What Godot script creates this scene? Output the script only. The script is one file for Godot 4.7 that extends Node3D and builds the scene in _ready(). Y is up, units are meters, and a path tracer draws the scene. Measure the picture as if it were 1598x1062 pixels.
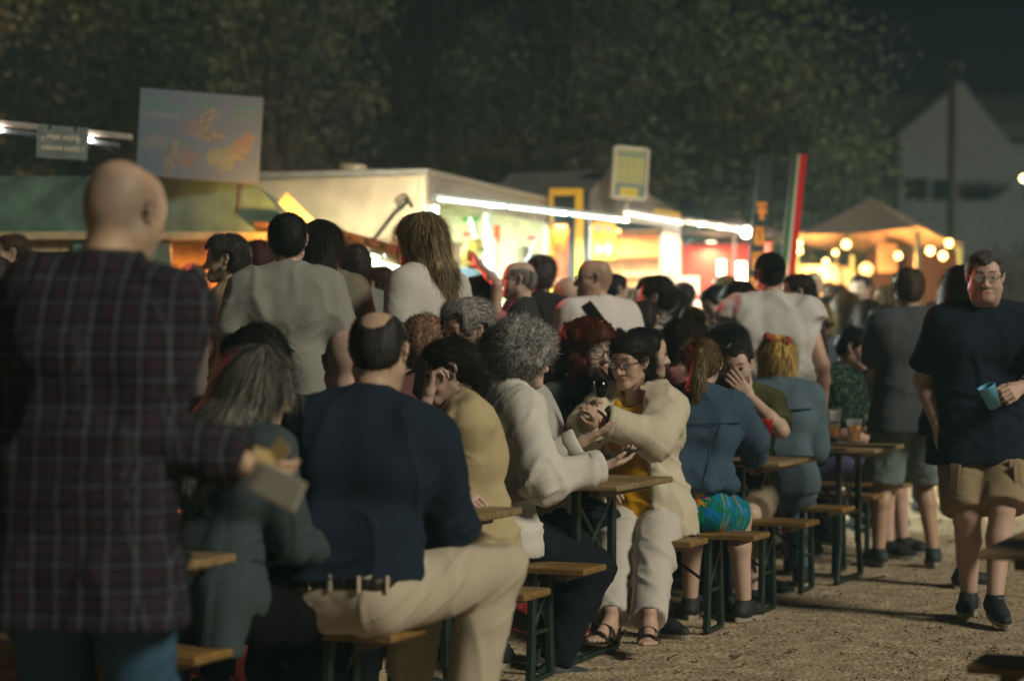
extends Node3D

# ---------------------------------------------------------------- fields and surface nets
class Field:
	var o := Vector3.ZERO
	var c := 0.01
	var nx := 0
	var ny := 0
	var nz := 0
	var g := PackedFloat32Array()

	func _init(lo: Vector3, hi: Vector3, cell: float):
		o = lo
		c = cell
		nx = int(ceil((hi.x - lo.x) / c)) + 1
		ny = int(ceil((hi.y - lo.y) / c)) + 1
		nz = int(ceil((hi.z - lo.z) / c)) + 1
		g.resize(nx * ny * nz)
		g.fill(1.0)

	# a tapered capsule from a to b joined with a smooth minimum; flat: 1 cuts the end at b, 2 the end at a
	func cap(a: Vector3, b: Vector3, r0: float, r1: float, k := 0.02, flat := 0) -> void:
		var rm: float = maxf(r0, r1) + k + c * 2.0
		var m := Vector3(rm, rm, rm)
		var lo := (a.min(b) - m - o) / c
		var hi := (a.max(b) + m - o) / c
		var x0 := clampi(int(lo.x), 0, nx - 1)
		var x1 := clampi(int(hi.x) + 1, 0, nx - 1)
		var y0 := clampi(int(lo.y), 0, ny - 1)
		var y1 := clampi(int(hi.y) + 1, 0, ny - 1)
		var z0 := clampi(int(lo.z), 0, nz - 1)
		var z1 := clampi(int(hi.z) + 1, 0, nz - 1)
		var ba := b - a
		var l2: float = maxf(ba.length_squared(), 1e-9)
		var inv := 1.0 / l2
		var ln := sqrt(l2)
		var dr := r1 - r0
		var far := k + c * 2.0
		var k4 := 0.25 / k
		var px := o.x + x0 * c - a.x
		for z in range(z0, z1 + 1):
			for y in range(y0, y1 + 1):
				var i := (z * ny + y) * nx + x0
				var p := Vector3(px, o.y + y * c - a.y, o.z + z * c - a.z)
				for x in range(x0, x1 + 1):
					var t := p.dot(ba) * inv
					var tc := clampf(t, 0.0, 1.0)
					var d := (p - ba * tc).length() - r0 - dr * tc
					if flat:
						if flat & 1:
							d = maxf(d, (t - 1.0) * ln)
						if flat & 2:
							d = maxf(d, -t * ln)
					if d < far:
						var e := g[i]
						var h := k - absf(d - e)
						if h > 0.0:
							g[i] = minf(d, e) - h * h * k4
						elif d < e:
							g[i] = d
					i += 1
					p.x += c

	func ell(q: Vector3, r: Vector3, k := 0.02) -> void:
		var rr: float = minf(r.x, minf(r.y, r.z))
		var m := r + Vector3.ONE * (k + c * 2.0)
		var lo := (q - m - o) / c
		var hi := (q + m - o) / c
		var k4 := 0.25 / k
		for z in range(clampi(int(lo.z), 0, nz - 1), clampi(int(hi.z) + 1, 0, nz - 1) + 1):
			for y in range(clampi(int(lo.y), 0, ny - 1), clampi(int(hi.y) + 1, 0, ny - 1) + 1):
				for x in range(clampi(int(lo.x), 0, nx - 1), clampi(int(hi.x) + 1, 0, nx - 1) + 1):
					var d := (((o + Vector3(x, y, z) * c) - q) / r).length()
					d = (d - 1.0) * rr
					var i := (z * ny + y) * nx + x
					var e := g[i]
					var h := k - absf(d - e)
					if h > 0.0:
						g[i] = minf(d, e) - h * h * k4
					elif d < e:
						g[i] = d

	func sub(a: Vector3, b: Vector3, r0: float, r1: float, k := 0.01) -> void:
		var rm: float = maxf(r0, r1) + k + c * 2.0
		var m := Vector3(rm, rm, rm)
		var lo := (a.min(b) - m - o) / c
		var hi := (a.max(b) + m - o) / c
		var ba := b - a
		var inv: float = 1.0 / maxf(ba.length_squared(), 1e-9)
		var k4 := 0.25 / k
		for z in range(clampi(int(lo.z), 0, nz - 1), clampi(int(hi.z) + 1, 0, nz - 1) + 1):
			for y in range(clampi(int(lo.y), 0, ny - 1), clampi(int(hi.y) + 1, 0, ny - 1) + 1):
				for x in range(clampi(int(lo.x), 0, nx - 1), clampi(int(hi.x) + 1, 0, nx - 1) + 1):
					var p := o + Vector3(x, y, z) * c - a
					var tc := clampf(p.dot(ba) * inv, 0.0, 1.0)
					var d := r0 + (r1 - r0) * tc - (p - ba * tc).length()
					var i := (z * ny + y) * nx + x
					var e := g[i]
					var h := k - absf(d - e)
					if h > 0.0:
						g[i] = maxf(d, e) + h * h * k4
					elif d > e:
						g[i] = d

	# keeps what lies behind the plane
	func clip(n: Vector3, p: Vector3) -> void:
		var i := 0
		for z in nz:
			for y in ny:
				var d := n.dot(o + Vector3(0, y, z) * c - p)
				var st := n.x * c
				for x in nx:
					if d > g[i]:
						g[i] = d
					d += st
					i += 1

	func at(p: Vector3) -> float:
		var q := (p - o) / c
		var x := int(q.x)
		var y := int(q.y)
		var z := int(q.z)
		if q.x < 0 or q.y < 0 or q.z < 0 or x >= nx - 1 or y >= ny - 1 or z >= nz - 1:
			return 1.0
		var f := q - Vector3(x, y, z)
		var i := (z * ny + y) * nx + x
		var j := i + nx * ny
		return lerpf(lerpf(lerpf(g[i], g[i + 1], f.x), lerpf(g[i + nx], g[i + nx + 1], f.x), f.y), lerpf(lerpf(g[j], g[j + 1], f.x), lerpf(g[j + nx], g[j + nx + 1], f.x), f.y), f.z)

	# the first surface met on the way from p along d
	func hit(p: Vector3, d: Vector3, far := 0.8) -> Vector3:
		var t := 0.0
		while t < far:
			if at(p + d * t) < 0.0:
				return p + d * t
			t += 0.004
		return p + d * far

	func net() -> Array:
		var vs := PackedVector3Array()
		var ns := PackedVector3Array()
		var ix := PackedInt32Array()
		var id := PackedInt32Array()
		id.resize(g.size())
		id.fill(-1)
		var cells := PackedInt32Array()
		var lim := c * 1.8
		var sy := nx
		var sz := nx * ny
		for z in nz - 1:
			for y in ny - 1:
				var i := (z * ny + y) * nx
				for x in nx - 1:
					var v := g[i]
					if v < lim and v > -lim:
						var a1 := g[i + 1]
						var a2 := g[i + sy]
						var a3 := g[i + sy + 1]
						var a4 := g[i + sz]
						var a5 := g[i + sz + 1]
						var a6 := g[i + sz + sy]
						var a7 := g[i + sz + sy + 1]
						var lo := minf(minf(minf(v, a1), minf(a2, a3)), minf(minf(a4, a5), minf(a6, a7)))
						var hi := maxf(maxf(maxf(v, a1), maxf(a2, a3)), maxf(maxf(a4, a5), maxf(a6, a7)))
						if lo < 0.0 and hi >= 0.0:
							var gr := Vector3(a1 + a3 + a5 + a7 - v - a2 - a4 - a6, a2 + a3 + a6 + a7 - v - a1 - a4 - a5, a4 + a5 + a6 + a7 - v - a1 - a2 - a3) * 0.25
							var mean := (v + a1 + a2 + a3 + a4 + a5 + a6 + a7) * 0.125
							var g2: float = maxf(gr.length_squared(), 1e-12)
							var mv := gr * (-mean / g2)
							mv = mv.clamp(Vector3(-0.55, -0.55, -0.55), Vector3(0.55, 0.55, 0.55))
							id[i] = vs.size()
							vs.append(o + (Vector3(x + 0.5, y + 0.5, z + 0.5) + mv) * c)
							ns.append(gr / sqrt(g2))
							cells.append(i)
					i += 1
		for i in cells:
			var v := g[i]
			var neg := v < 0.0
			var q0 := id[i]
			if (g[i + 1] < 0.0) != neg and i - sy - sz >= 0:
				var q1 := id[i - sy]
				var q2 := id[i - sy - sz]
				var q3 := id[i - sz]
				if q1 >= 0 and q2 >= 0 and q3 >= 0:
					if neg:
						ix.append_array([q0, q2, q1, q0, q3, q2])
					else:
						ix.append_array([q0, q1, q2, q0, q2, q3])
			if (g[i + sy] < 0.0) != neg and i - 1 - sz >= 0:
				var q1 := id[i - sz]
				var q2 := id[i - 1 - sz]
				var q3 := id[i - 1]
				if q1 >= 0 and q2 >= 0 and q3 >= 0:
					if neg:
						ix.append_array([q0, q2, q1, q0, q3, q2])
					else:
						ix.append_array([q0, q1, q2, q0, q2, q3])
			if (g[i + sz] < 0.0) != neg and i - 1 - sy >= 0:
				var q1 := id[i - 1]
				var q2 := id[i - 1 - sy]
				var q3 := id[i - sy]
				if q1 >= 0 and q2 >= 0 and q3 >= 0:
					if neg:
						ix.append_array([q0, q2, q1, q0, q3, q2])
					else:
						ix.append_array([q0, q1, q2, q0, q2, q3])
		return [vs, ns, ix]


const CAM_H := 1.37
const FOC := 3400.0
var noise := FastNoiseLite.new()
var noise2 := FastNoiseLite.new()
var rng := RandomNumberGenerator.new()
var mats := {}
var texs := {}
var taken := {}

# ---------------------------------------------------------------- small helpers
func U(px: float, py: float, d: float) -> Vector3:   # where a thing seen at this place of the photograph stands, d metres away
	return Vector3((px - 799.0) * d / FOC, CAM_H - (py - 530.0) * d / FOC, -d)

func numbered(n: String) -> String:
	if not taken.has(n):
		taken[n] = 0
		return n
	taken[n] += 1
	return "%s_%03d" % [n, taken[n]]

func thing(n: String, label: String, cat: String, at := Vector3.ZERO, turn := 0.0, group := "") -> Node3D:
	var o := Node3D.new()
	o.name = numbered(n)
	add_child(o)
	o.position = at
	o.rotation.y = turn
	tag(o, label, cat, group)
	return o

func tag(o: Node3D, label: String, cat: String, group := "") -> Node3D:
	o.set_meta("label", label)
	o.set_meta("category", cat)
	if group:
		o.set_meta("group", group)
	return o

func mi(n: String, m: Mesh, mat: Material, parent: Node3D = null) -> MeshInstance3D:
	var o := MeshInstance3D.new()
	o.mesh = m
	o.material_override = mat
	if parent:
		o.name = n
		parent.add_child(o, true)
	else:
		o.name = numbered(n)
		add_child(o)
	return o

func struct(n: String, m: Mesh, mat: Material) -> MeshInstance3D:
	var o := mi(n, m, mat)
	o.set_meta("kind", "structure")
	return o

func arr(vs: PackedVector3Array, ns: PackedVector3Array, ix: PackedInt32Array, cs := PackedColorArray(), uv := PackedVector2Array()) -> ArrayMesh:
	var a := []
	a.resize(Mesh.ARRAY_MAX)
	a[Mesh.ARRAY_VERTEX] = vs
	if ns.size():
		a[Mesh.ARRAY_NORMAL] = ns
	if cs.size():
		a[Mesh.ARRAY_COLOR] = cs
	if uv.size():
		a[Mesh.ARRAY_TEX_UV] = uv
	if ix.size():
		a[Mesh.ARRAY_INDEX] = ix
	var m := ArrayMesh.new()
	if vs.size() > 2:
		m.add_surface_from_arrays(Mesh.PRIMITIVE_TRIANGLES, a)
	return m

func normals(vs: PackedVector3Array, ix: PackedInt32Array) -> PackedVector3Array:
	var ns := PackedVector3Array()
	ns.resize(vs.size())
	for k in range(0, ix.size(), 3):
		var a := ix[k]
		var b := ix[k + 1]
		var c := ix[k + 2]
		var n := (vs[c] - vs[a]).cross(vs[b] - vs[a])
		ns[a] += n
		ns[b] += n
		ns[c] += n
	for k in ns.size():
		ns[k] = ns[k].normalized()
	return ns

func quad(st: SurfaceTool, a: Vector3, b: Vector3, c: Vector3, d: Vector3) -> void:   # clockwise seen from the front
	for p in [a, b, c, a, c, d]:
		st.add_vertex(p)

func begin(flat := true) -> SurfaceTool:
	var st := SurfaceTool.new()
	st.begin(Mesh.PRIMITIVE_TRIANGLES)
	st.set_smooth_group(-1 if flat else 0)
	return st

func done(st: SurfaceTool) -> ArrayMesh:
	st.generate_normals()
	return st.commit()

# a box with chamfered edges
func bx(st: SurfaceTool, size: Vector3, at := Vector3.ZERO, b := Basis(), ch := 0.004) -> void:
	var h := size * 0.5
	ch = minf(ch, minf(h.x, minf(h.y, h.z)) * 0.6)
	var P := {}
	for sx in [-1, 1]:
		for sy in [-1, 1]:
			for sz in [-1, 1]:
				for ax in 3:
					var p := Vector3(sx * h.x, sy * h.y, sz * h.z)
					for q in 3:
						if q != ax:
							p[q] -= signf(p[q]) * ch
					P[[sx, sy, sz, ax]] = at + b * p
	var S := func(s, ax): return [s[0], s[1], s[2], ax]
	for ax in 3:
		for s in [-1, 1]:
			var u := (ax + 1) % 3
			var v := (ax + 2) % 3
			var c := []
			for w in [[-1, -1], [1, -1], [1, 1], [-1, 1]]:
				var k := [0, 0, 0]
				k[ax] = s
				k[u] = w[0]
				k[v] = w[1]
				c.append(P[[k[0], k[1], k[2], ax]])
			if s < 0:
				quad(st, c[0], c[1], c[2], c[3])
			else:
				quad(st, c[3], c[2], c[1], c[0])
	for ax in 3:
		var u := (ax + 1) % 3
		var v := (ax + 2) % 3
		for su in [-1, 1]:
			for sv in [-1, 1]:
				var k0 := [0, 0, 0]
				k0[ax] = -1
				k0[u] = su
				k0[v] = sv
				var k1 := k0.duplicate()
				k1[ax] = 1
				var a = P[[k0[0], k0[1], k0[2], u]]
				var e = P[[k1[0], k1[1], k1[2], u]]
				var f = P[[k1[0], k1[1], k1[2], v]]
				var g = P[[k0[0], k0[1], k0[2], v]]
				if su * sv > 0:
					quad(st, a, e, f, g)
				else:
					quad(st, g, f, e, a)
	for sx in [-1, 1]:
		for sy in [-1, 1]:
			for sz in [-1, 1]:
				var t := [P[[sx, sy, sz, 0]], P[[sx, sy, sz, 1]], P[[sx, sy, sz, 2]]]
				if sx * sy * sz > 0:
					t.reverse()
				for p in t:
					st.add_vertex(p)

func boxm(size: Vector3, ch := 0.004) -> ArrayMesh:
	var st := begin()
	bx(st, size, Vector3.ZERO, Basis(), ch)
	return done(st)

func between(a: Vector3, b: Vector3, up := Vector3.UP) -> Basis:   # x along a to b
	var x := (b - a).normalized()
	if absf(x.dot(up)) > 0.99:
		up = Vector3.RIGHT
	var z := x.cross(up).normalized()
	return Basis(x, z.cross(x), z)

func bar(st: SurfaceTool, a: Vector3, b: Vector3, w: float, h: float, up := Vector3.UP) -> void:
	bx(st, Vector3(a.distance_to(b), h, w), (a + b) * 0.5, between(a, b, up), 0.003)

func tube(st: SurfaceTool, pts: Array, r, sides := 6, closed := false) -> void:
	var n := pts.size()
	var rings := []
	var up := Vector3(0.13, 0.97, 0.2).normalized()
	for i in n:
		var a: Vector3 = pts[(i - 1 + n) % n] if (i > 0 or closed) else pts[0]
		var b: Vector3 = pts[(i + 1) % n] if (i < n - 1 or closed) else pts[n - 1]
		var t := (b - a).normalized()
		var x := t.cross(up)
		if x.length() < 0.05:
			x = t.cross(Vector3.RIGHT)
		x = x.normalized()
		up = x.cross(t).normalized()
		var rr: float = r[i] if r is Array else r
		var ring := []
		for k in sides:
			var w := TAU * k / sides
			ring.append(pts[i] + (x * cos(w) + up * sin(w)) * rr)
		rings.append(ring)
	for i in (n if closed else n - 1):
		var p: Array = rings[i]
		var q: Array = rings[(i + 1) % n]
		for k in sides:
			quad(st, p[k], q[k], q[(k + 1) % sides], p[(k + 1) % sides])
	if not closed:
		for e in [0, n - 1]:
			for k in range(1, sides - 1):
				var t := [rings[e][0], rings[e][k], rings[e][k + 1]]
				if e == 0:
					t.reverse()
				for p in t:
					st.add_vertex(p)

# rings of [radius, height] turned about y
func lathe(st: SurfaceTool, prof: Array, sides := 20, at := Vector3.ZERO, b := Basis()) -> void:
	for i in prof.size() - 1:
		for k in sides:
			var w0 := TAU * k / sides
			var w1 := TAU * (k + 1) / sides
			var f := func(pr, w): return at + b * Vector3(cos(w) * pr[0], pr[1], sin(w) * pr[0])
			quad(st, f.call(prof[i], w0), f.call(prof[i + 1], w0), f.call(prof[i + 1], w1), f.call(prof[i], w1))

# a flat outline with thickness, standing in the x-y plane
func slab(st: SurfaceTool, poly: PackedVector2Array, t: float, at := Vector3.ZERO, b := Basis()) -> void:
	var ix := Geometry2D.triangulate_polygon(poly)
	for s in [-1, 1]:
		for k in range(0, ix.size(), 3):
			var tri := [ix[k], ix[k + 1], ix[k + 2]]
			if s < 0:
				tri.reverse()
			for i in tri:
				st.add_vertex(at + b * Vector3(poly[i].x, poly[i].y, s * t * 0.5))
	for i in poly.size():
		var p := poly[i]
		var q := poly[(i + 1) % poly.size()]
		quad(st, at + b * Vector3(p.x, p.y, t * 0.5), at + b * Vector3(p.x, p.y, -t * 0.5), at + b * Vector3(q.x, q.y, -t * 0.5), at + b * Vector3(q.x, q.y, t * 0.5))

# ---------------------------------------------------------------- materials
func ntex(key: String, freq: float, lo: float, hi: float, oct := 4, size := 256, normal := false, typ := FastNoiseLite.TYPE_SIMPLEX_SMOOTH) -> Texture2D:
	if texs.has(key):
		return texs[key]
	var f := FastNoiseLite.new()
	f.seed = hash(key) % 10000
	f.noise_type = typ
	f.frequency = freq
	f.fractal_octaves = oct
	var t := NoiseTexture2D.new()
	t.width = size
	t.height = size
	t.seamless = true
	t.generate_mipmaps = false
	t.noise = f
	if normal:
		t.as_normal_map = true
		t.bump_strength = hi
	else:
		var gr := Gradient.new()
		gr.set_color(0, Color(lo, lo, lo))
		gr.set_color(1, Color(hi, hi, hi))
		t.color_ramp = gr
	texs[key] = t
	return t

func plain(key: String, col: Color, rough := 0.7, metal := 0.0) -> StandardMaterial3D:
	var k := "p:" + key
	if mats.has(k):
		return mats[k]
	var m := StandardMaterial3D.new()
	m.resource_name = key
	m.albedo_color = col
	m.roughness = rough
	m.metallic = metal
	mats[k] = m
	return m

func worn(key: String, col: Color, rough := 0.6, metal := 0.0, scale := 1.5, lo := 0.72) -> StandardMaterial3D:   # paint with uneven tone
	var k := "w:" + key
	if mats.has(k):
		return mats[k]
	var m := plain("worn " + key, col, rough, metal)
	m.albedo_texture = ntex("wear%d" % int(lo * 100), 0.02, lo, 1.0, 5)
	m.uv1_triplanar = true
	m.uv1_scale = Vector3.ONE * scale
	m.roughness_texture = ntex("rgh", 0.03, 0.75, 1.0)
	mats[k] = m
	return m

func cloth(col: Color, kind := "plain") -> StandardMaterial3D:
	var k := "c:%s%s" % [col.to_html(), kind]
	if mats.has(k):
		return mats[k]
	var m := StandardMaterial3D.new()
	m.resource_name = "cloth"
	m.albedo_color = col
	m.roughness = 0.92
	m.metallic_specular = 0.25
	m.uv1_triplanar = true
	m.uv1_scale = Vector3.ONE * 9.0
	m.albedo_texture = ntex("cloth", 0.09, 0.84, 1.0, 5)
	m.normal_enabled = true
	m.normal_texture = ntex("clothn", 0.12, 0.0, 3.0, 3, 256, true)
	m.normal_scale = 0.18
	if kind == "knit":
		m.uv1_scale = Vector3.ONE * 6.0
		m.normal_scale = 0.8
	elif kind == "denim":
		m.albedo_texture = ntex("denim", 0.07, 0.42, 1.0, 6)
	elif kind != "plain":
		m.albedo_texture = print_tex(kind)
		m.uv1_scale = Vector3.ONE * (4.1 if kind == "plaid" else 2.6)
		m.albedo_color = col
	mats[k] = m
	return m

func glow(key: String, col: Color, e: float) -> StandardMaterial3D:
	var k := "g:" + key
	if mats.has(k):
		return mats[k]
	var m := plain("glow " + key, Color(0.9, 0.9, 0.9), 0.5)
	m.emission_enabled = true
	m.emission = col
	m.emission_energy_multiplier = e
	mats[k] = m
	return m

func print_tex(kind: String) -> Texture2D:
	if texs.has(kind):
		return texs[kind]
	var n := 512
	var im := Image.create(n, n, false, Image.FORMAT_RGB8)
	var r := RandomNumberGenerator.new()
	r.seed = hash(kind)
	if kind == "plaid":   # four repeats of a check: dark wine and black with pale and blue lines
		var line := func(t: float, c: float, w: float): return clampf(1.0 - absf(t - c) / w, 0.0, 1.0)
		for y in n:
			for x in n:
				var u := fmod(x * 4.0 / n, 1.0)
				var v := fmod(y * 4.0 / n, 1.0)
				var red := 0.5 * (float(u > 0.25 and u < 0.75) + float(v > 0.25 and v < 0.75))
				var c := Color(0.095, 0.11, 0.135).lerp(Color(0.175, 0.115, 0.14), red)
				var pale: float = line.call(u, 0.06, 0.05) + line.call(v, 0.06, 0.045) * 0.7
				var blue: float = line.call(u, 0.5, 0.045) + line.call(v, 0.5, 0.045)
				c = c.lerp(Color(0.20, 0.25, 0.30), minf(blue, 1.0) * 0.6)
				c = c.lerp(Color(0.50, 0.55, 0.55), minf(pale, 1.0) * 0.75)
				var f := 0.9 + 0.2 * r.randf()
				im.set_pixel(x, y, c * f)
	elif kind == "tropical":
		im.fill(Color(0.05, 0.42, 0.62))
		for y in n:
			for x in n:
				var k := noise.get_noise_2d(x * 1.2 + 900, y * 1.2)
				if k > 0.0:
					im.set_pixel(x, y, Color(0.08, 0.52, 0.30).lerp(Color(0.03, 0.30, 0.25), 0.5 + 0.5 * sin(x * 0.3)))
		for f in 7:
			var cx := 40.0 + 430.0 * r.randf()
			var cy := 40.0 + 430.0 * r.randf()
			var cols := [Color(0.95, 0.55, 0.10), Color(0.95, 0.75, 0.15), Color(0.90, 0.30, 0.12)]
			for q in 9:
				var a := TAU * r.randf()
				var L := 60.0 + 60.0 * r.randf()
				var bend := r.randf_range(-0.8, 0.8)
				for t in 60:
					var tt := t / 60.0
					var aa := a + bend * tt
					var w := int(9.0 * sin(PI * tt) + 1)
					im.fill_rect(Rect2i(int(cx + cos(aa) * L * tt) - w / 2, int(cy + sin(aa) * L * tt) - w / 2, w, w), cols[q % 3] * (0.8 + 0.2 * r.randf()))
	else:   # bold leafy or blotted patterns
		var A := Color(0.08, 0.09, 0.10)
		var B := Color(0.75, 0.72, 0.68)
		var th := 0.15
		if kind == "camo":
			A = Color(0.07, 0.15, 0.13)
			B = Color(0.55, 0.56, 0.50)
			th = 0.32
		elif kind == "floral":
			A = Color(0.10, 0.08, 0.10)
			B = Color(0.55, 0.30, 0.42)
		elif kind == "stripe":
			for y in n:
				im.fill_rect(Rect2i(0, y, n, 1), Color(0.75, 0.75, 0.72) if (y * 16 / n) % 2 == 0 else Color(0.25, 0.28, 0.34))
		if kind != "stripe":
			for y in n:
				for x in n:
					var k := noise.get_noise_2d(x * 2.2 + 100, y * 2.2) + 0.3 * noise.get_noise_2d(x * 7.0, y * 7.0)
					im.set_pixel(x, y, B if k > th else A)
	texs[kind] = ImageTexture.create_from_image(im)
	return texs[kind]

# ---------------------------------------------------------------- heads, hands, hair, feet: built once in their own frames
var heads := {}
var hands := {}
var hairs := {}

# eyes at y = 0, crown at 0.115, chin at -0.12, face towards +z; colours: r lips, g brow, b beard, a scalp
func head_mesh(kind: String, cell: float) -> Array:
	var key := "%s%.4f" % [kind, cell]
	if heads.has(key):
		return heads[key]
	var fem := kind == "woman"
	var f := Field.new(Vector3(-0.12, -0.19, -0.13), Vector3(0.12, 0.13, 0.14), cell)
	var V := func(x, y, z): return Vector3(x, y, z)
	f.cap(Vector3(0, 0.035, -0.03), Vector3(0, 0.035, 0.018), 0.078, 0.074, 0.02)
	f.cap(Vector3(0, -0.01, -0.045), Vector3(0, -0.02, 0.01), 0.064, 0.062, 0.03)
	f.cap(Vector3(0, 0.0, 0.03), Vector3(0, -0.07, 0.04), 0.062, 0.042, 0.03)
	var jw := 0.046 if not fem else 0.041
	for s in [-1.0, 1.0]:
		f.cap(Vector3(s * jw, -0.06, 0.0), Vector3(s * 0.012, -0.098, 0.068), 0.026, 0.019, 0.03)
		f.cap(Vector3(s * 0.041, -0.022, 0.055), Vector3(s * 0.035, -0.045, 0.06), 0.026, 0.024, 0.02)
		if kind == "stout":
			f.cap(Vector3(s * 0.045, -0.055, 0.02), Vector3(s * 0.04, -0.08, 0.03), 0.033, 0.03, 0.03)
	f.cap(Vector3(-0.012, -0.101, 0.072), Vector3(0.012, -0.101, 0.072), 0.017, 0.017, 0.02)
	if kind == "stout":
		f.cap(Vector3(-0.03, -0.115, 0.02), Vector3(0.03, -0.115, 0.02), 0.034, 0.034, 0.03)
	f.cap(Vector3(-0.034, 0.02, 0.074), Vector3(0.034, 0.02, 0.074), 0.015, 0.015, 0.015)
	for s in [-1.0, 1.0]:
		f.sub(Vector3(s * 0.032, 0.0, 0.112), Vector3(s * 0.034, 0.0, 0.112), 0.021, 0.021, 0.014)
	for s in [-1.0, 1.0]:
		f.cap(Vector3(s * 0.020, 0.0066, 0.090), Vector3(s * 0.044, 0.0055, 0.081), 0.0055, 0.005, 0.004)
		f.cap(Vector3(s * 0.021, -0.0085, 0.087), Vector3(s * 0.042, -0.0085, 0.081), 0.0045, 0.004, 0.004)
	f.cap(Vector3(0, 0.008, 0.083), Vector3(0, -0.036, 0.106), 0.0085, 0.012, 0.012)
	f.cap(Vector3(0, -0.036, 0.104), Vector3(0, -0.04, 0.108), 0.0115, 0.012, 0.008)
	for s in [-1.0, 1.0]:
		f.cap(Vector3(s * 0.009, -0.041, 0.094), Vector3(s * 0.012, -0.043, 0.092), 0.010, 0.009, 0.008)
	f.cap(Vector3(-0.025, -0.07, 0.079), Vector3(0.025, -0.07, 0.079), 0.007, 0.007, 0.012)
	f.cap(Vector3(-0.016, -0.068, 0.0885), Vector3(0.016, -0.068, 0.0885), 0.006, 0.006, 0.008)
	f.cap(Vector3(-0.014, -0.079, 0.086), Vector3(0.014, -0.079, 0.086), 0.0085, 0.0085, 0.008)
	f.sub(Vector3(-0.024, -0.0732, 0.097), Vector3(0.024, -0.0732, 0.097), 0.0035, 0.0035, 0.003)
	for s in [-1.0, 1.0]:   # ears
		var pts := [V.call(0.073, -0.028, 0.006), V.call(0.08, -0.02, -0.004), V.call(0.087, 0.0, -0.014), V.call(0.087, 0.02, -0.012), V.call(0.08, 0.027, 0.0), V.call(0.074, 0.018, 0.008)]
		for k in pts.size() - 1:
			f.cap(pts[k] * Vector3(s, 1, 1), pts[k + 1] * Vector3(s, 1, 1), 0.0065, 0.0065, 0.006)
		f.cap(Vector3(s * 0.077, -0.02, -0.002), Vector3(s * 0.08, 0.012, -0.006), 0.006, 0.006, 0.006)
	f.cap(Vector3(0, -0.05, -0.022), Vector3(0, -0.19, -0.035), 0.05 if fem else 0.056, 0.052 if fem else 0.062, 0.03)
	f.clip(Vector3(0, -1, 0), Vector3(0, -0.175, 0))
	var m := f.net()
	var cs := PackedColorArray()
	for p in m[0]:
		var lip := smoothstep(0.011, 0.006, absf(p.y + 0.0735)) * smoothstep(0.030, 0.021, absf(p.x)) * smoothstep(0.076, 0.083, p.z)
		var bx_: float = absf(p.x)
		var brow := smoothstep(0.0055, 0.003, absf(p.y - 0.022 - 0.006 * sin((bx_ - 0.012) * 60.0))) * smoothstep(0.008, 0.013, bx_) * smoothstep(0.054, 0.046, bx_) * smoothstep(0.045, 0.06, p.z)
		var beard := smoothstep(-0.035, -0.06, p.y) * smoothstep(-0.01, 0.02, p.z) * smoothstep(-0.15, -0.125, p.y) * (1.0 - lip)
		var scalp := smoothstep(-0.075, -0.045, p.y) * (1.0 - 0.85 * smoothstep(0.035, 0.085, p.y + 0.2 * p.z)) * smoothstep(0.045, 0.01, p.z)
		cs.append(Color(lip, brow, beard, scalp))
	m.append(cs)
	heads[key] = m
	return m

# wrist at the origin, fingers along +y, palm towards +z, thumb on +x (a right hand)
func hand_mesh(pose: String, cell: float) -> Array:
	var key := "%s%.4f" % [pose, cell]
	if hands.has(key):
		return hands[key]
	var f := Field.new(Vector3(-0.075, -0.05, -0.05), Vector3(0.1, 0.22, 0.13), cell)
	f.cap(Vector3(0, -0.04, 0), Vector3(0, 0.01, 0), 0.027, 0.026, 0.01)
	for k in 4:
		f.cap(Vector3(lerpf(-0.012, 0.012, k / 3.0), 0.012, 0), Vector3(lerpf(-0.028, 0.028, k / 3.0), 0.082, 0.0), 0.0165, 0.0115, 0.016)
	f.cap(Vector3(0.02, 0.02, 0.006), Vector3(0.034, 0.048, 0.016), 0.017, 0.013, 0.014)
	var bends := {"flat": [0.08, 0.1, 0.05], "relaxed": [0.35, 0.5, 0.3], "grip": [0.75, 1.0, 0.7], "fist": [1.35, 1.5, 1.0]}
	var b: Array = bends[pose]
	for k in 4:
		var x := lerpf(-0.03, 0.03, k / 3.0)
		var L: float = [0.066, 0.082, 0.088, 0.08][k]
		var p := Vector3(x, 0.088, 0.0)
		var a := 0.0
		var spread := lerpf(-0.12, 0.10, k / 3.0) * (1.0 if pose == "flat" else 0.5)
		var rr := [0.0075, 0.0088, 0.0092, 0.009][k] as float
		for j in 3:
			a += b[j] * (1.0 + 0.12 * (1.5 - k))
			var q: Vector3 = p + Vector3(sin(spread) * cos(a), cos(a), sin(a)) * L * [0.46, 0.31, 0.23][j]
			f.cap(p, q, rr * [1.05, 0.97, 0.9][j], rr * [0.97, 0.9, 0.78][j], 0.004)
			p = q
	var tp := Vector3(0.03, 0.04, 0.012)
	var close: float = {"flat": 0.1, "relaxed": 0.35, "grip": 0.8, "fist": 1.1}[pose]
	var td := Vector3(0.75, 0.66, 0.15).lerp(Vector3(0.2, 0.6, 0.9), close * 0.8).normalized()
	var q1 := tp + td * 0.036
	var q2 := q1 + td.lerp(Vector3(-0.3, 0.9, 0.5), 0.25 + 0.35 * close).normalized() * 0.03
	f.cap(tp, q1, 0.0125, 0.0105, 0.008)
	f.cap(q1, q2, 0.0105, 0.0085, 0.004)
	hands[key] = f.net()
	return hands[key]

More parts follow.
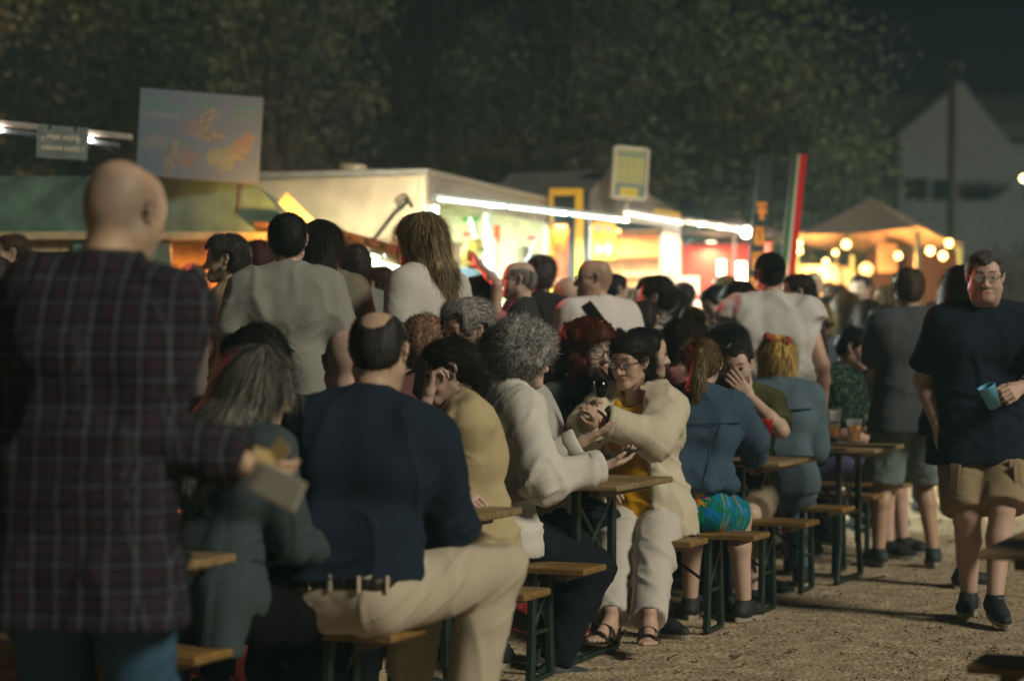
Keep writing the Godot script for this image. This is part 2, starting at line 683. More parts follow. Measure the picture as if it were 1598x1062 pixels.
func foot_mesh() -> Array:
	if hands.has("foot"):
		return hands["foot"]
	var f := Field.new(Vector3(-0.07, -0.1, -0.09), Vector3(0.07, 0.06, 0.22), 0.008)
	f.cap(Vector3(0, 0.05, 0), Vector3(0, -0.03, -0.01), 0.036, 0.036, 0.02)
	f.cap(Vector3(0, -0.04, -0.035), Vector3(0, -0.045, 0.0), 0.034, 0.033, 0.02)
	f.cap(Vector3(0, -0.02, 0.02), Vector3(0.0, -0.06, 0.12), 0.036, 0.024, 0.03)
	for k in 5:
		f.cap(Vector3(lerpf(-0.022, 0.022, k / 4.0), -0.062, 0.10), Vector3(lerpf(-0.036, 0.034, k / 4.0), -0.068, 0.175 - 0.012 * absf(k - 1.2)), 0.014, 0.011, 0.01)
	f.clip(Vector3(0, -1, 0), Vector3(0, -0.078, 0))
	hands["foot"] = f.net()
	return hands["foot"]

# ankle at the origin, ground at -0.085, toe towards +z; returns [upper, sole]
func shoe_mesh(kind: String) -> Array:
	if hands.has(kind):
		return hands[kind]
	var res := []
	if kind == "sandal":
		var st := begin(false)
		for s in [[0.13, 0.045, -0.032], [0.06, 0.05, -0.006], [-0.005, 0.045, 0.018]]:
			var pts := []
			for k in 13:
				var a := PI * k / 12.0
				pts.append(Vector3(cos(a) * s[1], -0.075 + sin(a) * (s[2] + 0.075), s[0]))
			for k in 12:
				bar(st, pts[k], pts[k + 1], 0.026, 0.004, Vector3(cos(PI * (k + 0.5) / 12.0), sin(PI * (k + 0.5) / 12.0), 0))
		res.append(done(st))
	else:
		var f := Field.new(Vector3(-0.075, -0.1, -0.1), Vector3(0.075, 0.06, 0.24), 0.008)
		var hi := 0.0 if kind == "slip" else 0.012
		f.cap(Vector3(0, hi, -0.005), Vector3(0, -0.04, -0.012), 0.043, 0.043, 0.02)
		f.cap(Vector3(0, -0.04, -0.045), Vector3(0, -0.04, 0.0), 0.038, 0.04, 0.03)
		f.cap(Vector3(0, -0.02, 0.03), Vector3(0.0, -0.045, 0.12), 0.043, 0.036, 0.03)
		f.cap(Vector3(-0.01, -0.05, 0.11), Vector3(0.0, -0.055, 0.175), 0.042, 0.03, 0.03)
		f.clip(Vector3(0, -1, 0), Vector3(0, -0.066, 0))
		f.clip(Vector3(0, 1, -0.15).normalized(), Vector3(0, 0.022, 0))
		var m := f.net()
		res.append(arr(m[0], m[1], m[2]))
		var st := begin()
		var poly := PackedVector2Array()
		for k in 22:
			var a := TAU * k / 22.0
			var z := 0.062 + 0.148 * cos(a)
			poly.append(Vector2((0.05 - 0.012 * smoothstep(0.12, -0.08, z)) * sin(a) * (1.0 if absf(sin(a)) > 0.5 else 0.95), -z))
		slab(st, poly, 0.024, Vector3(0, -0.0735, 0), Basis(Vector3.RIGHT, -PI / 2) * Basis(Vector3(1, 0, 0), Vector3(0, 1, 0), Vector3(0, 0, 1)))
		res.append(done(st))
		if kind == "sneaker":
			var la := begin(false)
			for k in 4:
				var z := 0.05 + 0.022 * k
				var y := 0.008 - 0.012 * k
				tube(la, [Vector3(-0.028, y - 0.012, z), Vector3(0, y + 0.006, z), Vector3(0.028, y - 0.012, z)], 0.003, 5)
			tube(la, [Vector3(-0.035, -0.01, 0.055), Vector3(-0.01, 0.016, 0.05), Vector3(0.02, 0.02, 0.06), Vector3(0.035, -0.012, 0.07)], 0.003, 5)
			res.append(done(la))
	hands[kind] = res
	return res

# hair in the head's frame: a shell with strands laid on it; vertex colours vary its tone from strand to strand
func hair_mesh(style: String, lod := 1.0) -> ArrayMesh:
	var key := "%s%.1f" % [style, lod]
	if hairs.has(key):
		return hairs[key]
	var r := RandomNumberGenerator.new()
	r.seed = hash(style)
	var lowest := -0.22
	if style in ["long", "wavy", "curly_long", "pony", "tied"]:
		lowest = -0.5
	var f := Field.new(Vector3(-0.22, lowest, -0.26), Vector3(0.22, 0.23, 0.2), 0.008 * lod)
	var t: float = {"short": 0.011, "crop": 0.006, "rim": 0.006, "balding": 0.007, "volume": 0.024, "curly": 0.036, "curly_long": 0.03, "long": 0.016, "wavy": 0.02, "bob": 0.018, "pony": 0.012, "tied": 0.011, "swept": 0.011, "beard": 0.0}[style]
	var face := true
	if style != "beard":
		f.cap(Vector3(0, 0.036, -0.032), Vector3(0, 0.036, 0.016), 0.078 + t, 0.075 + t, 0.02)
		f.cap(Vector3(0, -0.012, -0.05), Vector3(0, -0.02, -0.015), 0.062 + t, 0.06 + t, 0.03)
	match style:
		"curly":
			for k in 70:
				var d := Vector3(r.randfn(), r.randfn() * 0.8 + 0.35, r.randfn() - 0.25).normalized()
				f.cap(Vector3(0, 0.03, -0.015) + d * 0.105, Vector3(0, 0.03, -0.015) + d * 0.112, 0.018, 0.016, 0.012)
		"curly_long":
			for k in 90:
				var a := r.randf_range(0.35, TAU - 0.35)
				var y := r.randf_range(-0.3, 0.1)
				var rad := 0.10 + 0.05 * smoothstep(0.1, -0.2, y)
				var p := Vector3(sin(a) * rad, y, cos(a) * rad * 0.8 - 0.03)
				f.cap(p, p * Vector3(0.9, 1, 0.9), 0.028, 0.03, 0.02)
		"long", "wavy":
			var L := -0.27 if style == "long" else -0.40
			for s in [-1.0, 1.0]:
				f.cap(Vector3(s * 0.064, 0.03, -0.015), Vector3(s * 0.07, -0.12, -0.05), 0.03, 0.03, 0.03)
				f.cap(Vector3(s * 0.07, -0.12, -0.05), Vector3(s * 0.055, L + 0.06, -0.13), 0.032, 0.022, 0.03)
				f.cap(Vector3(s * 0.04, 0.0, -0.07), Vector3(s * 0.045, -0.15, -0.12), 0.045, 0.04, 0.03)
				f.cap(Vector3(s * 0.045, -0.15, -0.12), Vector3(s * 0.03, L, -0.16), 0.04, 0.026, 0.03)
			f.cap(Vector3(0, 0.0, -0.075), Vector3(0, -0.15, -0.13), 0.05, 0.045, 0.03)
			f.cap(Vector3(0, -0.15, -0.13), Vector3(0.01, L - 0.02, -0.165), 0.045, 0.026, 0.03)
		"bob":
			for s in [-1.0, 1.0]:
				f.cap(Vector3(s * 0.062, 0.02, -0.01), Vector3(s * 0.072, -0.11, -0.02), 0.034, 0.03, 0.03)
			f.cap(Vector3(-0.03, 0.0, -0.06), Vector3(-0.03, -0.12, -0.06), 0.05, 0.036, 0.03)
			f.cap(Vector3(0.03, 0.0, -0.06), Vector3(0.03, -0.12, -0.06), 0.05, 0.036, 0.03)
		"pony":
			f.cap(Vector3(0, 0.03, -0.115), Vector3(0, 0.015, -0.145), 0.03, 0.03, 0.02)
			f.cap(Vector3(0, 0.015, -0.145), Vector3(0.01, -0.1, -0.15), 0.036, 0.04, 0.02)
			f.cap(Vector3(0.01, -0.1, -0.15), Vector3(0.02, -0.24, -0.125), 0.04, 0.016, 0.02)
		"tied":
			f.cap(Vector3(0, -0.04, -0.09), Vector3(0, -0.075, -0.095), 0.032, 0.028, 0.02)
			f.cap(Vector3(0, -0.075, -0.095), Vector3(0.02, -0.20, -0.075), 0.028, 0.014, 0.02)
		"swept":
			for s in [-1.0, 1.0]:
				f.cap(Vector3(s * 0.066, 0.02, -0.02), Vector3(s * 0.066, -0.06, -0.045), 0.022, 0.02, 0.03)
			f.cap(Vector3(0, -0.03, -0.07), Vector3(0, -0.1, -0.06), 0.055, 0.035, 0.03)
		"volume":
			f.cap(Vector3(-0.04, 0.095, 0.04), Vector3(0.04, 0.095, 0.04), 0.028, 0.028, 0.03)
		"beard":
			f.cap(Vector3(-0.035, -0.085, 0.05), Vector3(0.035, -0.085, 0.05), 0.03, 0.03, 0.03)
			f.cap(Vector3(-0.015, -0.115, 0.07), Vector3(0.015, -0.115, 0.07), 0.026, 0.026, 0.02)
			f.cap(Vector3(-0.02, -0.058, 0.092), Vector3(0.02, -0.058, 0.092), 0.009, 0.009, 0.01)
			f.sub(Vector3(-0.016, -0.074, 0.11), Vector3(0.016, -0.074, 0.11), 0.009, 0.009, 0.005)
	if style != "beard":
		var yb := 0.0
		if style in ["curly", "curly_long", "wavy", "long", "bob", "pony"]:
			yb = 0.006
		f.sub(Vector3(0, -0.028 + yb, 0.075), Vector3(0, -0.05, 0.22), 0.085, 0.085, 0.012)
		if style in ["short", "crop", "rim", "balding", "volume"]:
			for s in [-1.0, 1.0]:
				f.sub(Vector3(s * 0.048, 0.05, 0.085), Vector3(s * 0.048, 0.05, 0.15), 0.024, 0.024, 0.025)
		f.sub(Vector3(0, -0.09, 0.06), Vector3(0, -0.2, 0.06), 0.066, 0.07, 0.02)
		if style in ["short", "crop", "rim", "balding", "volume", "swept", "tied", "pony"]:
			for s in [-1.0, 1.0]:
				f.sub(Vector3(s * 0.10, -0.03, 0.004), Vector3(s * 0.10, 0.004, -0.006), 0.036, 0.034, 0.008)
		if style in ["short", "crop", "rim", "balding", "volume"]:
			f.clip(Vector3(0, -1, 0.25).normalized(), Vector3(0, -0.075, -0.07))
		if style in ["rim"]:
			f.sub(Vector3(0, 0.13, 0.05), Vector3(0, 0.105, -0.06), 0.09, 0.07, 0.02)
		if style == "balding":
			f.sub(Vector3(0, 0.125, -0.03), Vector3(0, 0.09, -0.095), 0.05, 0.04, 0.016)
	var m := f.net()
	var vs: PackedVector3Array = m[0]
	var ns: PackedVector3Array = m[1]
	var ix: PackedInt32Array = m[2]
	var cs := PackedColorArray()
	var rough: float = {"curly": 0.008, "curly_long": 0.01, "wavy": 0.006, "long": 0.003, "volume": 0.006, "short": 0.0045, "swept": 0.005, "crop": 0.002, "rim": 0.002, "balding": 0.002}.get(style, 0.003)
	var base_n := vs.size()
	for i in base_n:
		var p := vs[i]
		var a := atan2(p.x, p.z)
		var w := noise.get_noise_3d(a * 130.0, p.y * 60.0, 0.0)
		vs[i] = p + ns[i] * rough * (w + 1.3 * noise.get_noise_3d(p.x * 6000, p.y * 6000, p.z * 6000))
		var k := clampf(0.5 + 0.9 * noise.get_noise_3d(a * 900.0, p.y * 300.0, p.z * 300.0) + 0.3 * w, 0.12, 1.0)
		if style == "long":
			k *= 0.45
		cs.append(Color(k, k, k))
	var count: int = int({"short": 5200, "crop": 3500, "rim": 1600, "balding": 4200, "volume": 4600, "curly": 6500, "curly_long": 6500, "long": 5200, "wavy": 6000, "bob": 4400, "pony": 4600, "tied": 3600, "swept": 4600, "beard": 900}[style] / lod)
	var len_: float = {"short": 0.026, "crop": 0.01, "rim": 0.014, "balding": 0.014, "volume": 0.04, "curly": 0.035, "curly_long": 0.05, "long": 0.13, "wavy": 0.13, "bob": 0.09, "pony": 0.09, "tied": 0.09, "swept": 0.06, "beard": 0.03}[style]
	var curl: float = {"curly": 0.012, "curly_long": 0.014, "wavy": 0.007}.get(style, 0.0)
	for q in count:
		var i := r.randi() % base_n
		var n := ns[i]
		var p := vs[i] - n * 0.002
		var flow := Vector3(0, -1, 0)
		if style in ["short", "crop", "rim", "balding", "volume", "beard"]:
			flow = Vector3(p.x * 3.0, -0.4 if p.z < 0.03 else 0.5, -0.9 + (1.4 if p.y < 0.0 else 0.0))
		elif style == "pony" and p.z > -0.12:
			flow = (Vector3(0, 0.03, -0.13) - p).normalized()
		elif style == "swept":
			flow = Vector3(p.x * 4.0 + 0.2, 0.25 if p.z > 0.02 else -0.7, -0.9)
		elif style == "tied" and p.z > -0.1:
			flow = (Vector3(0, -0.06, -0.13) - p).normalized()
		elif style == "curly":
			flow = Vector3(r.randfn(), r.randfn(), r.randfn())
		flow = (flow - n * flow.dot(n)).normalized()
		var lift := r.randf_range(0.08, 0.6)
		if style in ["wavy", "long", "bob", "tied", "pony"]:
			lift = r.randf_range(0.0, 0.10)
		if style in ["curly", "curly_long"]:
			lift = r.randf_range(0.2, 1.0)
		var d := (flow + n * lift + Vector3(r.randfn(), r.randfn(), r.randfn()) * 0.12).normalized()
		var side := d.cross(n).normalized()
		var w := r.randf_range(0.0009, 0.0018) * (1.25 if len_ > 0.05 else 1.0) * sqrt(lod)
		var kk := r.randf_range(0.3, 1.0)
		kk *= kk
		var segs := 4 if curl > 0.0 else 2
		var L := len_ * r.randf_range(0.6, 1.2)
		var ph := r.randf() * TAU
		var at_ := vs.size()
		for j in segs + 1:
			var u := float(j) / segs
			var pp := p
			if curl > 0.0:
				pp += (side * cos(ph + u * 5.5) + n * sin(ph + u * 5.5)) * curl * u
			var ww := side * w * (1.0 - u * 0.85)
			vs.append(pp - ww)
			vs.append(pp + ww)
			var nn := (n + side * 0.2).normalized()
			ns.append(nn)
			ns.append(nn)
			var c := Color(kk, kk, kk)
			cs.append(c)
			cs.append(c)
			p += d * L / segs
			d = (d + Vector3(0, -0.25, 0) - n * lift * 0.5 / segs).normalized()
		for j in segs:
			var b := at_ + j * 2
			ix.append_array([b, b + 2, b + 1, b + 1, b + 2, b + 3])
	hairs[key] = arr(vs, ns, ix, cs)
	return hairs[key]

func hair_mat(col: Color) -> StandardMaterial3D:
	var k := "hair" + col.to_html()
	if not mats.has(k):
		var lift := 2.0 if col.v < 0.24 else 1.2
		var m := plain(k, Color(col.r * lift, col.g * lift, col.b * lift), 0.55)
		m.vertex_color_use_as_albedo = true
		m.metallic_specular = 0.25
		mats[k] = m
	return mats[k]

func cap_mesh(brim_back: bool) -> Array:
	var key := "hat%s" % brim_back
	if hands.has(key):
		return hands[key]
	var f := Field.new(Vector3(-0.13, -0.01, -0.14), Vector3(0.13, 0.15, 0.13), 0.007)
	f.cap(Vector3(0, 0.038, -0.03), Vector3(0, 0.04, 0.018), 0.088, 0.084, 0.02)
	f.clip(Vector3(0, -1, 0.12).normalized(), Vector3(0, 0.028, 0))
	var m := f.net()
	var g := Field.new(Vector3(-0.1, -0.01, -0.21), Vector3(0.1, 0.09, 0.2), 0.006)
	var z := -0.10 if brim_back else 0.10
	g.ell(Vector3(0, 0.032, z), Vector3(0.074, 0.012, 0.072), 0.01)
	var b := g.net()
	hands[key] = [arr(m[0], m[1], m[2]), arr(b[0], b[1], b[2])]
	return hands[key]

func glasses_mesh(sun: bool, gr := 0.0022) -> Array:
	var key := "glasses%s%.4f" % [sun, gr]
	if hands.has(key):
		return hands[key]
	var st := begin(false)
	var le := begin()
	for s in [-1.0, 1.0]:
		var pts := []
		var poly := PackedVector2Array()
		for k in 18:
			var a := TAU * k / 18.0
			var x := 0.024 * signf(cos(a)) * pow(absf(cos(a)), 0.75)
			var y := 0.018 * signf(sin(a)) * pow(absf(sin(a)), 0.8)
			pts.append(Vector3(s * 0.033 + x, -0.003 + y + s * x * 0.12, 0.108 - absf(s * 0.033 + x) * 0.18))
			poly.append(Vector2(s * 0.033 + x, -0.003 + y + s * x * 0.12))
		tube(st, pts, gr, 5, true)
		slab(le, poly, 0.0015, Vector3(0, 0, 0.102))
		tube(st, [Vector3(s * 0.058, 0.004, 0.098), Vector3(s * 0.078, 0.006, 0.07), Vector3(s * 0.083, 0.004, 0.0), Vector3(s * 0.08, -0.016, -0.02)], 0.0022, 5)
	tube(st, [Vector3(-0.01, 0.0, 0.106), Vector3(0, 0.004, 0.11), Vector3(0.01, 0.0, 0.106)], 0.002, 5)
	hands[key] = [done(st), done(le)]
	return hands[key]

func eye_mesh() -> ArrayMesh:
	if hands.has("eye"):
		return hands["eye"]
	var vs := PackedVector3Array()
	var ns := PackedVector3Array()
	var cs := PackedColorArray()
	var ix := PackedInt32Array()
	for a in 9:
		for k in 14:
			var th := PI * 0.62 * a / 8.0
			var n := Vector3(sin(th) * cos(TAU * k / 14), sin(th) * sin(TAU * k / 14), cos(th))
			vs.append(n * 0.0108)
			ns.append(n)
			cs.append(Color(0.01, 0.01, 0.01) if a < 2 else Color(0.06, 0.04, 0.025) if a < 4 else Color(0.42, 0.39, 0.37))
			if a < 8:
				var b := a * 14
				var j := (k + 1) % 14
				ix.append_array([b + k, b + 14 + k, b + j, b + j, b + 14 + k, b + 14 + j])
	hands["eye"] = arr(vs, ns, ix, cs)
	return hands["eye"]

# ---------------------------------------------------------------- people
var SKIN := Color(0.48, 0.33, 0.255)   # linear
var last := {}

func ground_y(x: float, d: float) -> float:
	var w := (x + 0.30) * -0.917 + (d - 7.23) * 0.40
	return 0.2 * smoothstep(0.6, 2.0, w) * smoothstep(7.6, 9.6, d)

func two_bone(a: Vector3, t: Vector3, l1: float, l2: float, pole: Vector3) -> Array:   # joint and reachable end
	var d := t - a
	var L := clampf(d.length(), absf(l1 - l2) * 1.05 + 0.01, (l1 + l2) * 0.995)
	var n := d.normalized()
	var e := a + n * L
	var x := (l1 * l1 - l2 * l2 + L * L) / (2.0 * L)
	var h := sqrt(maxf(l1 * l1 - x * x, 0.0))
	var p := (pole - n * pole.dot(n)).normalized()
	return [a + n * x + p * h, e]

func fold_push(vs: PackedVector3Array, ns: PackedVector3Array, amp: float, waist: float, off: float) -> void:
	for i in vs.size():
		var p := vs[i]
		var k := noise2.get_noise_3d(p.x * 400.0 + off, p.y * 95.0 + p.x * 90.0, p.z * 400.0)
		var b := noise2.get_noise_3d(p.x * 170.0 + off, p.y * 760.0 + (p.x - p.z) * 330.0, p.z * 170.0 + 77.0)
		var wm := 0.15 + 1.0 * exp(-pow((p.y - waist) / 0.11, 2.0))
		var rb := maxf(0.0, 1.0 - 3.2 * absf(b))
		var rk := maxf(0.0, 1.0 - 3.6 * absf(noise2.get_noise_3d(p.x * 300.0 - off, p.y * 170.0 + p.x * 150.0, p.z * 300.0 + 31.0)))
		vs[i] = p + ns[i] * amp * ((absf(k) * 1.1 - 0.45) + rb * rb * 0.8 * (wm + 0.15) + rk * rk * 0.6)

func person(label: String, hx: float, hy: float, s: float, yaw: float, o := {}) -> Node3D:
	var t0 := Time.get_ticks_msec()
	var tgt := U(hx, hy, FOC / s)
	var sit: bool = o.get("sit", false)
	var lean := deg_to_rad(o.get("lean", 6.0 if sit else 3.0))
	var roll := deg_to_rad(o.get("side", 0.0))
	var w: float = o.get("w", 1.0)
	var fem: bool = o.get("fem", false)
	var RZ := Basis(Vector3.BACK, roll)
	var S1 := RZ * Basis(Vector3.RIGHT, lean * 0.5)
	var S2 := RZ * Basis(Vector3.RIGHT, lean * 0.9)
	var S3 := RZ * Basis(Vector3.RIGHT, lean * 1.15)
	var HB := Basis(Vector3.UP, deg_to_rad(o.get("hyaw", 0.0))) * Basis(Vector3.BACK, roll * 0.5 + deg_to_rad(o.get("hroll", 0.0))) * Basis(Vector3.RIGHT, lean * 0.4 + deg_to_rad(o.get("hp", 0.0)))
	var waist := S1.y * 0.16
	var chest := waist + S2.y * 0.20
	var neck := chest + S3.y * 0.19
	var hc := neck + (S3.y * 0.6 + HB.y * 0.4) * 0.155 + HB.z * 0.02 + S3.z * 0.015
	var top := hc + HB.y * 0.115
	var R := Basis(Vector3.UP, deg_to_rad(yaw))
	var gy := ground_y(tgt.x, -tgt.z)
	var sc: float = (tgt.y - gy - 0.585) / top.y if sit else (tgt.y - gy) / (0.93 + top.y)
	if o.has("sc"):
		sc = o.sc
	var hs: float = o.get("hs", clampf(sc, 0.92, 1.06))
	var hip := Vector3(0, tgt.y - gy - top.y * sc, 0)
	top = hip + top * sc
	var off := R * Vector3(top.x, 0, top.z)
	var root := thing("person", label, "person", Vector3(tgt.x - off.x, gy, tgt.z - off.z), deg_to_rad(yaw), o.get("group", ""))
	waist = hip + waist * sc
	chest = hip + chest * sc
	neck = hip + neck * sc
	hc = top - HB.y * 0.115 * hs
	var inv := root.transform.affine_inverse()
	var cell: float = o.get("cell", clampf(4.6 / s, 0.008, 0.021))
	var depth := FOC / s
	# limbs
	var LB := Basis(Vector3.UP, deg_to_rad(o.get("lyaw", 0.0)))
	var PB := Basis(Vector3.UP, deg_to_rad(o.get("lyaw", 0.0) * 0.35))
	var ls := clampf(sc, 0.92, 1.08) if sit else sc
	var hipj := []
	var knee := []
	var ank := []
	var toe := []
	for k in 2:
		var sd := -1.0 if k == 0 else 1.0     # 0 right, 1 left
		var h := hip + PB * Vector3(sd * 0.092 * lerpf(1.0, w, 0.6) * ls, -0.02, 0.0)
		var a := Vector3(sd * 0.11, 0.085 / ls, 0.0) * ls if not sit else Vector3(sd * 0.14, 0.085 / ls, 0.44) * ls
		a = LB * a
		a.y = 0.085
		var key := "RF" if k == 0 else "LF"
		if o.has(key):
			var q = o[key]
			a = inv * U(q[0], q[1], q[2]) if q is Array else LB * (q as Vector3)
		var kp := two_bone(h, a, 0.43 * ls, 0.42 * ls, (LB.z + Vector3.UP * (0.9 if sit else 0.0)))
		hipj.append(h)
		knee.append(kp[0])
		ank.append(kp[1])
		toe.append(LB * Basis(Vector3.UP, sd * 0.2))
	var sh := []
	var elb := []
	var wri := []
	for k in 2:
		var sd := -1.0 if k == 0 else 1.0
		var a := neck + S3 * Vector3(sd * 0.175 * (0.92 if fem else 1.0) * lerpf(1.0, w, 0.6), o.get("shy", -0.07), 0.0) * sc
		var key := "R" if k == 0 else "L"
		var g = o.get(key, "down" if not sit else "lap")
		var t := Vector3.ZERO
		if g is Array:
			t = inv * U(g[0], g[1], depth + g[2])
		elif g is Vector3:
			t = a + S3 * Vector3(sd * g.x, g.y, g.z) * sc
		else:
			var v: Vector3 = {"down": Vector3(0.07, -0.52, 0.06), "lap": Vector3(-0.04, -0.36, 0.30), "front": Vector3(-0.08, -0.24, 0.32), "table": Vector3(-0.05, -0.30, 0.36), "pocket": Vector3(0.02, -0.46, 0.10), "cross": Vector3(-0.24, -0.24, 0.2)}[g]
			t = a + Vector3(sd * v.x, v.y, v.z) * sc
		var pole: Vector3 = o.get(key + "p", Vector3(0.35, -0.6, -0.7))
		var e := two_bone(a, t, 0.29 * sc, 0.255 * sc, Vector3(sd * pole.x, pole.y, pole.z))
		sh.append(a)
		elb.append(e[0])
		wri.append(e[1])
	# bounds
	var lo := Vector3(9, 9, 9)
	var hi := -lo
	for p in [hip, neck, hc] + hipj + knee + ank + sh + elb + wri:
		lo = lo.min(p)
		hi = hi.max(p)
	lo -= Vector3.ONE * 0.21 * maxf(w, 1.0)
	hi += Vector3.ONE * 0.21 * maxf(w, 1.0)
	lo.y = maxf(lo.y, 0.02)
	var belly: float = o.get("belly", 0.0)
	var ft := 0.9 if fem else 1.0
	# ---- body: one skin surface from ankles to neck, with head and hands on it
	var f := Field.new(lo, hi, cell)
	f.cap(hip + Vector3(-0.06, 0.02, 0) * w * sc, hip + Vector3(0.06, 0.02, 0) * w * sc, 0.085 * w * sc, 0.085 * w * sc, 0.03)
	f.cap(waist, chest, 0.08 * w * sc, 0.08 * w * sc, 0.05)
	f.cap(sh[0] * 0.8 + sh[1] * 0.2, sh[1] * 0.8 + sh[0] * 0.2, 0.052 * sc, 0.052 * sc, 0.04)
	f.cap(neck - S3.y * 0.03 * sc, hc + HB * Vector3(0, -0.08, -0.025) * hs, (0.062 if not fem else 0.052) * hs * lerpf(1.0, w, 0.6), (0.055 if not fem else 0.048) * hs * lerpf(1.0, w, 0.5), 0.03)
	for k in 2:
		var aw := sc * ft * lerpf(1.0, w, 0.5)
		f.cap(sh[k], elb[k], 0.05 * aw, 0.041 * aw, 0.02)
		f.cap(elb[k], elb[k] * 0.65 + wri[k] * 0.35, 0.041 * aw, 0.041 * aw, 0.02)
		f.cap(elb[k] * 0.65 + wri[k] * 0.35, wri[k], 0.041 * aw, 0.028 * aw, 0.02)
		var lw := ls * lerpf(1.0, w, 0.5)
		f.cap(hipj[k], knee[k], 0.08 * lw, 0.056 * lw, 0.02)
		var sw: Vector3 = knee[k] * 0.68 + ank[k] * 0.32 - toe[k].z * 0.014
		f.cap(knee[k], sw, 0.052 * lw, 0.054 * lw, 0.02)
		f.cap(sw, ank[k], 0.052 * lw, 0.035 * lw, 0.02)
	var m := f.net()
	var vs: PackedVector3Array = m[0]
	var ns: PackedVector3Array = m[1]
	var ix: PackedInt32Array = m[2]
	var sk: Color = o.get("skin", SKIN)
	var cs := PackedColorArray()
	cs.resize(vs.size())
	for i in vs.size():
		var mott := 1.0 + 0.10 * noise.get_noise_3d(vs[i].x * 900, vs[i].y * 900, vs[i].z * 900)
		cs[i] = Color(sk.r * mott, sk.g * mott, sk.b * mott)
	var HT := Transform3D(HB.scaled_local(Vector3.ONE * hs), hc)
	var hcell := 0.0045 if s > 290 else 0.0075
	var hm := head_mesh(o.get("head", "woman" if fem else "man"), hcell)
	var base := vs.size()
	var beard: float = o.get("beard", 0.0 if fem else 0.3)
	var scalp: float = o.get("scalp", 0.12)
	var browc: Color = o.get("brow", Color(0.04, 0.03, 0.025))
	for i in hm[0].size():
		vs.append(HT * (hm[0][i] as Vector3))
		ns.append(HB * (hm[1][i] as Vector3))
		var q: Color = hm[3][i]
		var p3: Vector3 = hm[0][i]
		var mott := 1.0 + 0.16 * noise.get_noise_3d(p3.x * 1400 + hx, p3.y * 1400, p3.z * 1400) + 0.10 * noise.get_noise_3d(p3.x * 5200 + hx, p3.y * 5200, p3.z * 5200)
		var c := Color(sk.r * mott, sk.g * mott, sk.b * mott)
		c = c.lerp(Color(sk.r * 0.75, sk.g * 0.42, sk.b * 0.42), q.r * 0.8)
		c = c.lerp(browc, q.g * 0.85)
		c = c.lerp(Color(0.10, 0.085, 0.08), maxf(q.b * beard, q.a * scalp))
		cs.append(c)
	for i in hm[2]:
		ix.append(base + i)
	for k in 2:
		var key := "R" if k == 0 else "L"
		var pose: String = o.get(key + "h", "relaxed")
		var gm := hand_mesh(pose, 0.004 if s > 290 else 0.007)
		var y: Vector3 = o.get(key + "d", Vector3.ZERO)
		var fd: Vector3 = (wri[k] - elb[k]).normalized()
		y = (fd + y).normalized()
		var hint: Vector3 = o.get(key + "n", Vector3(1.0 if k == 0 else -1.0, 0, 0) if g_down(o.get(key, "down")) and not sit else Vector3(0.3 if k == 0 else -0.3, -0.7, -0.3))
		var z := (hint - y * hint.dot(y)).normalized()
		var B := Basis(y.cross(z), y, z)
		if k == 1:
			B.x = -B.x
		base = vs.size()
		var hsz: float = sc * (0.93 if fem else 1.03) * o.get("handsize", 1.0)
		for i in gm[0].size():
			vs.append(wri[k] + B * ((gm[0][i] as Vector3) * hsz))
			ns.append(B * (gm[1][i] as Vector3))
			cs.append(sk)
		for i in range(0, gm[2].size(), 3):
			if k == 0:
				ix.append_array([base + gm[2][i], base + gm[2][i + 1], base + gm[2][i + 2]])
			else:
				ix.append_array([base + gm[2][i], base + gm[2][i + 2], base + gm[2][i + 1]])
		last[key] = root.transform * (wri[k] + B * Vector3(0.01, 0.10, 0.035) * hsz)
		last[key + "B"] = root.transform.basis * B
		last[key + "w"] = wri[k]
		last[key + "e"] = elb[k]
	var barefoot: String = o.get("shoes", "slip")
	if barefoot == "sandal":
		var fm := foot_mesh()
		for k in 2:
			base = vs.size()
			for i in fm[0].size():
				vs.append(ank[k] + toe[k] * (fm[0][i] as Vector3))
				ns.append(toe[k] * (fm[1][i] as Vector3))
				cs.append(sk)
			for i in fm[2]:
				ix.append(base + i)
	var skm := plain("skin", Color.WHITE, 0.52)
	skm.vertex_color_use_as_albedo = true
	skm.metallic_specular = 0.4
	mi("body", arr(vs, ns, ix, cs), skm, root)
	# ---- trousers, shorts or skirt
	var bt: Dictionary = o.get("bot", {"c": Color(0.14, 0.15, 0.18)})
	var bf: float = bt.get("len", 1.95)
	var bl: float = bt.get("loose", 0.012)
	var fb := Field.new(Vector3(lo.x, lo.y, lo.z), Vector3(hi.x, hip.y + 0.17 * sc, hi.z), cell)
	var lw2 := ls * lerpf(1.0, w, 0.7)
	var pw := lerpf(1.0, w, 0.75)
	var pl := minf(bl, 0.012)
	fb.cap(hip + PB * Vector3(-0.072, 0.0, 0) * pw * sc, hip + PB * Vector3(0.072, 0.0, 0) * pw * sc, (0.108 * pw) * sc + pl, 0.108 * pw * sc + pl, 0.03)
	fb.cap(hip + S1.y * 0.09 * sc + Vector3(-0.07, 0, 0) * pw * sc, hip + S1.y * 0.09 * sc + Vector3(0.07, 0, 0) * pw * sc, 0.098 * pw * sc + pl, 0.098 * pw * sc + pl, 0.03)
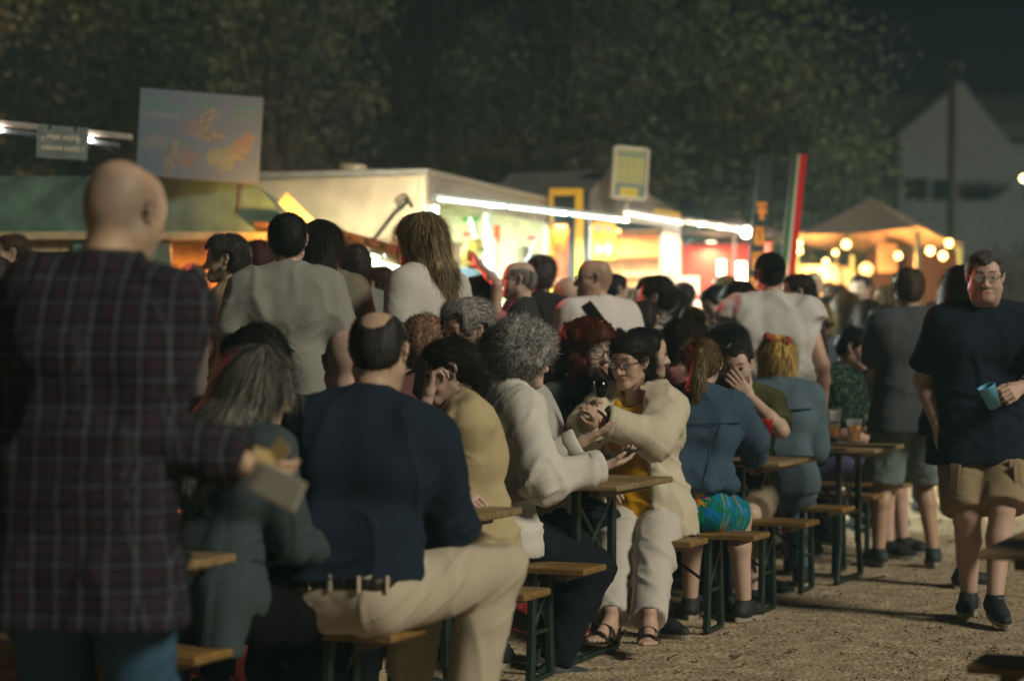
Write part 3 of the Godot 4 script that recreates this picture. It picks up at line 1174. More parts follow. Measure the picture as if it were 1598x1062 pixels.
	for k in 2:
		var e: Vector3 = knee[k]
		var fl := 0
		if bf < 1.0:
			e = hipj[k].lerp(knee[k], bf)
			fl = 1
		fb.cap(hipj[k] - PB.z * 0.01, e, 0.093 * lw2 + pl, lerpf(0.088, 0.064, minf(bf, 1.0)) * lw2 + bl * 1.4, 0.022, fl)
		if bf > 1.0:
			var e2: Vector3 = knee[k].lerp(ank[k], bf - 1.0)
			var sw: Vector3 = knee[k].lerp(e2, 0.4) - toe[k].z * 0.008
			fb.cap(knee[k], sw, 0.063 * lw2 + bl, 0.060 * lw2 + bl, 0.02)
			fb.cap(sw, e2, 0.060 * lw2 + bl, 0.046 * lw2 + bl * 1.5, 0.02, 1)
	fb.clip(Vector3.UP, hip + S1.y * 0.12 * sc)
	m = fb.net()
	fold_push(m[0], m[1], 0.011, knee[0].y, hx)
	mi(bt.get("name", "shorts" if bf <= 1.05 else "trousers"), arr(m[0], normals(m[0], m[2]), m[2]), cloth(bt.c, bt.get("kind", "plain")), root)
	# ---- shirt or jacket
	var tp: Dictionary = o.get("top", {"c": Color(0.3, 0.3, 0.3)})
	var l: float = tp.get("loose", 0.016)
	var sf: float = tp.get("sleeve", 0.75)
	var hem: float = tp.get("hem", -0.02 if sit else -0.10) * sc
	var fs := Field.new(Vector3(lo.x, maxf(lo.y, hip.y + hem - 0.1), lo.z), hi, cell)
	var X := func(c: Vector3, B: Basis, x: float, r: float, r2: float, kk: float): fs.cap(c - B.x * x * sc, c + B.x * x * sc, r, r2, kk)
	X.call(hip + Vector3(0, 0.02, 0), Basis(), 0.075 * w, 0.113 * w * sc + l, 0.113 * w * sc + l, 0.05)
	if hem < -0.06:
		X.call(hip + Vector3(0, hem - 0.02, 0), LB, 0.08 * w, 0.118 * w * sc + l * 1.4 + 0.006, 0.118 * w * sc + l * 1.4 + 0.006, 0.06)
		X.call(hip + Vector3(0, hem * 0.5, 0), LB, 0.08 * w, 0.118 * w * sc + l * 1.3, 0.118 * w * sc + l * 1.3, 0.05)
	X.call(waist, S1, (0.062 if not fem else 0.05) * w, 0.103 * w * ft * sc + l, 0.103 * w * ft * sc + l, 0.07)
	X.call(chest, S2, 0.085 * lerpf(1.0, w, 0.8) * ft, 0.108 * lerpf(1.0, w, 0.8) * ft * sc + l, 0.108 * lerpf(1.0, w, 0.8) * ft * sc + l, 0.07)
	X.call(neck - S3.y * 0.085 * sc, S3, 0.11 * lerpf(1.0, w, 0.8) * ft, 0.085 * sc * ft + l, 0.085 * sc * ft + l, 0.06)
	if belly > 0.0:
		fs.cap(waist + S1.z * 0.06 * sc, hip + S1.y * 0.08 * sc + S1.z * 0.06 * sc, 0.11 * belly * sc, 0.115 * belly * sc, 0.06)
		fs.cap(hip + Vector3(-0.06, -0.02, 0.07) * sc, hip + Vector3(-0.07, hem - 0.03, 0.075), 0.13 * belly * sc, 0.135 * belly * sc, 0.06)
		fs.cap(hip + Vector3(0.06, -0.02, 0.07) * sc, hip + Vector3(0.07, hem - 0.03, 0.075), 0.13 * belly * sc, 0.135 * belly * sc, 0.06)
	if fem:
		for q in [-1.0, 1.0]:
			fs.cap(chest + S2 * Vector3(q * 0.065, 0.0, 0.085) * sc, chest + S2 * Vector3(q * 0.06, 0.01, 0.07) * sc, 0.055 * sc, 0.06 * sc, 0.04)
	for k in 2:
		fs.cap(neck + S3.y * 0.0, sh[k] + S3.y * 0.012 * sc, 0.055 * sc + l * 0.4, 0.052 * sc + l * 0.6, 0.05)
		var aw := sc * ft * lerpf(1.0, w, 0.6)
		if sf > 0.0:
			var e: Vector3 = sh[k].lerp(elb[k], minf(sf, 1.0))
			fs.cap(sh[k], e, 0.061 * aw + l, lerpf(0.06, 0.05, minf(sf, 1.0)) * aw + l * 1.3, 0.035, 1 if sf <= 1.0 else 0)
			if sf > 1.0:
				fs.cap(elb[k], elb[k].lerp(wri[k], sf - 1.0), 0.049 * aw + l, 0.036 * aw + l * 1.1, 0.02, 1)
	if tp.get("hood", false):
		fs.cap(neck + S3 * Vector3(-0.10, 0.005, -0.05) * sc, neck + S3 * Vector3(0.10, 0.005, -0.05) * sc, 0.05, 0.05, 0.03)
		fs.cap(neck + S3 * Vector3(-0.07, -0.05, -0.13) * sc, neck + S3 * Vector3(0.07, -0.05, -0.13) * sc, 0.06, 0.06, 0.05)
		for q in [-1.0, 1.0]:
			fs.cap(neck + S3 * Vector3(q * 0.10, 0.005, -0.05) * sc, neck + S3 * Vector3(q * 0.10, -0.06, 0.07) * sc, 0.045, 0.03, 0.03)
	if tp.get("skirt", 0.0) > 0.0:   # a long garment that hangs over the seat
		for q in [-0.12, 0.0, 0.12]:
			fs.cap(hip + Vector3(q, 0.0, -0.06), hip + Vector3(q * 1.3, -tp.skirt, -0.12), 0.07, 0.06, 0.05)
		hem = -tp.skirt
	fs.clip(Vector3(0, -1, 0), hip + Vector3(0, hem, 0))
	fs.sub(neck + S3 * Vector3(0, 0.03, 0.012) * sc, hc, 0.057 * hs * lerpf(1.0, w, 0.6), 0.06 * hs, 0.008)
	if tp.has("open"):
		var ow: float = tp.open
		fs.sub(neck + S3 * Vector3(0, -0.02, 0.12) * sc, hip + Vector3(0, hem - 0.1, 0.17) * sc, ow * 0.8, ow * 1.3, 0.02)
	m = fs.net()
	fold_push(m[0], m[1], tp.get("fold", 0.012), waist.y - 0.04, hx * 1.7)
	mi(tp.get("name", "shirt"), arr(m[0], normals(m[0], m[2]), m[2]), cloth(tp.c, tp.get("kind", "plain")), root)
	if tp.has("under"):
		var fu := Field.new(Vector3(lo.x, maxf(lo.y, hip.y - 0.1), lo.z), Vector3(hi.x, neck.y + 0.1, hi.z), cell)
		for q in [[hip + Vector3(0, 0.0, 0.03), 0.085 * w, 0.118], [waist + S1.z * 0.02, 0.07 * w, 0.11], [chest + S2.z * 0.02, 0.085, 0.112], [neck - S3.y * 0.085 * sc + S3.z * 0.01, 0.09, 0.088]]:
			fu.cap(q[0] - S2.x * q[1] * sc, q[0] + S2.x * q[1] * sc, q[2] * sc, q[2] * sc, 0.06)
		fu.sub(neck + S3 * Vector3(0, 0.0, 0.04) * sc, hc, 0.065 * hs, 0.06 * hs, 0.01)
		fu.clip(Vector3(0, -1, 0), hip + Vector3(0, -0.06, 0))
		m = fu.net()
		fold_push(m[0], m[1], 0.012, waist.y - 0.08, hx)
		mi("shirt", arr(m[0], normals(m[0], m[2]), m[2]), cloth(tp.under), root)
	# ---- collar or neckband
	var nr := 0.062 * hs * lerpf(1.0, w, 0.6)
	var st := begin(false)
	var NB := S3
	if tp.get("collar", false):
		for k in 24:
			var q := []
			for kk in [k, k + 1]:
				var a: float = 0.18 + (TAU - 0.36) * kk / 24.0
				var dv := Vector3(sin(a), 0, cos(a))
				var back := 0.5 - 0.5 * cos(a)
				q.append(neck + NB * (dv * (nr + 0.004) + Vector3(0, -0.035 + 0.012 * back, 0.012)))
				q.append(neck + NB * (dv * (nr + 0.004) + Vector3(0, 0.012 + 0.028 * back, 0.006)))
				q.append(neck + NB * (dv * (nr + 0.014) + Vector3(0, 0.012 + 0.027 * back, 0.006)))
				q.append(neck + NB * (dv * (nr + 0.034) + Vector3(0, -0.032 + 0.016 * back, 0.012)))
			for j in 3:
				quad(st, q[j], q[j + 1], q[j + 5], q[j + 4])
		mi("collar", done(st), cloth(tp.c, tp.get("kind", "plain")), root)
	elif sf > 0.0 and not tp.has("open") and s > 200:
		var pts := []
		for k in 20:
			var a := TAU * k / 20.0
			pts.append(neck + NB * Vector3(sin(a) * (nr + 0.002), -0.004 - 0.028 * (0.5 + 0.5 * cos(a)), cos(a) * (nr + 0.004) + 0.012))
		tube(st, pts, 0.0075, 6, true)
		mi("neckband", done(st), cloth(tp.c, tp.get("kind", "plain")), root)
	if sf > 1.8 and s > 250:
		for k in 2:
			var aw := sc * ft * lerpf(1.0, w, 0.6)
			var ce: Vector3 = elb[k].lerp(wri[k], sf - 1.0)
			var cy: Vector3 = (wri[k] - elb[k]).normalized()
			var cb := between(Vector3.ZERO, cy)
			var r := 0.036 * aw + l * 1.02
			st = begin(false)
			lathe(st, [[r * 0.9, 0.014], [r + 0.002, 0.012], [r + 0.006, -0.002], [r + 0.006, -0.034], [r + 0.001, -0.040], [r * 0.9, -0.042]], 18, ce, Basis(cb.y, cb.x, -cb.z))
			mi("cuff", done(st), cloth(tp.c, tp.get("kind", "plain")), root)
	# ---- hair, eyes, glasses, hat
	var hv := func(n: String, mm: Mesh, mat: Material) -> MeshInstance3D:
		var q := mi(n, mm, mat, root)
		q.transform = HT
		return q
	if o.get("hair", "short") != "none":
		hv.call("hair", hair_mesh(o.get("hair", "short"), 1.0 if s > 290 else 1.6), hair_mat(o.get("hc", Color(0.13, 0.10, 0.085))))
	if o.has("beardhair"):
		hv.call("beard", hair_mesh("beard", 1.6), hair_mat(o.beardhair))
	if s > 220:
		var em := plain("eye", Color.WHITE, 0.12)
		em.vertex_color_use_as_albedo = true
		for q in [-1.0, 1.0]:
			var e := mi("eye", eye_mesh(), em, root)
			e.transform = HT * Transform3D(Basis(Vector3.UP, o.get("gaze", 0.0)), Vector3(q * 0.032, -0.001, 0.0835))
	if o.has("glasses"):
		var gm := glasses_mesh(o.glasses == "sun", 0.0012 if o.glasses == "thin" else 0.0022)
		hv.call("glasses_frame", gm[0], plain("frame", Color(0.06, 0.05, 0.05), 0.25))
		var gl: StandardMaterial3D
		if o.glasses == "sun":
			gl = plain("dark lens", Color(0.02, 0.02, 0.03), 0.05)
		else:
			gl = plain("lens", Color(0.9, 0.95, 0.95, 0.1), 0.03)
			gl.transparency = BaseMaterial3D.TRANSPARENCY_ALPHA
		hv.call("lens", gm[1], gl)
	if o.has("cap"):
		var cm := cap_mesh(o.get("capback", false))
		hv.call("cap", cm[0], cloth(o.cap))
		hv.call("cap_brim", cm[1], cloth(o.cap))
	# ---- shoes
	var shm := shoe_mesh(barefoot)
	for k in 2:
		var nm := "sandal" if barefoot == "sandal" else "shoe"
		var B: Basis = toe[k]
		if o.has("RT" if k == 0 else "LT"):
			B = B * Basis(Vector3.RIGHT, deg_to_rad(o["RT" if k == 0 else "LT"]))
		var sx := mi(nm, shm[0], plain("shoe" + str(o.get("shoec", Color(0.08, 0.08, 0.09))), o.get("shoec", Color(0.08, 0.08, 0.09)), 0.7), root)
		sx.transform = Transform3D(B, ank[k])
		if shm.size() > 1:
			mi("sole", shm[1], plain("sole", o.get("sole", Color(0.55, 0.52, 0.46)), 0.8), sx)
		if shm.size() > 2:
			mi("lace", shm[2], plain("lace", Color(0.5, 0.5, 0.5), 0.9), sx)
	last.merge({"root": root, "shirt": fs, "trousers": fb, "hip": hip, "waist": waist, "chest": chest, "neck": neck, "S3": S3, "S2": S2, "hc": hc, "HT": HT, "sc": sc, "knee": knee, "ank": ank, "elb": elb, "wri": wri, "sh": sh}, true)
	spent += Time.get_ticks_msec() - t0
	if sc < 0.8 or sc > 1.17:
		print("scale %.2f  %s" % [sc, label])
	return root

var spent := 0
func g_down(g) -> bool:
	return g is String and g in ["down", "pocket"]

# a band of cloth laid on a garment along points given in the person's frame, looked for from the direction `from`
func strap(name_: String, f: Field, pts: Array, from: Vector3, width: float, mat: Material, thick := 0.005) -> void:
	var st := begin(false)
	var on := []
	for k in pts.size() - 1:
		for j in 5:
			var p: Vector3 = (pts[k] as Vector3).lerp(pts[k + 1], j / 5.0)
			on.append(f.hit(p + from * 0.45, -from) + from * (0.012 + thick))
	for k in on.size() - 1:
		if on[k].distance_to(on[k + 1]) < 0.3:
			bx(st, Vector3(on[k].distance_to(on[k + 1]) * 1.12, thick, width), (on[k] + on[k + 1]) * 0.5, between(on[k], on[k + 1], from), 0.001)
	mi(name_, done(st), mat, last.root)

# a band round the body at a height
func ring(name_: String, f: Field, c: Vector3, h: float, mat: Material, out := 0.013) -> void:
	var st := begin(false)
	var pts := []
	for k in 48:
		var a := TAU * k / 48.0
		var d := Vector3(sin(a), 0, cos(a))
		pts.append(c + d * minf((f.hit(c + d * 0.45, -d) - c).length(), 0.195) + d * out)
	for k in 48:
		var p: Vector3 = pts[k]
		var q: Vector3 = pts[(k + 1) % 48]
		bx(st, Vector3(p.distance_to(q) * 1.1, h, 0.004), (p + q) * 0.5, between(p, q), 0.001)
	mi(name_, done(st), mat, last.root)

# ---------------------------------------------------------------- the place
func build_ground() -> void:
	var vs := PackedVector3Array()
	var uv := PackedVector2Array()
	var ix := PackedInt32Array()
	var NX := 150
	var NZ := 170
	var fx := func(i): 
		var u: float = (i - 75) / 75.0
		return 5.0 * u + 55.0 * pow(u, 5) + 240.0 * pow(u, 15)
	var fz := func(j):
		var v: float = j / 170.0
		return 6.0 - 22.0 * v - 60.0 * pow(v, 5) - 360.0 * pow(v, 14)
	for j in NZ + 1:
		for i in NX + 1:
			var x: float = fx.call(i)
			var z: float = fz.call(j)
			var y := ground_y(x, -z)
			y += 0.012 * noise.get_noise_2d(x * 60.0, z * 60.0) + 0.005 * noise.get_noise_2d(x * 300.0, z * 300.0)
			vs.append(Vector3(x, y, z))
			uv.append(Vector2(x, z))
	for j in NZ:
		for i in NX:
			var a := j * (NX + 1) + i
			ix.append_array([a, a + NX + 2, a + 1, a, a + NX + 1, a + NX + 2])
	var m := plain("sandy ground", Color(0.92, 0.82, 0.66), 0.95)
	m.albedo_texture = ntex("ground", 0.012, 0.68, 1.0, 6, 1024)
	m.uv1_scale = Vector3(0.42, 0.42, 1)
	m.detail_enabled = true
	m.detail_albedo = ntex("ground2", 0.09, 0.72, 1.0, 3, 512)
	m.detail_blend_mode = BaseMaterial3D.BLEND_MODE_MUL
	m.detail_uv_layer = BaseMaterial3D.DETAIL_UV_1
	m.normal_enabled = true
	m.normal_texture = ntex("groundn", 0.07, 0.0, 9.0, 5, 1024, true)
	m.normal_scale = 0.55
	struct("ground", arr(vs, normals(vs, ix), ix, PackedColorArray(), uv), m)
	# loose stones
	var mm := MultiMesh.new()
	mm.transform_format = MultiMesh.TRANSFORM_3D
	mm.use_colors = true
	var f := SphereMesh.new()
	f.radius = 1.0
	f.height = 2.0
	f.radial_segments = 6
	f.rings = 3
	mm.mesh = f
	var N := 15000
	mm.instance_count = N
	rng.seed = 5
	for k in N:
		var d := 8.0 + 10.0 * pow(rng.randf(), 1.4)
		var x := rng.randf_range(-0.10, 0.26) * d + 0.4
		var r := 0.002 + 0.007 * pow(rng.randf(), 5.0)
		var b := Basis.from_euler(Vector3(rng.randf() * 3, rng.randf() * 6, rng.randf() * 3)).scaled_local(Vector3(r, r * rng.randf_range(0.5, 0.8), r * rng.randf_range(0.7, 1.3)))
		mm.set_instance_transform(k, Transform3D(b, Vector3(x, ground_y(x, d) + r * 0.3, -d)))
		var c := rng.randf_range(0.14, 0.34)
		mm.set_instance_color(k, Color(c, c * 0.86, c * 0.68))
	var g := MultiMeshInstance3D.new()
	g.multimesh = mm
	var gm := plain("stones", Color.WHITE, 0.9)
	gm.vertex_color_use_as_albedo = true
	g.material_override = gm
	g.name = "gravel"
	add_child(g)
	g.set_meta("kind", "stuff")
	g.set_meta("label", "loose pale gravel strewn over the sandy ground")
	# fallen leaves and scraps
	var lv := PackedVector3Array()
	var ln := PackedVector3Array()
	var li := PackedInt32Array()
	for k in 260:
		var d := rng.randf_range(8.5, 15.0)
		var x := rng.randf_range(-0.02, 0.25) * d
		leaf(lv, ln, li, null, Vector3(x, 0.012 + ground_y(x, d), -d), Vector3(rng.randfn() * 0.3, 1, rng.randfn() * 0.3).normalized(), rng.randf_range(0.012, 0.03), Color.WHITE)
	var fl := mi("fallen_leaves", arr(lv, ln, li), plain("dry leaf", Color(0.36, 0.27, 0.15), 0.9))
	fl.set_meta("kind", "stuff")
	fl.set_meta("label", "dry fallen leaves scattered on the sandy ground")
	var st := begin()
	quad(st, Vector3(-0.04, 0.008, -0.03), Vector3(0.045, 0.006, -0.028), Vector3(0.05, 0.014, 0.03), Vector3(-0.038, 0.006, 0.028))
	quad(st, Vector3(-0.038, 0.006, 0.028), Vector3(0.05, 0.014, 0.03), Vector3(0.046, 0.03, 0.045), Vector3(-0.03, 0.016, 0.045))
	var sc := mi("paper_scrap", done(st), plain("paper", Color(0.8, 0.78, 0.72), 0.9))
	sc.position = Vector3(2.08, 0.006, -12.45)
	tag(sc, "crumpled white paper scrap lying on the sandy ground", "litter")

func leaf(vs: PackedVector3Array, ns: PackedVector3Array, ix: PackedInt32Array, cs, p: Vector3, n: Vector3, r: float, c: Color) -> void:
	var t := n.cross(Vector3(rng.randfn(), rng.randfn(), rng.randfn())).normalized()
	var b := n.cross(t)
	var i := vs.size()
	vs.append_array([p - t * r, p + b * r * 0.5 + n * r * 0.15, p + t * r, p - b * r * 0.5 + n * r * 0.15])
	ns.append_array([n, n, n, n])
	if cs != null:
		(cs as Array).append_array([c, c, c, c])
	ix.append_array([i, i + 1, i + 2, i, i + 2, i + 3])

func tree(label: String, kind: String, x: float, d: float, h: float, r: Vector3, count: int, seed_: int, tint: Color) -> void:
	rng.seed = seed_
	var root := thing(kind, label, "tree" if kind != "shrub" else "shrub", Vector3(x, 0, -d), 0.0, "trees behind the stalls" if kind != "shrub" else "shrubs below the gabled house")
	var bark := worn("bark", Color(0.27, 0.23, 0.19), 0.95, 0.0, 3.0, 0.45)
	var st := begin(false)
	var cy := h - r.y
	if kind != "shrub":
		tube(st, [Vector3(0, 0, 0), Vector3(0.05, h * 0.25, 0.03), Vector3(-0.04, h * 0.45, 0), Vector3(0.05, h * 0.75, 0)], [0.2, 0.15, 0.11, 0.04], 8)
	else:
		for k in 4:
			tube(st, [Vector3(0.1 * k - 0.2, 0, 0), Vector3(0.3 * k - 0.5, h * 0.6, 0.1 * k)], [0.03, 0.01], 5)
	mi("trunk", done(st), bark, root)
	var clumps := []
	var nc := int(26 + count / 260)
	for k in nc:
		var q := Vector3(rng.randfn(), rng.randfn(), rng.randfn()).normalized() * pow(rng.randf(), 0.45)
		clumps.append([Vector3(q.x * r.x, cy + q.y * r.y, q.z * r.z), rng.randf_range(0.28, 0.62) * (1.0 if kind != "shrub" else 0.5), rng.randf_range(0.35, 1.3)])
	st = begin(false)
	if kind != "shrub":
		for k in 12:
			var c: Vector3 = clumps[k * 2][0]
			var a := Vector3(0, h * rng.randf_range(0.25, 0.5), 0)
			tube(st, [a, (a + c) * 0.5 + Vector3(0, -0.25, 0), c, c + (c - a).normalized() * 0.5], [0.06, 0.045, 0.025, 0.008], 5)
		mi("limb", done(st), bark, root)
	var vs := PackedVector3Array()
	var ns := PackedVector3Array()
	var ix := PackedInt32Array()
	var cs := []
	for k in count:
		var c: Array = clumps[rng.randi() % nc]
		var q := Vector3(rng.randfn(), rng.randfn() * 0.75, rng.randfn()) * (c[1] as float) * 0.75
		var p: Vector3 = c[0] + q
		if p.y < 0.15:
			continue
		var n := (q.normalized() + Vector3(rng.randfn(), rng.randfn() + 0.6, rng.randfn()) * 0.6).normalized()
		var t: float = c[2] * rng.randf_range(0.85, 1.12)
		leaf(vs, ns, ix, cs, p, n, rng.randf_range(0.035, 0.075), Color(tint.r * t, tint.g * t, tint.b * t))
	var lm := plain("leaf", Color.WHITE, 0.75)
	lm.vertex_color_use_as_albedo = true
	lm.backlight_enabled = true
	lm.backlight = Color(0.16, 0.15, 0.06)
	mi("crown", arr(vs, ns, ix, PackedColorArray(cs)), lm, root)

func wood(key: String, col: Color) -> StandardMaterial3D:
	if mats.has("wood" + key):
		return mats["wood" + key]
	var m := plain("wood " + key, col, 0.55)
	m.albedo_texture = ntex("grain", 0.025, 0.5, 1.0, 5, 512)
	m.uv1_triplanar = true
	m.uv1_scale = Vector3(0.35, 5.0, 5.0)
	m.uv1_offset = Vector3(hash(key) % 17 * 0.13, hash(key) % 7 * 0.2, 0.1)
	m.detail_enabled = true
	m.detail_albedo = ntex("stains", 0.03, 0.62, 1.0, 5)
	m.detail_blend_mode = BaseMaterial3D.BLEND_MODE_MUL
	m.roughness_texture = ntex("rgh", 0.03, 0.75, 1.0)
	mats["wood" + key] = m
	return m

func build_tables() -> void:
	var steel := worn("green steel", Color(0.115, 0.20, 0.17), 0.5, 0.0, 2.0, 0.6)
	var X := Vector3(0.917, 0, 0.40)
	var B := Basis(X, Vector3.UP, Vector3(-0.40, 0, 0.917))
	var turn := -atan2(0.40, 0.917)
	# one table: origin on the ground below its middle, long axis x
	var t0 := Node3D.new()
	t0.name = "beer_table"
	for k in 3:
		var p := mi("plank", boxm(Vector3(2.2, 0.026, 0.229), 0.005), wood("top%d" % k, [Color(0.84, 0.70, 0.50), Color(0.80, 0.65, 0.44), Color(0.86, 0.73, 0.54)][k]), t0)
		p.position = Vector3(0, 0.757, (k - 1) * 0.2325)
	for e in [-1.0, 1.0]:
		var p := mi("end_batten", boxm(Vector3(0.045, 0.03, 0.62), 0.004), wood("batten", Color(0.62, 0.47, 0.30)), t0)
		p.position = Vector3(e * 0.98, 0.728, 0)
		var xx: float = e * 0.86
		for z in [-1.0, 1.0]:
			var st := begin()
			bar(st, Vector3(xx, 0.742, z * 0.21), Vector3(xx, 0.2, z * 0.21), 0.045, 0.03, Vector3.RIGHT)
			bar(st, Vector3(xx + 0.002, 0.215, z * 0.212), Vector3(xx + 0.002, 0.015, z * 0.265), 0.042, 0.028, Vector3.RIGHT)
			mi("leg", done(st), steel, t0)
			st = begin()
			bar(st, Vector3(xx + e * -0.012 * z, 0.70, z * 0.19), Vector3(xx + e * -0.012 * z, 0.40, z * -0.19), 0.006, 0.026, Vector3.UP)
			mi("cross_brace", done(st), steel, t0)
		var st := begin()
		bar(st, Vector3(xx, 0.39, -0.19), Vector3(xx, 0.39, 0.19), 0.02, 0.02)
		bar(st, Vector3(xx, 0.018, -0.262), Vector3(xx, 0.018, 0.262), 0.03, 0.022)
		mi("foot_bar", done(st), steel, t0)
		st = begin()
		bar(st, Vector3(xx - e * 0.02, 0.42, 0.0), Vector3(e * 0.42, 0.735, 0.0), 0.02, 0.012)
		bar(st, Vector3(xx - e * 0.02, 0.385, 0.05), Vector3(e * 0.40, 0.735, 0.05), 0.014, 0.012)
		mi("strut", done(st), steel, t0)
	var b0 := Node3D.new()
	b0.name = "beer_bench"
	var pl := mi("seat_plank", boxm(Vector3(2.2, 0.027, 0.245), 0.006), wood("seat", Color(0.80, 0.62, 0.34)), b0)
	pl.position = Vector3(0, 0.4565, 0)
	for e in [-1.0, 1.0]:
		var p := mi("end_batten", boxm(Vector3(0.045, 0.026, 0.2), 0.004), wood("batten", Color(0.62, 0.47, 0.30)), b0)
		p.position = Vector3(e * 0.99, 0.43, 0)
		var xx: float = e * 0.86
		for z in [-1.0, 1.0]:
			var st := begin()
			bar(st, Vector3(xx, 0.443, z * 0.075), Vector3(xx, 0.012, z * 0.105), 0.04, 0.028, Vector3.RIGHT)
			mi("leg", done(st), steel, b0)
			st = begin()
			bar(st, Vector3(xx + e * -0.012 * z, 0.40, z * 0.075), Vector3(xx + e * -0.012 * z, 0.23, z * -0.085), 0.006, 0.022)
			mi("cross_brace", done(st), steel, b0)
		var st := begin()
		bar(st, Vector3(xx, 0.016, -0.105), Vector3(xx, 0.016, 0.105), 0.026, 0.02)
		bar(st, Vector3(xx, 0.20, -0.085), Vector3(xx, 0.20, 0.085), 0.016, 0.016)
		mi("foot_bar", done(st), steel, b0)
		st = begin()
		bar(st, Vector3(xx - e * 0.02, 0.22, 0.0), Vector3(e * 0.5, 0.44, 0.0), 0.016, 0.012)
		mi("strut", done(st), steel, b0)
	var put := func(proto: Node3D, first: bool, at: Vector3, label: String, cat: String, grp: String, tilt: float):
		var o: Node3D = proto if first else proto.duplicate()
		o.name = numbered(proto.name if first else cat_name(cat))
		add_child(o)
		o.position = at
		o.rotation.y = turn + tilt
		tag(o, label, cat, grp)
	var tabs := [
		[-1.056, 5.51, "beer table nearest the lens, beside the plaid shirt"], [-0.24, 7.2, "beer table between the navy shirt's back and the tan knit sweater"],
		[0.436, 8.99, "beer table under the elbows of the curly grey woman and the cream jacket woman"], [1.316, 10.7, "beer table the blue denim jacket woman leans on, a red cup on it"],
		[2.0, 12.0, "beer table with two plastic cups of beer at its end"], [2.62, 14.1, "beer table behind the man in the grey T-shirt and shorts"], [1.0, 15.6, "beer table deep in the crowd behind the white sleeveless shirt"]]
	for k in tabs.size():
		var a: Array = tabs[k]
		put.call(t0, k == 0, Vector3(a[0], 0, -a[1]) - B.x * 1.1 - B.z * 0.35, a[2], "beer table", "wooden beer tables with green legs", 0.0)
	var ben := [
		[-0.80, 6.42, "bench under the woman in the long grey cardigan"], [-0.267, 6.88, "bench under the broad man in navy and khaki"], [0.145, 7.94, "bench under the woman in the tan knit sweater"],
		[0.385, 8.79, "bench under the curly grey woman in the white jacket"], [0.90, 9.95, "bench under the woman in the cream hooded jacket"], [1.22, 10.27, "bench under the woman in tropical print shorts"],
		[1.557, 11.0, "bench end below the red cup's table, empty at the aisle"], [1.877, 11.9, "bench under the blonde woman with the hair bow"], [2.2, 12.86, "bench beyond the table with the two beers"],
		[2.55, 13.85, "bench between the legs of the man in grey shorts and the back tables"], [2.95, 15.2, "bench behind the farthest beer table on the aisle"]]
	for k in ben.size():
		var a: Array = ben[k]
		put.call(b0, k == 0, Vector3(a[0], 0, -a[1]) - B.x * 1.1 + B.z * 0.125, a[2], "beer bench", "wooden beer benches with green legs", 0.0)
	# the row on the other side of the aisle shows only its ends
	var c := U(1524, 858, 6.22)
	put.call(t0, false, Vector3(c.x, 0, c.z) + B.x * 1.1 - B.z * 0.35, "dark table end across the aisle at the frame edge", "beer table", "wooden beer tables with green legs", 0.0)
	c = U(1507, 1036, 6.06)
	put.call(b0, false, Vector3(c.x, 0, c.z) + B.x * 1.1 - B.z * 0.125, "bench end across the aisle under the dark knee", "beer bench", "wooden beer benches with green legs", 0.0)

func cat_name(c: String) -> String:
	return c.replace(" ", "_")

func panel(n: String, parent: Node3D, lo: Vector3, hi: Vector3, mat: Material, ch := 0.006) -> MeshInstance3D:
	var o := mi(n, boxm((hi - lo).abs(), ch), mat, parent)
	o.position = (lo + hi) * 0.5
	return o

func omni(at: Vector3, col: Color, e: float, size := 0.05) -> void:
	var l := OmniLight3D.new()
	l.name = "lamp_light"
	add_child(l, true)
	l.position = at
	l.light_color = col
	l.light_energy = e
	l.light_size = size
	l.omni_range = 30.0
	l.omni_attenuation = 2.0
	l.shadow_enabled = true

func area(at: Vector3, towards: Vector3, along: Vector3, size: Vector2, col: Color, e: float) -> void:
	var l := AreaLight3D.new()
	l.name = "area_light"
	add_child(l, true)
	l.area_size = size
	var z := -towards.normalized()
	var x := (along - z * along.dot(z)).normalized()
	l.transform = Transform3D(Basis(x, z.cross(x), z), at)
	l.light_color = col
	l.light_energy = e
	l.area_range = 30.0
	l.shadow_enabled = true

# a run of light tubes from a to b: housing, glowing tubes, hangers; the light itself shines down and out
func spot(at: Vector3, towards: Vector3, ang: float, col: Color, e: float) -> void:
	var l := SpotLight3D.new()
	l.name = "spot_light"
	add_child(l, true)
	l.position = at
	var z := -towards.normalized()
	var x := Vector3.UP.cross(z).normalized()
	l.basis = Basis(x, z.cross(x), z)
	l.spot_angle = ang
	l.spot_range = 30.0
	l.spot_attenuation = 2.0
	l.light_size = 0.06
	l.light_color = col
	l.light_energy = e
	l.shadow_enabled = true

func light_strip(label: String, a: Vector3, b: Vector3, n: int, col: Color, em: float, le: float, out: Vector3) -> void:
	var root := thing("light_strip", label, "light strip", (a + b) * 0.5)
	var h := (b - a) * 0.5
	var st := begin()
	bar(st, -h + Vector3(0, 0.03, 0), h + Vector3(0, 0.03, 0), 0.07, 0.02)
	mi("housing", done(st), plain("housing", Color(0.6, 0.6, 0.6), 0.5), root)
	var gm := glow("tube" + str(col) + str(em), col, em)
	for k in n:
		var p := -h + (h * 2.0) * (k + 0.03) / n
		var q := -h + (h * 2.0) * (k + 0.95) / n
		st = begin()
		bar(st, p - Vector3(0, 0.0, 0), q - Vector3(0, 0.0, 0), 0.024, 0.024)
		mi("tube", done(st), gm, root)
		area(root.position + (p + q) * 0.5 - Vector3(0, 0.024, 0), Vector3(0, -1, 0) + out * 0.45, q - p, Vector2(p.distance_to(q), 0.05), col, le)

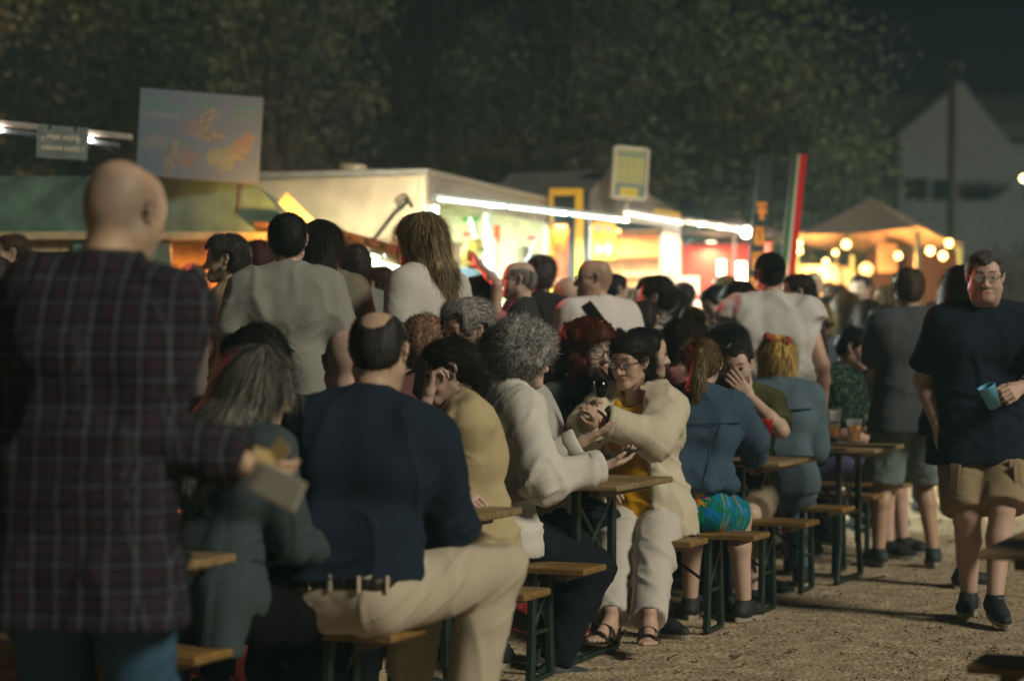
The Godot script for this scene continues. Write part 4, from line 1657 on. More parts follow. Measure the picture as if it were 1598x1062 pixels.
# ---------------------------------------------------------------- stalls, signs, house
func letters(n: String, text: String, h: float, mat: Material, parent: Node3D, at: Vector3, font := "Droid Sans") -> MeshInstance3D:
	var tm := TextMesh.new()
	var f := SystemFont.new()
	f.font_names = PackedStringArray([font])
	f.font_weight = 700
	tm.font = f
	tm.text = text
	tm.font_size = 32
	tm.pixel_size = h / 32.0
	tm.depth = 0.004
	tm.curve_step = 3.0
	var o := mi(n, tm, mat, parent)
	o.position = at
	return o

func poster_tex(key: String) -> Texture2D:
	if texs.has(key):
		return texs[key]
	var r := RandomNumberGenerator.new()
	r.seed = hash(key)
	var W := 384
	var H := 288
	if key != "menu":
		W = 192
		H = 288
	var im := Image.create(W, H, false, Image.FORMAT_RGB8)
	var word := func(x: int, y: int, w: int, h: int, c: Color):   # print too small to read
		var q := x
		while q < x + w:
			var lw := int(h * r.randf_range(0.45, 0.7))
			im.fill_rect(Rect2i(q, y, lw, h), c)
			im.fill_rect(Rect2i(q + lw / 4, y + h / 4, maxi(lw / 3, 1), h / 3), c * 0.6)
			q += lw + maxi(h / 7, 1)
	var blob := func(cx: float, cy: float, L: float, w: float, a: float, cols: Array):
		for k in 260:
			var u := r.randf_range(-1, 1)
			var v := r.randfn() * 0.4
			var p := Vector2(u * L, v * w * sqrt(1.0 - u * u * 0.9)).rotated(a) + Vector2(cx, cy)
			var s := r.randi_range(4, 12)
			im.fill_rect(Rect2i(int(p.x) - s / 2, int(p.y) - s / 2, s, s), ((cols[r.randi() % cols.size()] as Color) * r.randf_range(0.9, 1.04)).lerp(Color(0.56, 0.57, 0.58), 0.40 if key == "menu" else 0.1))
	if key == "menu":
		im.fill(Color(0.53, 0.56, 0.60))
		var gr := Color(0.50, 0.62, 0.56)
		word.call(12, 14, 62, 24, gr)
		word.call(6, 44, 66, 22, gr)
		word.call(74, 54, 58, 18, gr)
		word.call(10, 76, 120, 7, Color(0.72, 0.68, 0.66))
		word.call(10, 87, 112, 6, Color(0.72, 0.68, 0.66))
		word.call(170, 20, 56, 24, gr)
		word.call(290, 30, 80, 18, gr)
		word.call(292, 56, 74, 18, gr)
		word.call(14, 118, 60, 16, gr)
		word.call(112, 160, 66, 20, gr)
		var bun := [Color(0.80, 0.70, 0.50), Color(0.72, 0.58, 0.42), Color(0.78, 0.74, 0.60), Color(0.60, 0.42, 0.38)]
		blob.call(205, 95, 52, 30, -0.9, bun)
		blob.call(215, 138, 50, 16, 0.05, bun)
		blob.call(160, 118, 26, 26, 0.6, [Color(0.68, 0.55, 0.54), Color(0.62, 0.56, 0.56)])
		blob.call(50, 175, 40, 26, -0.3, [Color(0.70, 0.55, 0.50), Color(0.72, 0.66, 0.60), Color(0.62, 0.66, 0.62)])
		blob.call(108, 220, 62, 16, -1.35, bun)
		blob.call(152, 220, 26, 34, 1.5, [Color(0.75, 0.62, 0.50), Color(0.70, 0.52, 0.48)])
		blob.call(330, 170, 48, 34, -1.0, [Color(0.84, 0.62, 0.38), Color(0.80, 0.70, 0.48), Color(0.80, 0.50, 0.36)])
		blob.call(262, 215, 40, 44, 0.2, [Color(0.76, 0.74, 0.40), Color(0.80, 0.72, 0.46), Color(0.70, 0.68, 0.50)])
	elif key == "roof":
		im.fill(Color(0.40, 0.46, 0.44))
		word.call(10, 8, 150, 20, Color(0.60, 0.62, 0.34))
		var x := 12
		for k in 5:
			im.fill_rect(Rect2i(x, 52, 27, 150), Color(0.66, 0.63, 0.34))
			im.fill_rect(Rect2i(x + 9, 66, 6, 60), Color(0.46, 0.50, 0.42))
			im.fill_rect(Rect2i(x + 8, 150, 10, 36), Color(0.52, 0.54, 0.40))
			x += 35
		im.fill_rect(Rect2i(46, 232, 100, 44), Color(0.84, 0.74, 0.22))
		word.call(54, 244, 84, 18, Color(0.62, 0.50, 0.14))
	elif key == "wall":
		im.fill(Color(0.78, 0.62, 0.62))
		for k in 40:
			im.fill_rect(Rect2i(r.randi_range(0, 180), r.randi_range(0, 280), r.randi_range(8, 40), r.randi_range(6, 26)), [Color(0.92, 0.90, 0.86), Color(0.80, 0.35, 0.28), Color(0.88, 0.60, 0.42)][k % 3])
	else:
		im.fill(Color(0.93, 0.74, 0.18))
		blob.call(50, 50, 26, 30, 0.3, [Color(0.85, 0.72, 0.72), Color(0.78, 0.60, 0.52), Color(0.70, 0.66, 0.72)])
		blob.call(136, 56, 26, 30, -0.3, [Color(0.85, 0.72, 0.62), Color(0.72, 0.70, 0.78)])
		blob.call(50, 212, 26, 32, 0.2, [Color(0.86, 0.80, 0.74), Color(0.74, 0.66, 0.64)])
		blob.call(128, 208, 26, 34, 0.0, [Color(0.72, 0.86, 0.70), Color(0.62, 0.78, 0.80)])
		word.call(20, 110, 60, 9, Color(0.5, 0.3, 0.1))
		word.call(104, 116, 66, 9, Color(0.5, 0.3, 0.1))
	texs[key] = ImageTexture.create_from_image(im)
	return texs[key]

func picture(key: String, rough := 0.5) -> StandardMaterial3D:
	var m := plain("print " + key, Color.WHITE, rough)
	m.albedo_texture = poster_tex(key)
	return m

func card(w: float, h: float) -> ArrayMesh:   # a printed sheet facing +z
	var vs := PackedVector3Array([Vector3(-w / 2, h / 2, 0), Vector3(w / 2, h / 2, 0), Vector3(w / 2, -h / 2, 0), Vector3(-w / 2, -h / 2, 0)])
	var n := Vector3.BACK
	return arr(vs, PackedVector3Array([n, n, n, n]), PackedInt32Array([0, 1, 2, 0, 2, 3]), PackedColorArray(), PackedVector2Array([Vector2(0, 0), Vector2(1, 0), Vector2(1, 1), Vector2(0, 1)]))

func box_thing(n: String, label: String, cat: String, size: Vector3, at: Vector3, mat: Material, grp := "", turn := 0.0) -> void:
	var o := mi(n, boxm(size, 0.01), mat)
	o.position = at
	o.rotation.y = turn
	tag(o, label, cat, grp)

func bulb(at: Vector3, label: String, r: float, col: Color, em: float, le: float) -> void:
	var o := thing("string_bulb", label, "light bulb", at, 0.0, "bare bulbs hung round the market tent")
	var s := SphereMesh.new()
	s.radius = r
	s.height = r * 2.2
	s.radial_segments = 12
	s.rings = 8
	mi("glass", s, glow("bulb" + str(em), col, em), o)
	var st := begin(false)
	lathe(st, [[0.0, r * 2.0], [r * 0.4, r * 2.0], [r * 0.45, r * 1.0], [0.0, r * 0.98]], 10)
	mi("socket", done(st), plain("socket", Color(0.08, 0.08, 0.08)), o)
	omni(at, col, le, r * 0.6)

func build_stalls() -> void:
	var warm := Color(1.0, 0.66, 0.32)
	var white := Color(0.90, 1.0, 0.95)
	# ---- teal caravan with rounded roof ends, facing the tables
	var teal := worn("teal paint", Color(0.40, 0.51, 0.45), 0.35, 0.0, 0.8, 0.75)
	var cream := worn("cream paint", Color(0.82, 0.74, 0.58), 0.4)
	var v := thing("caravan", "rounded teal food caravan with a cream band and open hatch", "caravan", Vector3(-2.75, 0, -15.0))
	var outline := PackedVector2Array()
	for k in 9:
		var a := PI / 2 * k / 8.0
		outline.append(Vector2(0.75 + 0.42 * cos(a), 2.10 + 0.40 * sin(a)))
	for k in 9:
		var a := PI / 2 + PI / 2 * k / 8.0
		outline.append(Vector2(-0.75 - 0.42 + 0.42 + 0.42 * cos(a), 2.10 + 0.40 * sin(a)))
	var st := begin()
	var pts := outline.duplicate()
	for k in outline.size() - 1:
		var p := outline[k]
		var q := outline[k + 1]
		quad(st, Vector3(p.x, p.y, 0.0), Vector3(p.x, p.y, -2.0), Vector3(q.x, q.y, -2.0), Vector3(q.x, q.y, 0.0))
	mi("roof", done(st), teal, v)
	for q in [-0.02, -1.98]:
		st = begin()
		slab(st, outline, 0.04, Vector3(0, 0, q))
		mi("upper_panel", done(st), teal, v)
	panel("cream_band", v, Vector3(-1.18, 2.06, -0.04), Vector3(1.18, 2.115, 0.03), cream)
	panel("lower_panel", v, Vector3(-1.17, 0.40, -0.04), Vector3(1.17, 1.22, 0.0), teal)
	panel("middle_panel", v, Vector3(-0.28, 1.222, -0.04), Vector3(0.40, 2.058, 0.0), teal)
	panel("window", v, Vector3(-1.02, 1.32, -0.03), Vector3(-0.30, 1.98, -0.006), plain("smoked pane", Color(0.16, 0.12, 0.09), 0.15))
	panel("window_frame", v, Vector3(-1.17, 1.222, -0.06), Vector3(-0.28, 2.058, -0.035), cream)
	panel("jamb", v, Vector3(1.05, 1.222, -0.04), Vector3(1.17, 2.058, 0.0), teal)
	panel("side_wall", v, Vector3(1.13, 0.4, -1.96), Vector3(1.168, 2.10, -0.045), teal)
	panel("side_wall", v, Vector3(-1.168, 0.4, -1.96), Vector3(-1.13, 2.10, -0.045), teal)
	panel("inner_wall", v, Vector3(-1.12, 0.5, -1.5), Vector3(1.12, 2.09, -1.46), worn("warm lining", Color(0.80, 0.64, 0.46), 0.6))
	panel("floor_pan", v, Vector3(-1.12, 0.40, -1.95), Vector3(1.12, 0.46, -0.05), plain("pan", Color(0.2, 0.2, 0.2)))
	panel("counter", v, Vector3(0.38, 1.18, -0.3), Vector3(1.1, 1.221, 0.22), cream)
	panel("shelf", v, Vector3(-0.2, 1.62, -1.45), Vector3(1.1, 1.65, -1.15), cream)
	for k in 2:
		st = begin(false)
		lathe(st, [[0.02, 0.18], [0.30, 0.18], [0.32, 0.0], [0.30, -0.30], [0.0, -0.31]], 20, Vector3.ZERO, Basis(Vector3.RIGHT, PI / 2))
		var wv := mi("wheel", done(st), plain("tyre", Color(0.05, 0.05, 0.05)), v)
		wv.position = Vector3(-0.6 + 1.2 * k, 0.31, -0.3)
	for k in 4:
		var f := SphereMesh.new()
		f.radius = [0.075, 0.06, 0.085, 0.07][k]
		f.height = f.radius * [1.3, 1.9, 1.2, 1.6][k]
		f.radial_segments = 14
		f.rings = 8
		var fo := mi("food", f, worn("food%d" % k, [Color(0.85, 0.38, 0.15), Color(0.80, 0.20, 0.15), Color(0.88, 0.62, 0.30), Color(0.86, 0.80, 0.70)][k], 0.5, 0.0, 5.0), null)
		fo.position = Vector3(-2.75 + 0.42 + k * 0.17, 1.65 + f.height * 0.5, -15.0 - 1.28)
		tag(fo, ["round orange snack on the caravan's warm shelf", "tall red wrapped snack on the caravan's warm shelf", "flat golden bread on the caravan's warm shelf", "pale round bread at the right of the caravan's warm shelf"][k], "food", "snacks on the caravan shelf")
	for q in [[-0.02, -0.7], [0.75, -0.7]]:
		var lp := mi("lamp", boxm(Vector3(0.3, 0.03, 0.08), 0.005), glow("warm lamp", warm, 7.0), v)
		lp.position = Vector3(q[0], 2.05, q[1])
		area(v.position + Vector3(q[0], 2.03, q[1]), Vector3.DOWN, Vector3.RIGHT, Vector2(0.3, 0.08), warm, 3.2)  # lamps themselves unseen, placed to light the hatch warm
	# raised flap at its right end, lit from below
	st = begin()
	slab(st, PackedVector2Array([Vector2(-0.16, 0), Vector2(0.16, 0), Vector2(0.15, 0.10), Vector2(-0.15, 0.10)]), 0.02, Vector3.ZERO, Basis(Vector3.UP, -0.5) * Basis(Vector3.BACK, -0.72))
	var fp := mi("hatch_flap", done(st), cream, v)
	fp.position = Vector3(1.27, 2.20, 0.25)
	area(v.position + Vector3(1.24, 2.02, 0.60), Vector3(0.5, 0.45, -0.75), Vector3.RIGHT, Vector2(0.25, 0.04), Color(1.0, 0.70, 0.36), 2.4)
	var fl := mi("unseen_flap_lamp", boxm(Vector3(0.25, 0.03, 0.03), 0.004), glow("flap", Color(1.0, 0.72, 0.3), 4.0), v)  # unseen lamp, placed to warm the flap and the trailer wall
	fl.position = Vector3(1.22, 2.0, 0.64)
	# unseen red floodlight, placed to light the crowd's left sides red
	var red := Color(1.0, 0.36, 0.30)
	var rl := thing("unseen_red_floodlight", "unseen red floodlight behind the bald man, placed to light the crowd red", "floodlight", Vector3(-2.62, 2.16, -14.78))
	st = begin()
	bx(st, Vector3(0.16, 0.12, 0.05))
	bx(st, Vector3(0.03, 0.10, 0.16), Vector3(0, 0.02, -0.10))
	mi("housing", done(st), plain("black metal", Color(0.05, 0.05, 0.05), 0.5), rl)
	var rg := mi("lamp_face", boxm(Vector3(0.14, 0.10, 0.008)), glow("red face", red, 5.0), rl)
	rg.position.z = 0.03
	spot(rl.position + Vector3(0, 0, 0.05), Vector3(0.68, -0.22, 0.70), 40.0, red, 20.0)
	# ---- menu board on its roof
	var mb := thing("menu_board", "large grey menu board with food pictures on the caravan roof", "menu board", U(311, 212, 14.9))
	mb.transform.basis = Basis(Vector3.BACK, -0.055) * Basis(Vector3.UP, 0.22)
	mi("board", boxm(Vector3(0.84, 0.60, 0.03), 0.004), worn("board back", Color(0.45, 0.48, 0.50)), mb)
	var pr := mi("print", card(0.83, 0.59), picture("menu"), mb)
	(pr.material_override as StandardMaterial3D).albedo_color = Color(0.62, 0.68, 0.74)
	pr.position.z = 0.018
	for s in [-0.3, 0.3]:
		var leg := mi("post", boxm(Vector3(0.03, 0.3, 0.03)), plain("post", Color(0.3, 0.3, 0.3), 0.5, 0.6), mb)
		leg.position = Vector3(s, -0.35, -0.04)
	# ---- light bar with the hanging sign
	var a := U(-30, 188, 13.6)
	var b := U(206, 213, 13.6)
	var lb := thing("light_bar", "pale light bar sticking out over the caravan at top left", "light bar", (a + b) * 0.5)
	st = begin()
	bar(st, a - lb.position, b - lb.position, 0.05, 0.035)
	mi("rail", done(st), worn("pale alu", Color(0.78, 0.74, 0.70), 0.4, 0.2), lb)
	st = begin()
	bar(st, a - lb.position + Vector3(0.06, -0.05, 0), b - lb.position + Vector3(-0.08, -0.05, 0), 0.03, 0.03)
	mi("under_rail", done(st), worn("grey alu", Color(0.45, 0.48, 0.50), 0.4, 0.3), lb)
	st = begin()
	for q in [0.2, 0.6]:
		bar(st, (a - lb.position).lerp(b - lb.position, q), (a - lb.position).lerp(b - lb.position, q) + Vector3(0, -0.02, -1.6), 0.03, 0.03)
	mi("arm", done(st), plain("post", Color(0.3, 0.3, 0.3)), lb)
	for q in [0.13, 0.73]:
		var p := (a - lb.position).lerp(b - lb.position, q) + Vector3(0, -0.045, 0.03)
		var e := mi("spot", boxm(Vector3(0.035, 0.03, 0.03), 0.01), glow("spot", Color(1, 0.95, 0.9), 6.0), lb)
		e.position = p
		omni(lb.position + p, Color(1, 0.95, 0.9), 0.02, 0.01)
	var hs := thing("hanging_sign", "small grey hanging sign with two lines of white lettering", "sign", U(97, 222, 13.52))
	hs.transform.basis = Basis(Vector3.BACK, -0.06)
	mi("board", boxm(Vector3(0.315, 0.205, 0.012), 0.003), worn("sign grey", Color(0.50, 0.55, 0.54)), hs)
	var lw := plain("sign white", Color(0.85, 0.80, 0.74), 0.6)
	letters("lettering", "PIDE AQUI", 0.040, lw, hs, Vector3(0, 0.032, 0.008))
	letters("lettering", "ORDER HERE !", 0.040, lw, hs, Vector3(0.004, -0.036, 0.008))
	for s in [-1.0, 1.0]:
		st = begin(false)
		tube(st, [Vector3(s * 0.11 - 0.022, 0.02, 0.008), Vector3(s * 0.11 - 0.005, 0.032, 0.008), Vector3(s * 0.11 + 0.005, 0.022, 0.008), Vector3(s * 0.11 + 0.024, 0.036, 0.008)], 0.003, 4)
		tube(st, [Vector3(s * 0.11 - 0.018, 0.008, 0.008), Vector3(s * 0.11 + 0.016, 0.012, 0.008)], 0.003, 4)
		mi("flourish", done(st), lw, hs)
		st = begin(false)
		tube(st, [Vector3(s * 0.08, 0.075, 0.0), Vector3(s * 0.08, 0.09, 0.012), Vector3(s * 0.08, 0.12, 0.0)], 0.006, 5)
		mi("hook", done(st), plain("hook", Color(0.05, 0.05, 0.05)), hs)
	# ---- canopy and lit counter between caravan and white trailer
	var cs := thing("canopy_stall", "small stall under a brown canopy with a bright yellow-green counter", "stall", Vector3(-1.05, 0, -15.3))
	var A0 := U(395, 344, 14.75) - cs.position
	var A1 := U(642, 390, 14.75) - cs.position
	st = begin(false)
	for k in 10:
		for j in 3:
			var q := []
			for w in [[k, j], [k + 1, j], [k + 1, j + 1], [k, j + 1]]:
				var u: float = w[0] / 10.0
				var p := A0.lerp(A1, u) + Vector3(0, 0.05 * sin(PI * u) - 0.03 * w[1], -0.3 * w[1])
				q.append(p)
			quad(st, q[0], q[3], q[2], q[1])
			quad(st, q[0] - Vector3(0, 0.03 - 0.02 * (k / 10.0), 0), q[1] - Vector3(0, 0.03, 0), q[2] - Vector3(0, 0.03, 0), q[3] - Vector3(0, 0.03, 0))
			if j == 0:
				quad(st, q[0], q[1], q[1] - Vector3(0, 0.03, 0), q[0] - Vector3(0, 0.03 - 0.02 * (k / 10.0), 0))
	mi("canopy", done(st), cloth(Color(0.30, 0.22, 0.17)), cs)
	for p in [A0 + Vector3(0.25, 0, -0.85), A1 + Vector3(-0.06, 0, -0.85), A1 + Vector3(-0.03, 0, -0.02)]:
		panel("post", cs, Vector3(p.x - 0.015, 0.1, p.z - 0.015), Vector3(p.x + 0.015, p.y, p.z + 0.015), plain("post", Color(0.3, 0.3, 0.3)))
	panel("back_panel", cs, Vector3(-0.45, 0.9, -0.62), Vector3(0.42, 2.04, -0.59), worn("pale green lining", Color(0.74, 0.80, 0.62)))
	panel("white_board", cs, Vector3(-0.10, 1.82, -0.585), Vector3(0.12, 1.98, -0.575), plain("white board", Color(0.9, 0.9, 0.88)))
	panel("white_board", cs, Vector3(0.15, 1.80, -0.585), Vector3(0.38, 1.98, -0.572), plain("white board", Color(0.9, 0.9, 0.88)))
	panel("yellow_board", cs, Vector3(0.02, 1.42, -0.583), Vector3(0.40, 1.77, -0.57), plain("yellow board", Color(0.86, 0.86, 0.30)))
	panel("counter", cs, Vector3(-0.45, 1.05, -0.58), Vector3(0.42, 1.10, -0.1), cream)
	panel("counter_front", cs, Vector3(-0.45, 0.1, -0.14), Vector3(0.42, 1.048, -0.11), cream)
	panel("tube", cs, Vector3(-0.35, 1.96, -0.20), Vector3(0.36, 1.99, -0.17), glow("tube w", white, 5.0))
	area(cs.position + Vector3(0, 1.945, -0.2), Vector3(0, -0.7, -0.7), Vector3.RIGHT, Vector2(0.7, 0.03), Color(0.93, 1.0, 0.85), 2.4)
	area(cs.position + Vector3(0.1, 1.99, -0.10), Vector3(0.12, 0.55, -0.6), Vector3.RIGHT, Vector2(0.6, 0.03), Color(1.0, 0.98, 0.90), 4.0)  # unseen second light, placed to brighten the trailer's end wall
	# ---- long white trailer
	var ex := Vector3(0.277, 0, -0.961)
	var B := Basis(ex, Vector3.UP, Vector3(0.961, 0, 0.277))
	var wp := worn("white trailer paint", Color(0.86, 0.76, 0.62), 0.42, 0.0, 0.6, 0.8)
	var gr := worn("grey trailer edge", Color(0.66, 0.63, 0.58), 0.45)
	var pale := worn("pale green wall", Color(0.88, 0.90, 0.74), 0.5, 0.0, 0.9, 0.85)
	var t := thing("food_trailer", "long white food trailer with its lit service side open", "trailer", Vector3(-0.64, 0, -16.2))
	t.transform.basis = B
	panel("end_wall", t, Vector3(0, 0.45, -2.2), Vector3(0.04, 2.60, -0.06), wp)
	panel("corner_post", t, Vector3(-0.012, 0.45, -0.056), Vector3(0.06, 2.61, 0.0), wp)
	panel("roof", t, Vector3(-0.02, 2.602, -2.22), Vector3(3.72, 2.65, 0.02), gr)
	panel("fascia", t, Vector3(0.062, 2.42, -0.04), Vector3(3.70, 2.60, 0.0), gr)
	panel("back_wall", t, Vector3(0.042, 0.45, -2.2), Vector3(3.66, 2.6, -2.16), pale)
	panel("far_wall", t, Vector3(3.66, 0.45, -2.2), Vector3(3.70, 2.6, -0.05), pale)
	panel("floor_pan", t, Vector3(0.05, 0.40, -2.15), Vector3(3.65, 0.448, -0.06), gr)
	panel("lower_wall", t, Vector3(0.062, 0.45, -0.05), Vector3(3.65, 1.15, -0.01), wp)
	panel("counter", t, Vector3(0.1, 1.152, -0.35), Vector3(3.6, 1.19, 0.18), gr)
	panel("door", t, Vector3(3.63, 0.46, -1.12), Vector3(3.658, 2.27, -0.66), plain("brown door", Color(0.42, 0.34, 0.27), 0.6))
	panel("doorpost", t, Vector3(3.62, 0.46, -0.655), Vector3(3.657, 2.30, -0.53), plain("white board", Color(0.9, 0.9, 0.88)))
	panel("post", t, Vector3(1.64, 1.19, -0.05), Vector3(1.70, 2.418, 0.0), plain("pale steel", Color(0.80, 0.86, 0.90), 0.35))
	panel("post", t, Vector3(3.46, 1.19, -0.05), Vector3(3.53, 2.418, 0.0), plain("pale steel", Color(0.80, 0.86, 0.90), 0.35))
	panel("cupboard", t, Vector3(3.50, 1.19, -0.30), Vector3(3.655, 2.22, -0.24), plain("panel grey", Color(0.55, 0.56, 0.50)))  # narrow grey panel before the far wall
	for q in [[2.20, -0.80, 0.11], [2.30, -0.20, 0.09], [1.90, -0.28, 0.10]]:
		panel("red_label", t, Vector3(3.648, q[0] - 0.014 + (0.14 if q[1] < -0.7 else 0.0), q[1] - q[2] / 2), Vector3(3.662 - 0.006, q[0] + 0.014 + (0.14 if q[1] < -0.7 else 0.0), q[1] + q[2] / 2), plain("red label", Color(0.80, 0.18, 0.14)))
	panel("exit_plate", t, Vector3(3.645, 2.46, -0.86), Vector3(3.657, 2.50, -0.70), plain("green plate", Color(0.30, 0.72, 0.25)))
	panel("number_plate", t, Vector3(3.645, 2.26, -0.56), Vector3(3.656, 2.42, -0.50), plain("orange plate", Color(0.85, 0.40, 0.15)))
	for q in [[Vector3(2.0, 1.75, -0.1), Vector3(2.1, 2.40, -0.3), 0.03], [Vector3(2.6, 1.7, -0.1), Vector3(3.2, 2.30, -0.02), 0.02]]:
		st = begin()
		bar(st, q[0], q[1], q[2], q[2])
		mi("stay", done(st), plain("pale steel", Color(0.80, 0.86, 0.90), 0.35), t)
	var po := mi("poster", card(0.17, 0.9), picture("wall"), t)
	po.position = Vector3(0.16, 1.95, 0.012)
	po.rotation.y = 0.0
	panel("poster_board", t, Vector3(0.07, 1.19, -0.03), Vector3(0.26, 2.418, 0.006), wp)
	panel("unseen_ceiling_lamp", t, Vector3(1.0, 2.56, -0.9), Vector3(2.6, 2.59, -0.8), glow("tube w", white, 5.0))
	area(t.position + B * Vector3(1.8, 2.54, -0.85), Vector3.DOWN, ex, Vector2(1.6, 0.1), Color(1.0, 1.0, 0.88), 15.0)  # unseen lamp, placed to brighten the trailer's inside
	st = begin(false)
	lathe(st, [[0.0, 0.06], [0.10, 0.06], [0.12, 0.04], [0.12, 0.0]], 16)
	var vt := mi("roof_vent", done(st), wp, t)
	vt.position = Vector3(0.25, 2.65, -0.68)
	st = begin(false)
	lathe(st, [[0.0, 0.05], [0.12, 0.035], [0.18, 0.0]], 16)
	vt = mi("roof_dome", done(st), plain("dark dome", Color(0.16, 0.16, 0.17), 0.4), t)
	vt.position = Vector3(0.35, 2.65, -0.35)
	st = begin(false)
	tube(st, [Vector3(-0.02, 2.36, -0.10), Vector3(-0.05, 2.43, -0.15), Vector3(-0.06, 2.39, -0.22), Vector3(-0.04, 2.35, -0.17), Vector3(-0.05, 2.41, -0.12), Vector3(-0.03, 2.31, -0.24), Vector3(-0.03, 2.1, -0.42)], 0.012, 5)
	mi("cable", done(st), plain("cable", Color(0.06, 0.05, 0.04)), t)
	light_strip("bright white tube row along the white trailer's service side", U(682, 309, 16.4), U(978, 343, 19.3), 3, white, 2.4, 11.0, Vector3(0.8, 0, 0.3))
	# the vendor inside stands behind this counter
	# ---- dark kiosk with yellow frame
	var k := thing("kiosk", "narrow dark kiosk with a bright yellow steel frame", "kiosk", Vector3(0.50, 0, -19.45))
	var yel := plain("yellow frame", Color(0.80, 0.60, 0.06), 0.45)
	var blk := plain("kiosk black", Color(0.07, 0.075, 0.08), 0.6)
	panel("frame_post", k, Vector3(0.06, 0, 0.05), Vector3(0.13, 2.72, 0.12), yel)
	panel("frame_post", k, Vector3(-0.17, 0, 0.05), Vector3(-0.13, 2.66, 0.11), yel)
	panel("frame_beam", k, Vector3(-0.17, 2.662, 0.05), Vector3(0.058, 2.72, 0.12), yel)
	panel("side_panel", k, Vector3(0.132, 0, -0.02), Vector3(0.19, 2.70, 0.06), blk)
	panel("upper_panel", k, Vector3(-0.13, 2.42, 0.0), Vector3(0.058, 2.66, 0.045), blk)
	panel("door_post", k, Vector3(0.0, 0, 0.04), Vector3(0.058, 2.418, 0.10), blk)
	panel("roof", k, Vector3(-0.13, 2.665, -0.10), Vector3(0.13, 2.70, 0.045), blk)
	panel("orange_lit_wall", k, Vector3(-0.13, 0.3, -0.10), Vector3(0.06, 2.42, -0.06), worn("orange wall", Color(0.90, 0.45, 0.12), 0.5, 0.0, 2.0, 0.5))  # orange of the lamp light is put into the wall colour
	panel("counter", k, Vector3(-0.12, 1.0, -0.055), Vector3(0.0, 1.05, 0.04), cream)
	panel("lamp", k, Vector3(-0.12, 2.38, -0.02), Vector3(-0.01, 2.40, 0.03), glow("warm lamp", warm, 7.0))
	area(k.position + Vector3(-0.065, 2.37, 0.005), Vector3(0, -1, -0.2), Vector3.RIGHT, Vector2(0.11, 0.05), warm, 0.5)  # unseen lamp, placed to light the kiosk's back wall
	# ---- grey food truck with orange inside
	ex = Vector3(0.41, 0, -0.912)
	B = Basis(ex, Vector3.UP, Vector3(0.912, 0, 0.41))
	var g3 := worn("grey truck paint", Color(0.42, 0.40, 0.38), 0.45)
	t = thing("food_truck", "grey food truck glowing orange inside with warm shelves", "food truck", Vector3(0.68, 0, -19.7))
	t.transform.basis = B
	panel("fascia", t, Vector3(0.0, 2.50, -0.04), Vector3(2.5, 2.66, 0.0), g3)
	st = begin()
	slab(st, PackedVector2Array([Vector2(0, 2.662), Vector2(2.5, 2.662), Vector2(2.1, 2.72), Vector2(0.75, 2.95), Vector2(0.55, 2.95)]), 1.0, Vector3(0, 0, -0.52))
	mi("roof", done(st), g3, t)
	panel("roof_plate", t, Vector3(1.7, 2.60, 0.003), Vector3(2.45, 2.66, 0.012), plain("mustard plate", Color(0.70, 0.58, 0.18)))
	panel("near_wall", t, Vector3(0.0, 0.5, -1.04), Vector3(0.05, 2.498, -0.045), g3)
	panel("near_post", t, Vector3(0.0, 0.5, -0.04), Vector3(0.10, 2.498, 0.0), plain("pale steel", Color(0.80, 0.86, 0.90), 0.35))
	panel("end_panel", t, Vector3(1.98, 0.5, -0.05), Vector3(2.5, 2.498, 0.0), worn("brown grey panel", Color(0.42, 0.36, 0.31)))
	panel("end_label", t, Vector3(2.12, 1.5, 0.002), Vector3(2.26, 1.95, 0.010), plain("mustard plate", Color(0.70, 0.58, 0.18)))
	var ora := worn("orange lining", Color(0.92, 0.80, 0.62), 0.5)
	panel("back_wall", t, Vector3(0.05, 0.5, -1.04), Vector3(2.45, 2.498, -1.0), ora)
	panel("far_wall", t, Vector3(2.42, 0.5, -0.998), Vector3(2.46, 2.498, -0.052), ora)
	panel("lower_wall", t, Vector3(0.10, 0.5, -0.05), Vector3(1.98, 1.1, -0.01), g3)
	panel("counter", t, Vector3(0.1, 1.102, -0.3), Vector3(1.98, 1.14, 0.15), cream)
	for q in [1.45, 1.78, 2.05]:
		panel("shelf", t, Vector3(0.1, q, -0.998), Vector3(2.41, q + 0.025, -0.78), cream)
	for q in [1.42, 1.72, 2.02]:
		panel("shelf", t, Vector3(2.20, q, -0.775), Vector3(2.418, q + 0.025, -0.055), cream)
	panel("display_case", t, Vector3(2.05, 1.142, -0.775), Vector3(2.19, 1.74, -0.055), plain("white board", Color(0.9, 0.9, 0.88)))
	panel("upper_sign", t, Vector3(2.10, 2.20, -0.775), Vector3(2.19, 2.40, -0.055), plain("orange plate", Color(0.85, 0.40, 0.15)))
	for q in [0.7, 1.6]:
		panel("lamp", t, Vector3(q - 0.3, 2.44, -0.5), Vector3(q + 0.3, 2.47, -0.42), glow("warm lamp", warm, 7.0))
		area(t.position + B * Vector3(q, 2.42, -0.46), Vector3(0, -1, 0), ex, Vector2(0.6, 0.08), Color(1.0, 0.88, 0.70), 5.0)  # unseen lamps, placed to light the truck's lining and shelves
	panel("unseen_display_lamp", t, Vector3(0.4, 1.42, -0.75), Vector3(1.9, 1.44, -0.72), glow("warm lamp", warm, 7.0))
	area(t.position + B * Vector3(1.15, 1.40, -0.735), Vector3(0, -1, -0.5), ex, Vector2(1.5, 0.03), Color(1.0, 0.88, 0.68), 2.0)  # unseen lamp, placed to brighten the lower shelves
	var yp := thing("yellow_poster", "tall yellow poster with four food pictures beside the truck hatch", "poster", U(943, 374, 19.6))
	yp.rotation.y = 0.2
	panel("board", yp, Vector3(-0.11, -0.17, -0.02), Vector3(0.11, 0.17, -0.002), plain("poster edge", Color(0.6, 0.45, 0.1)))
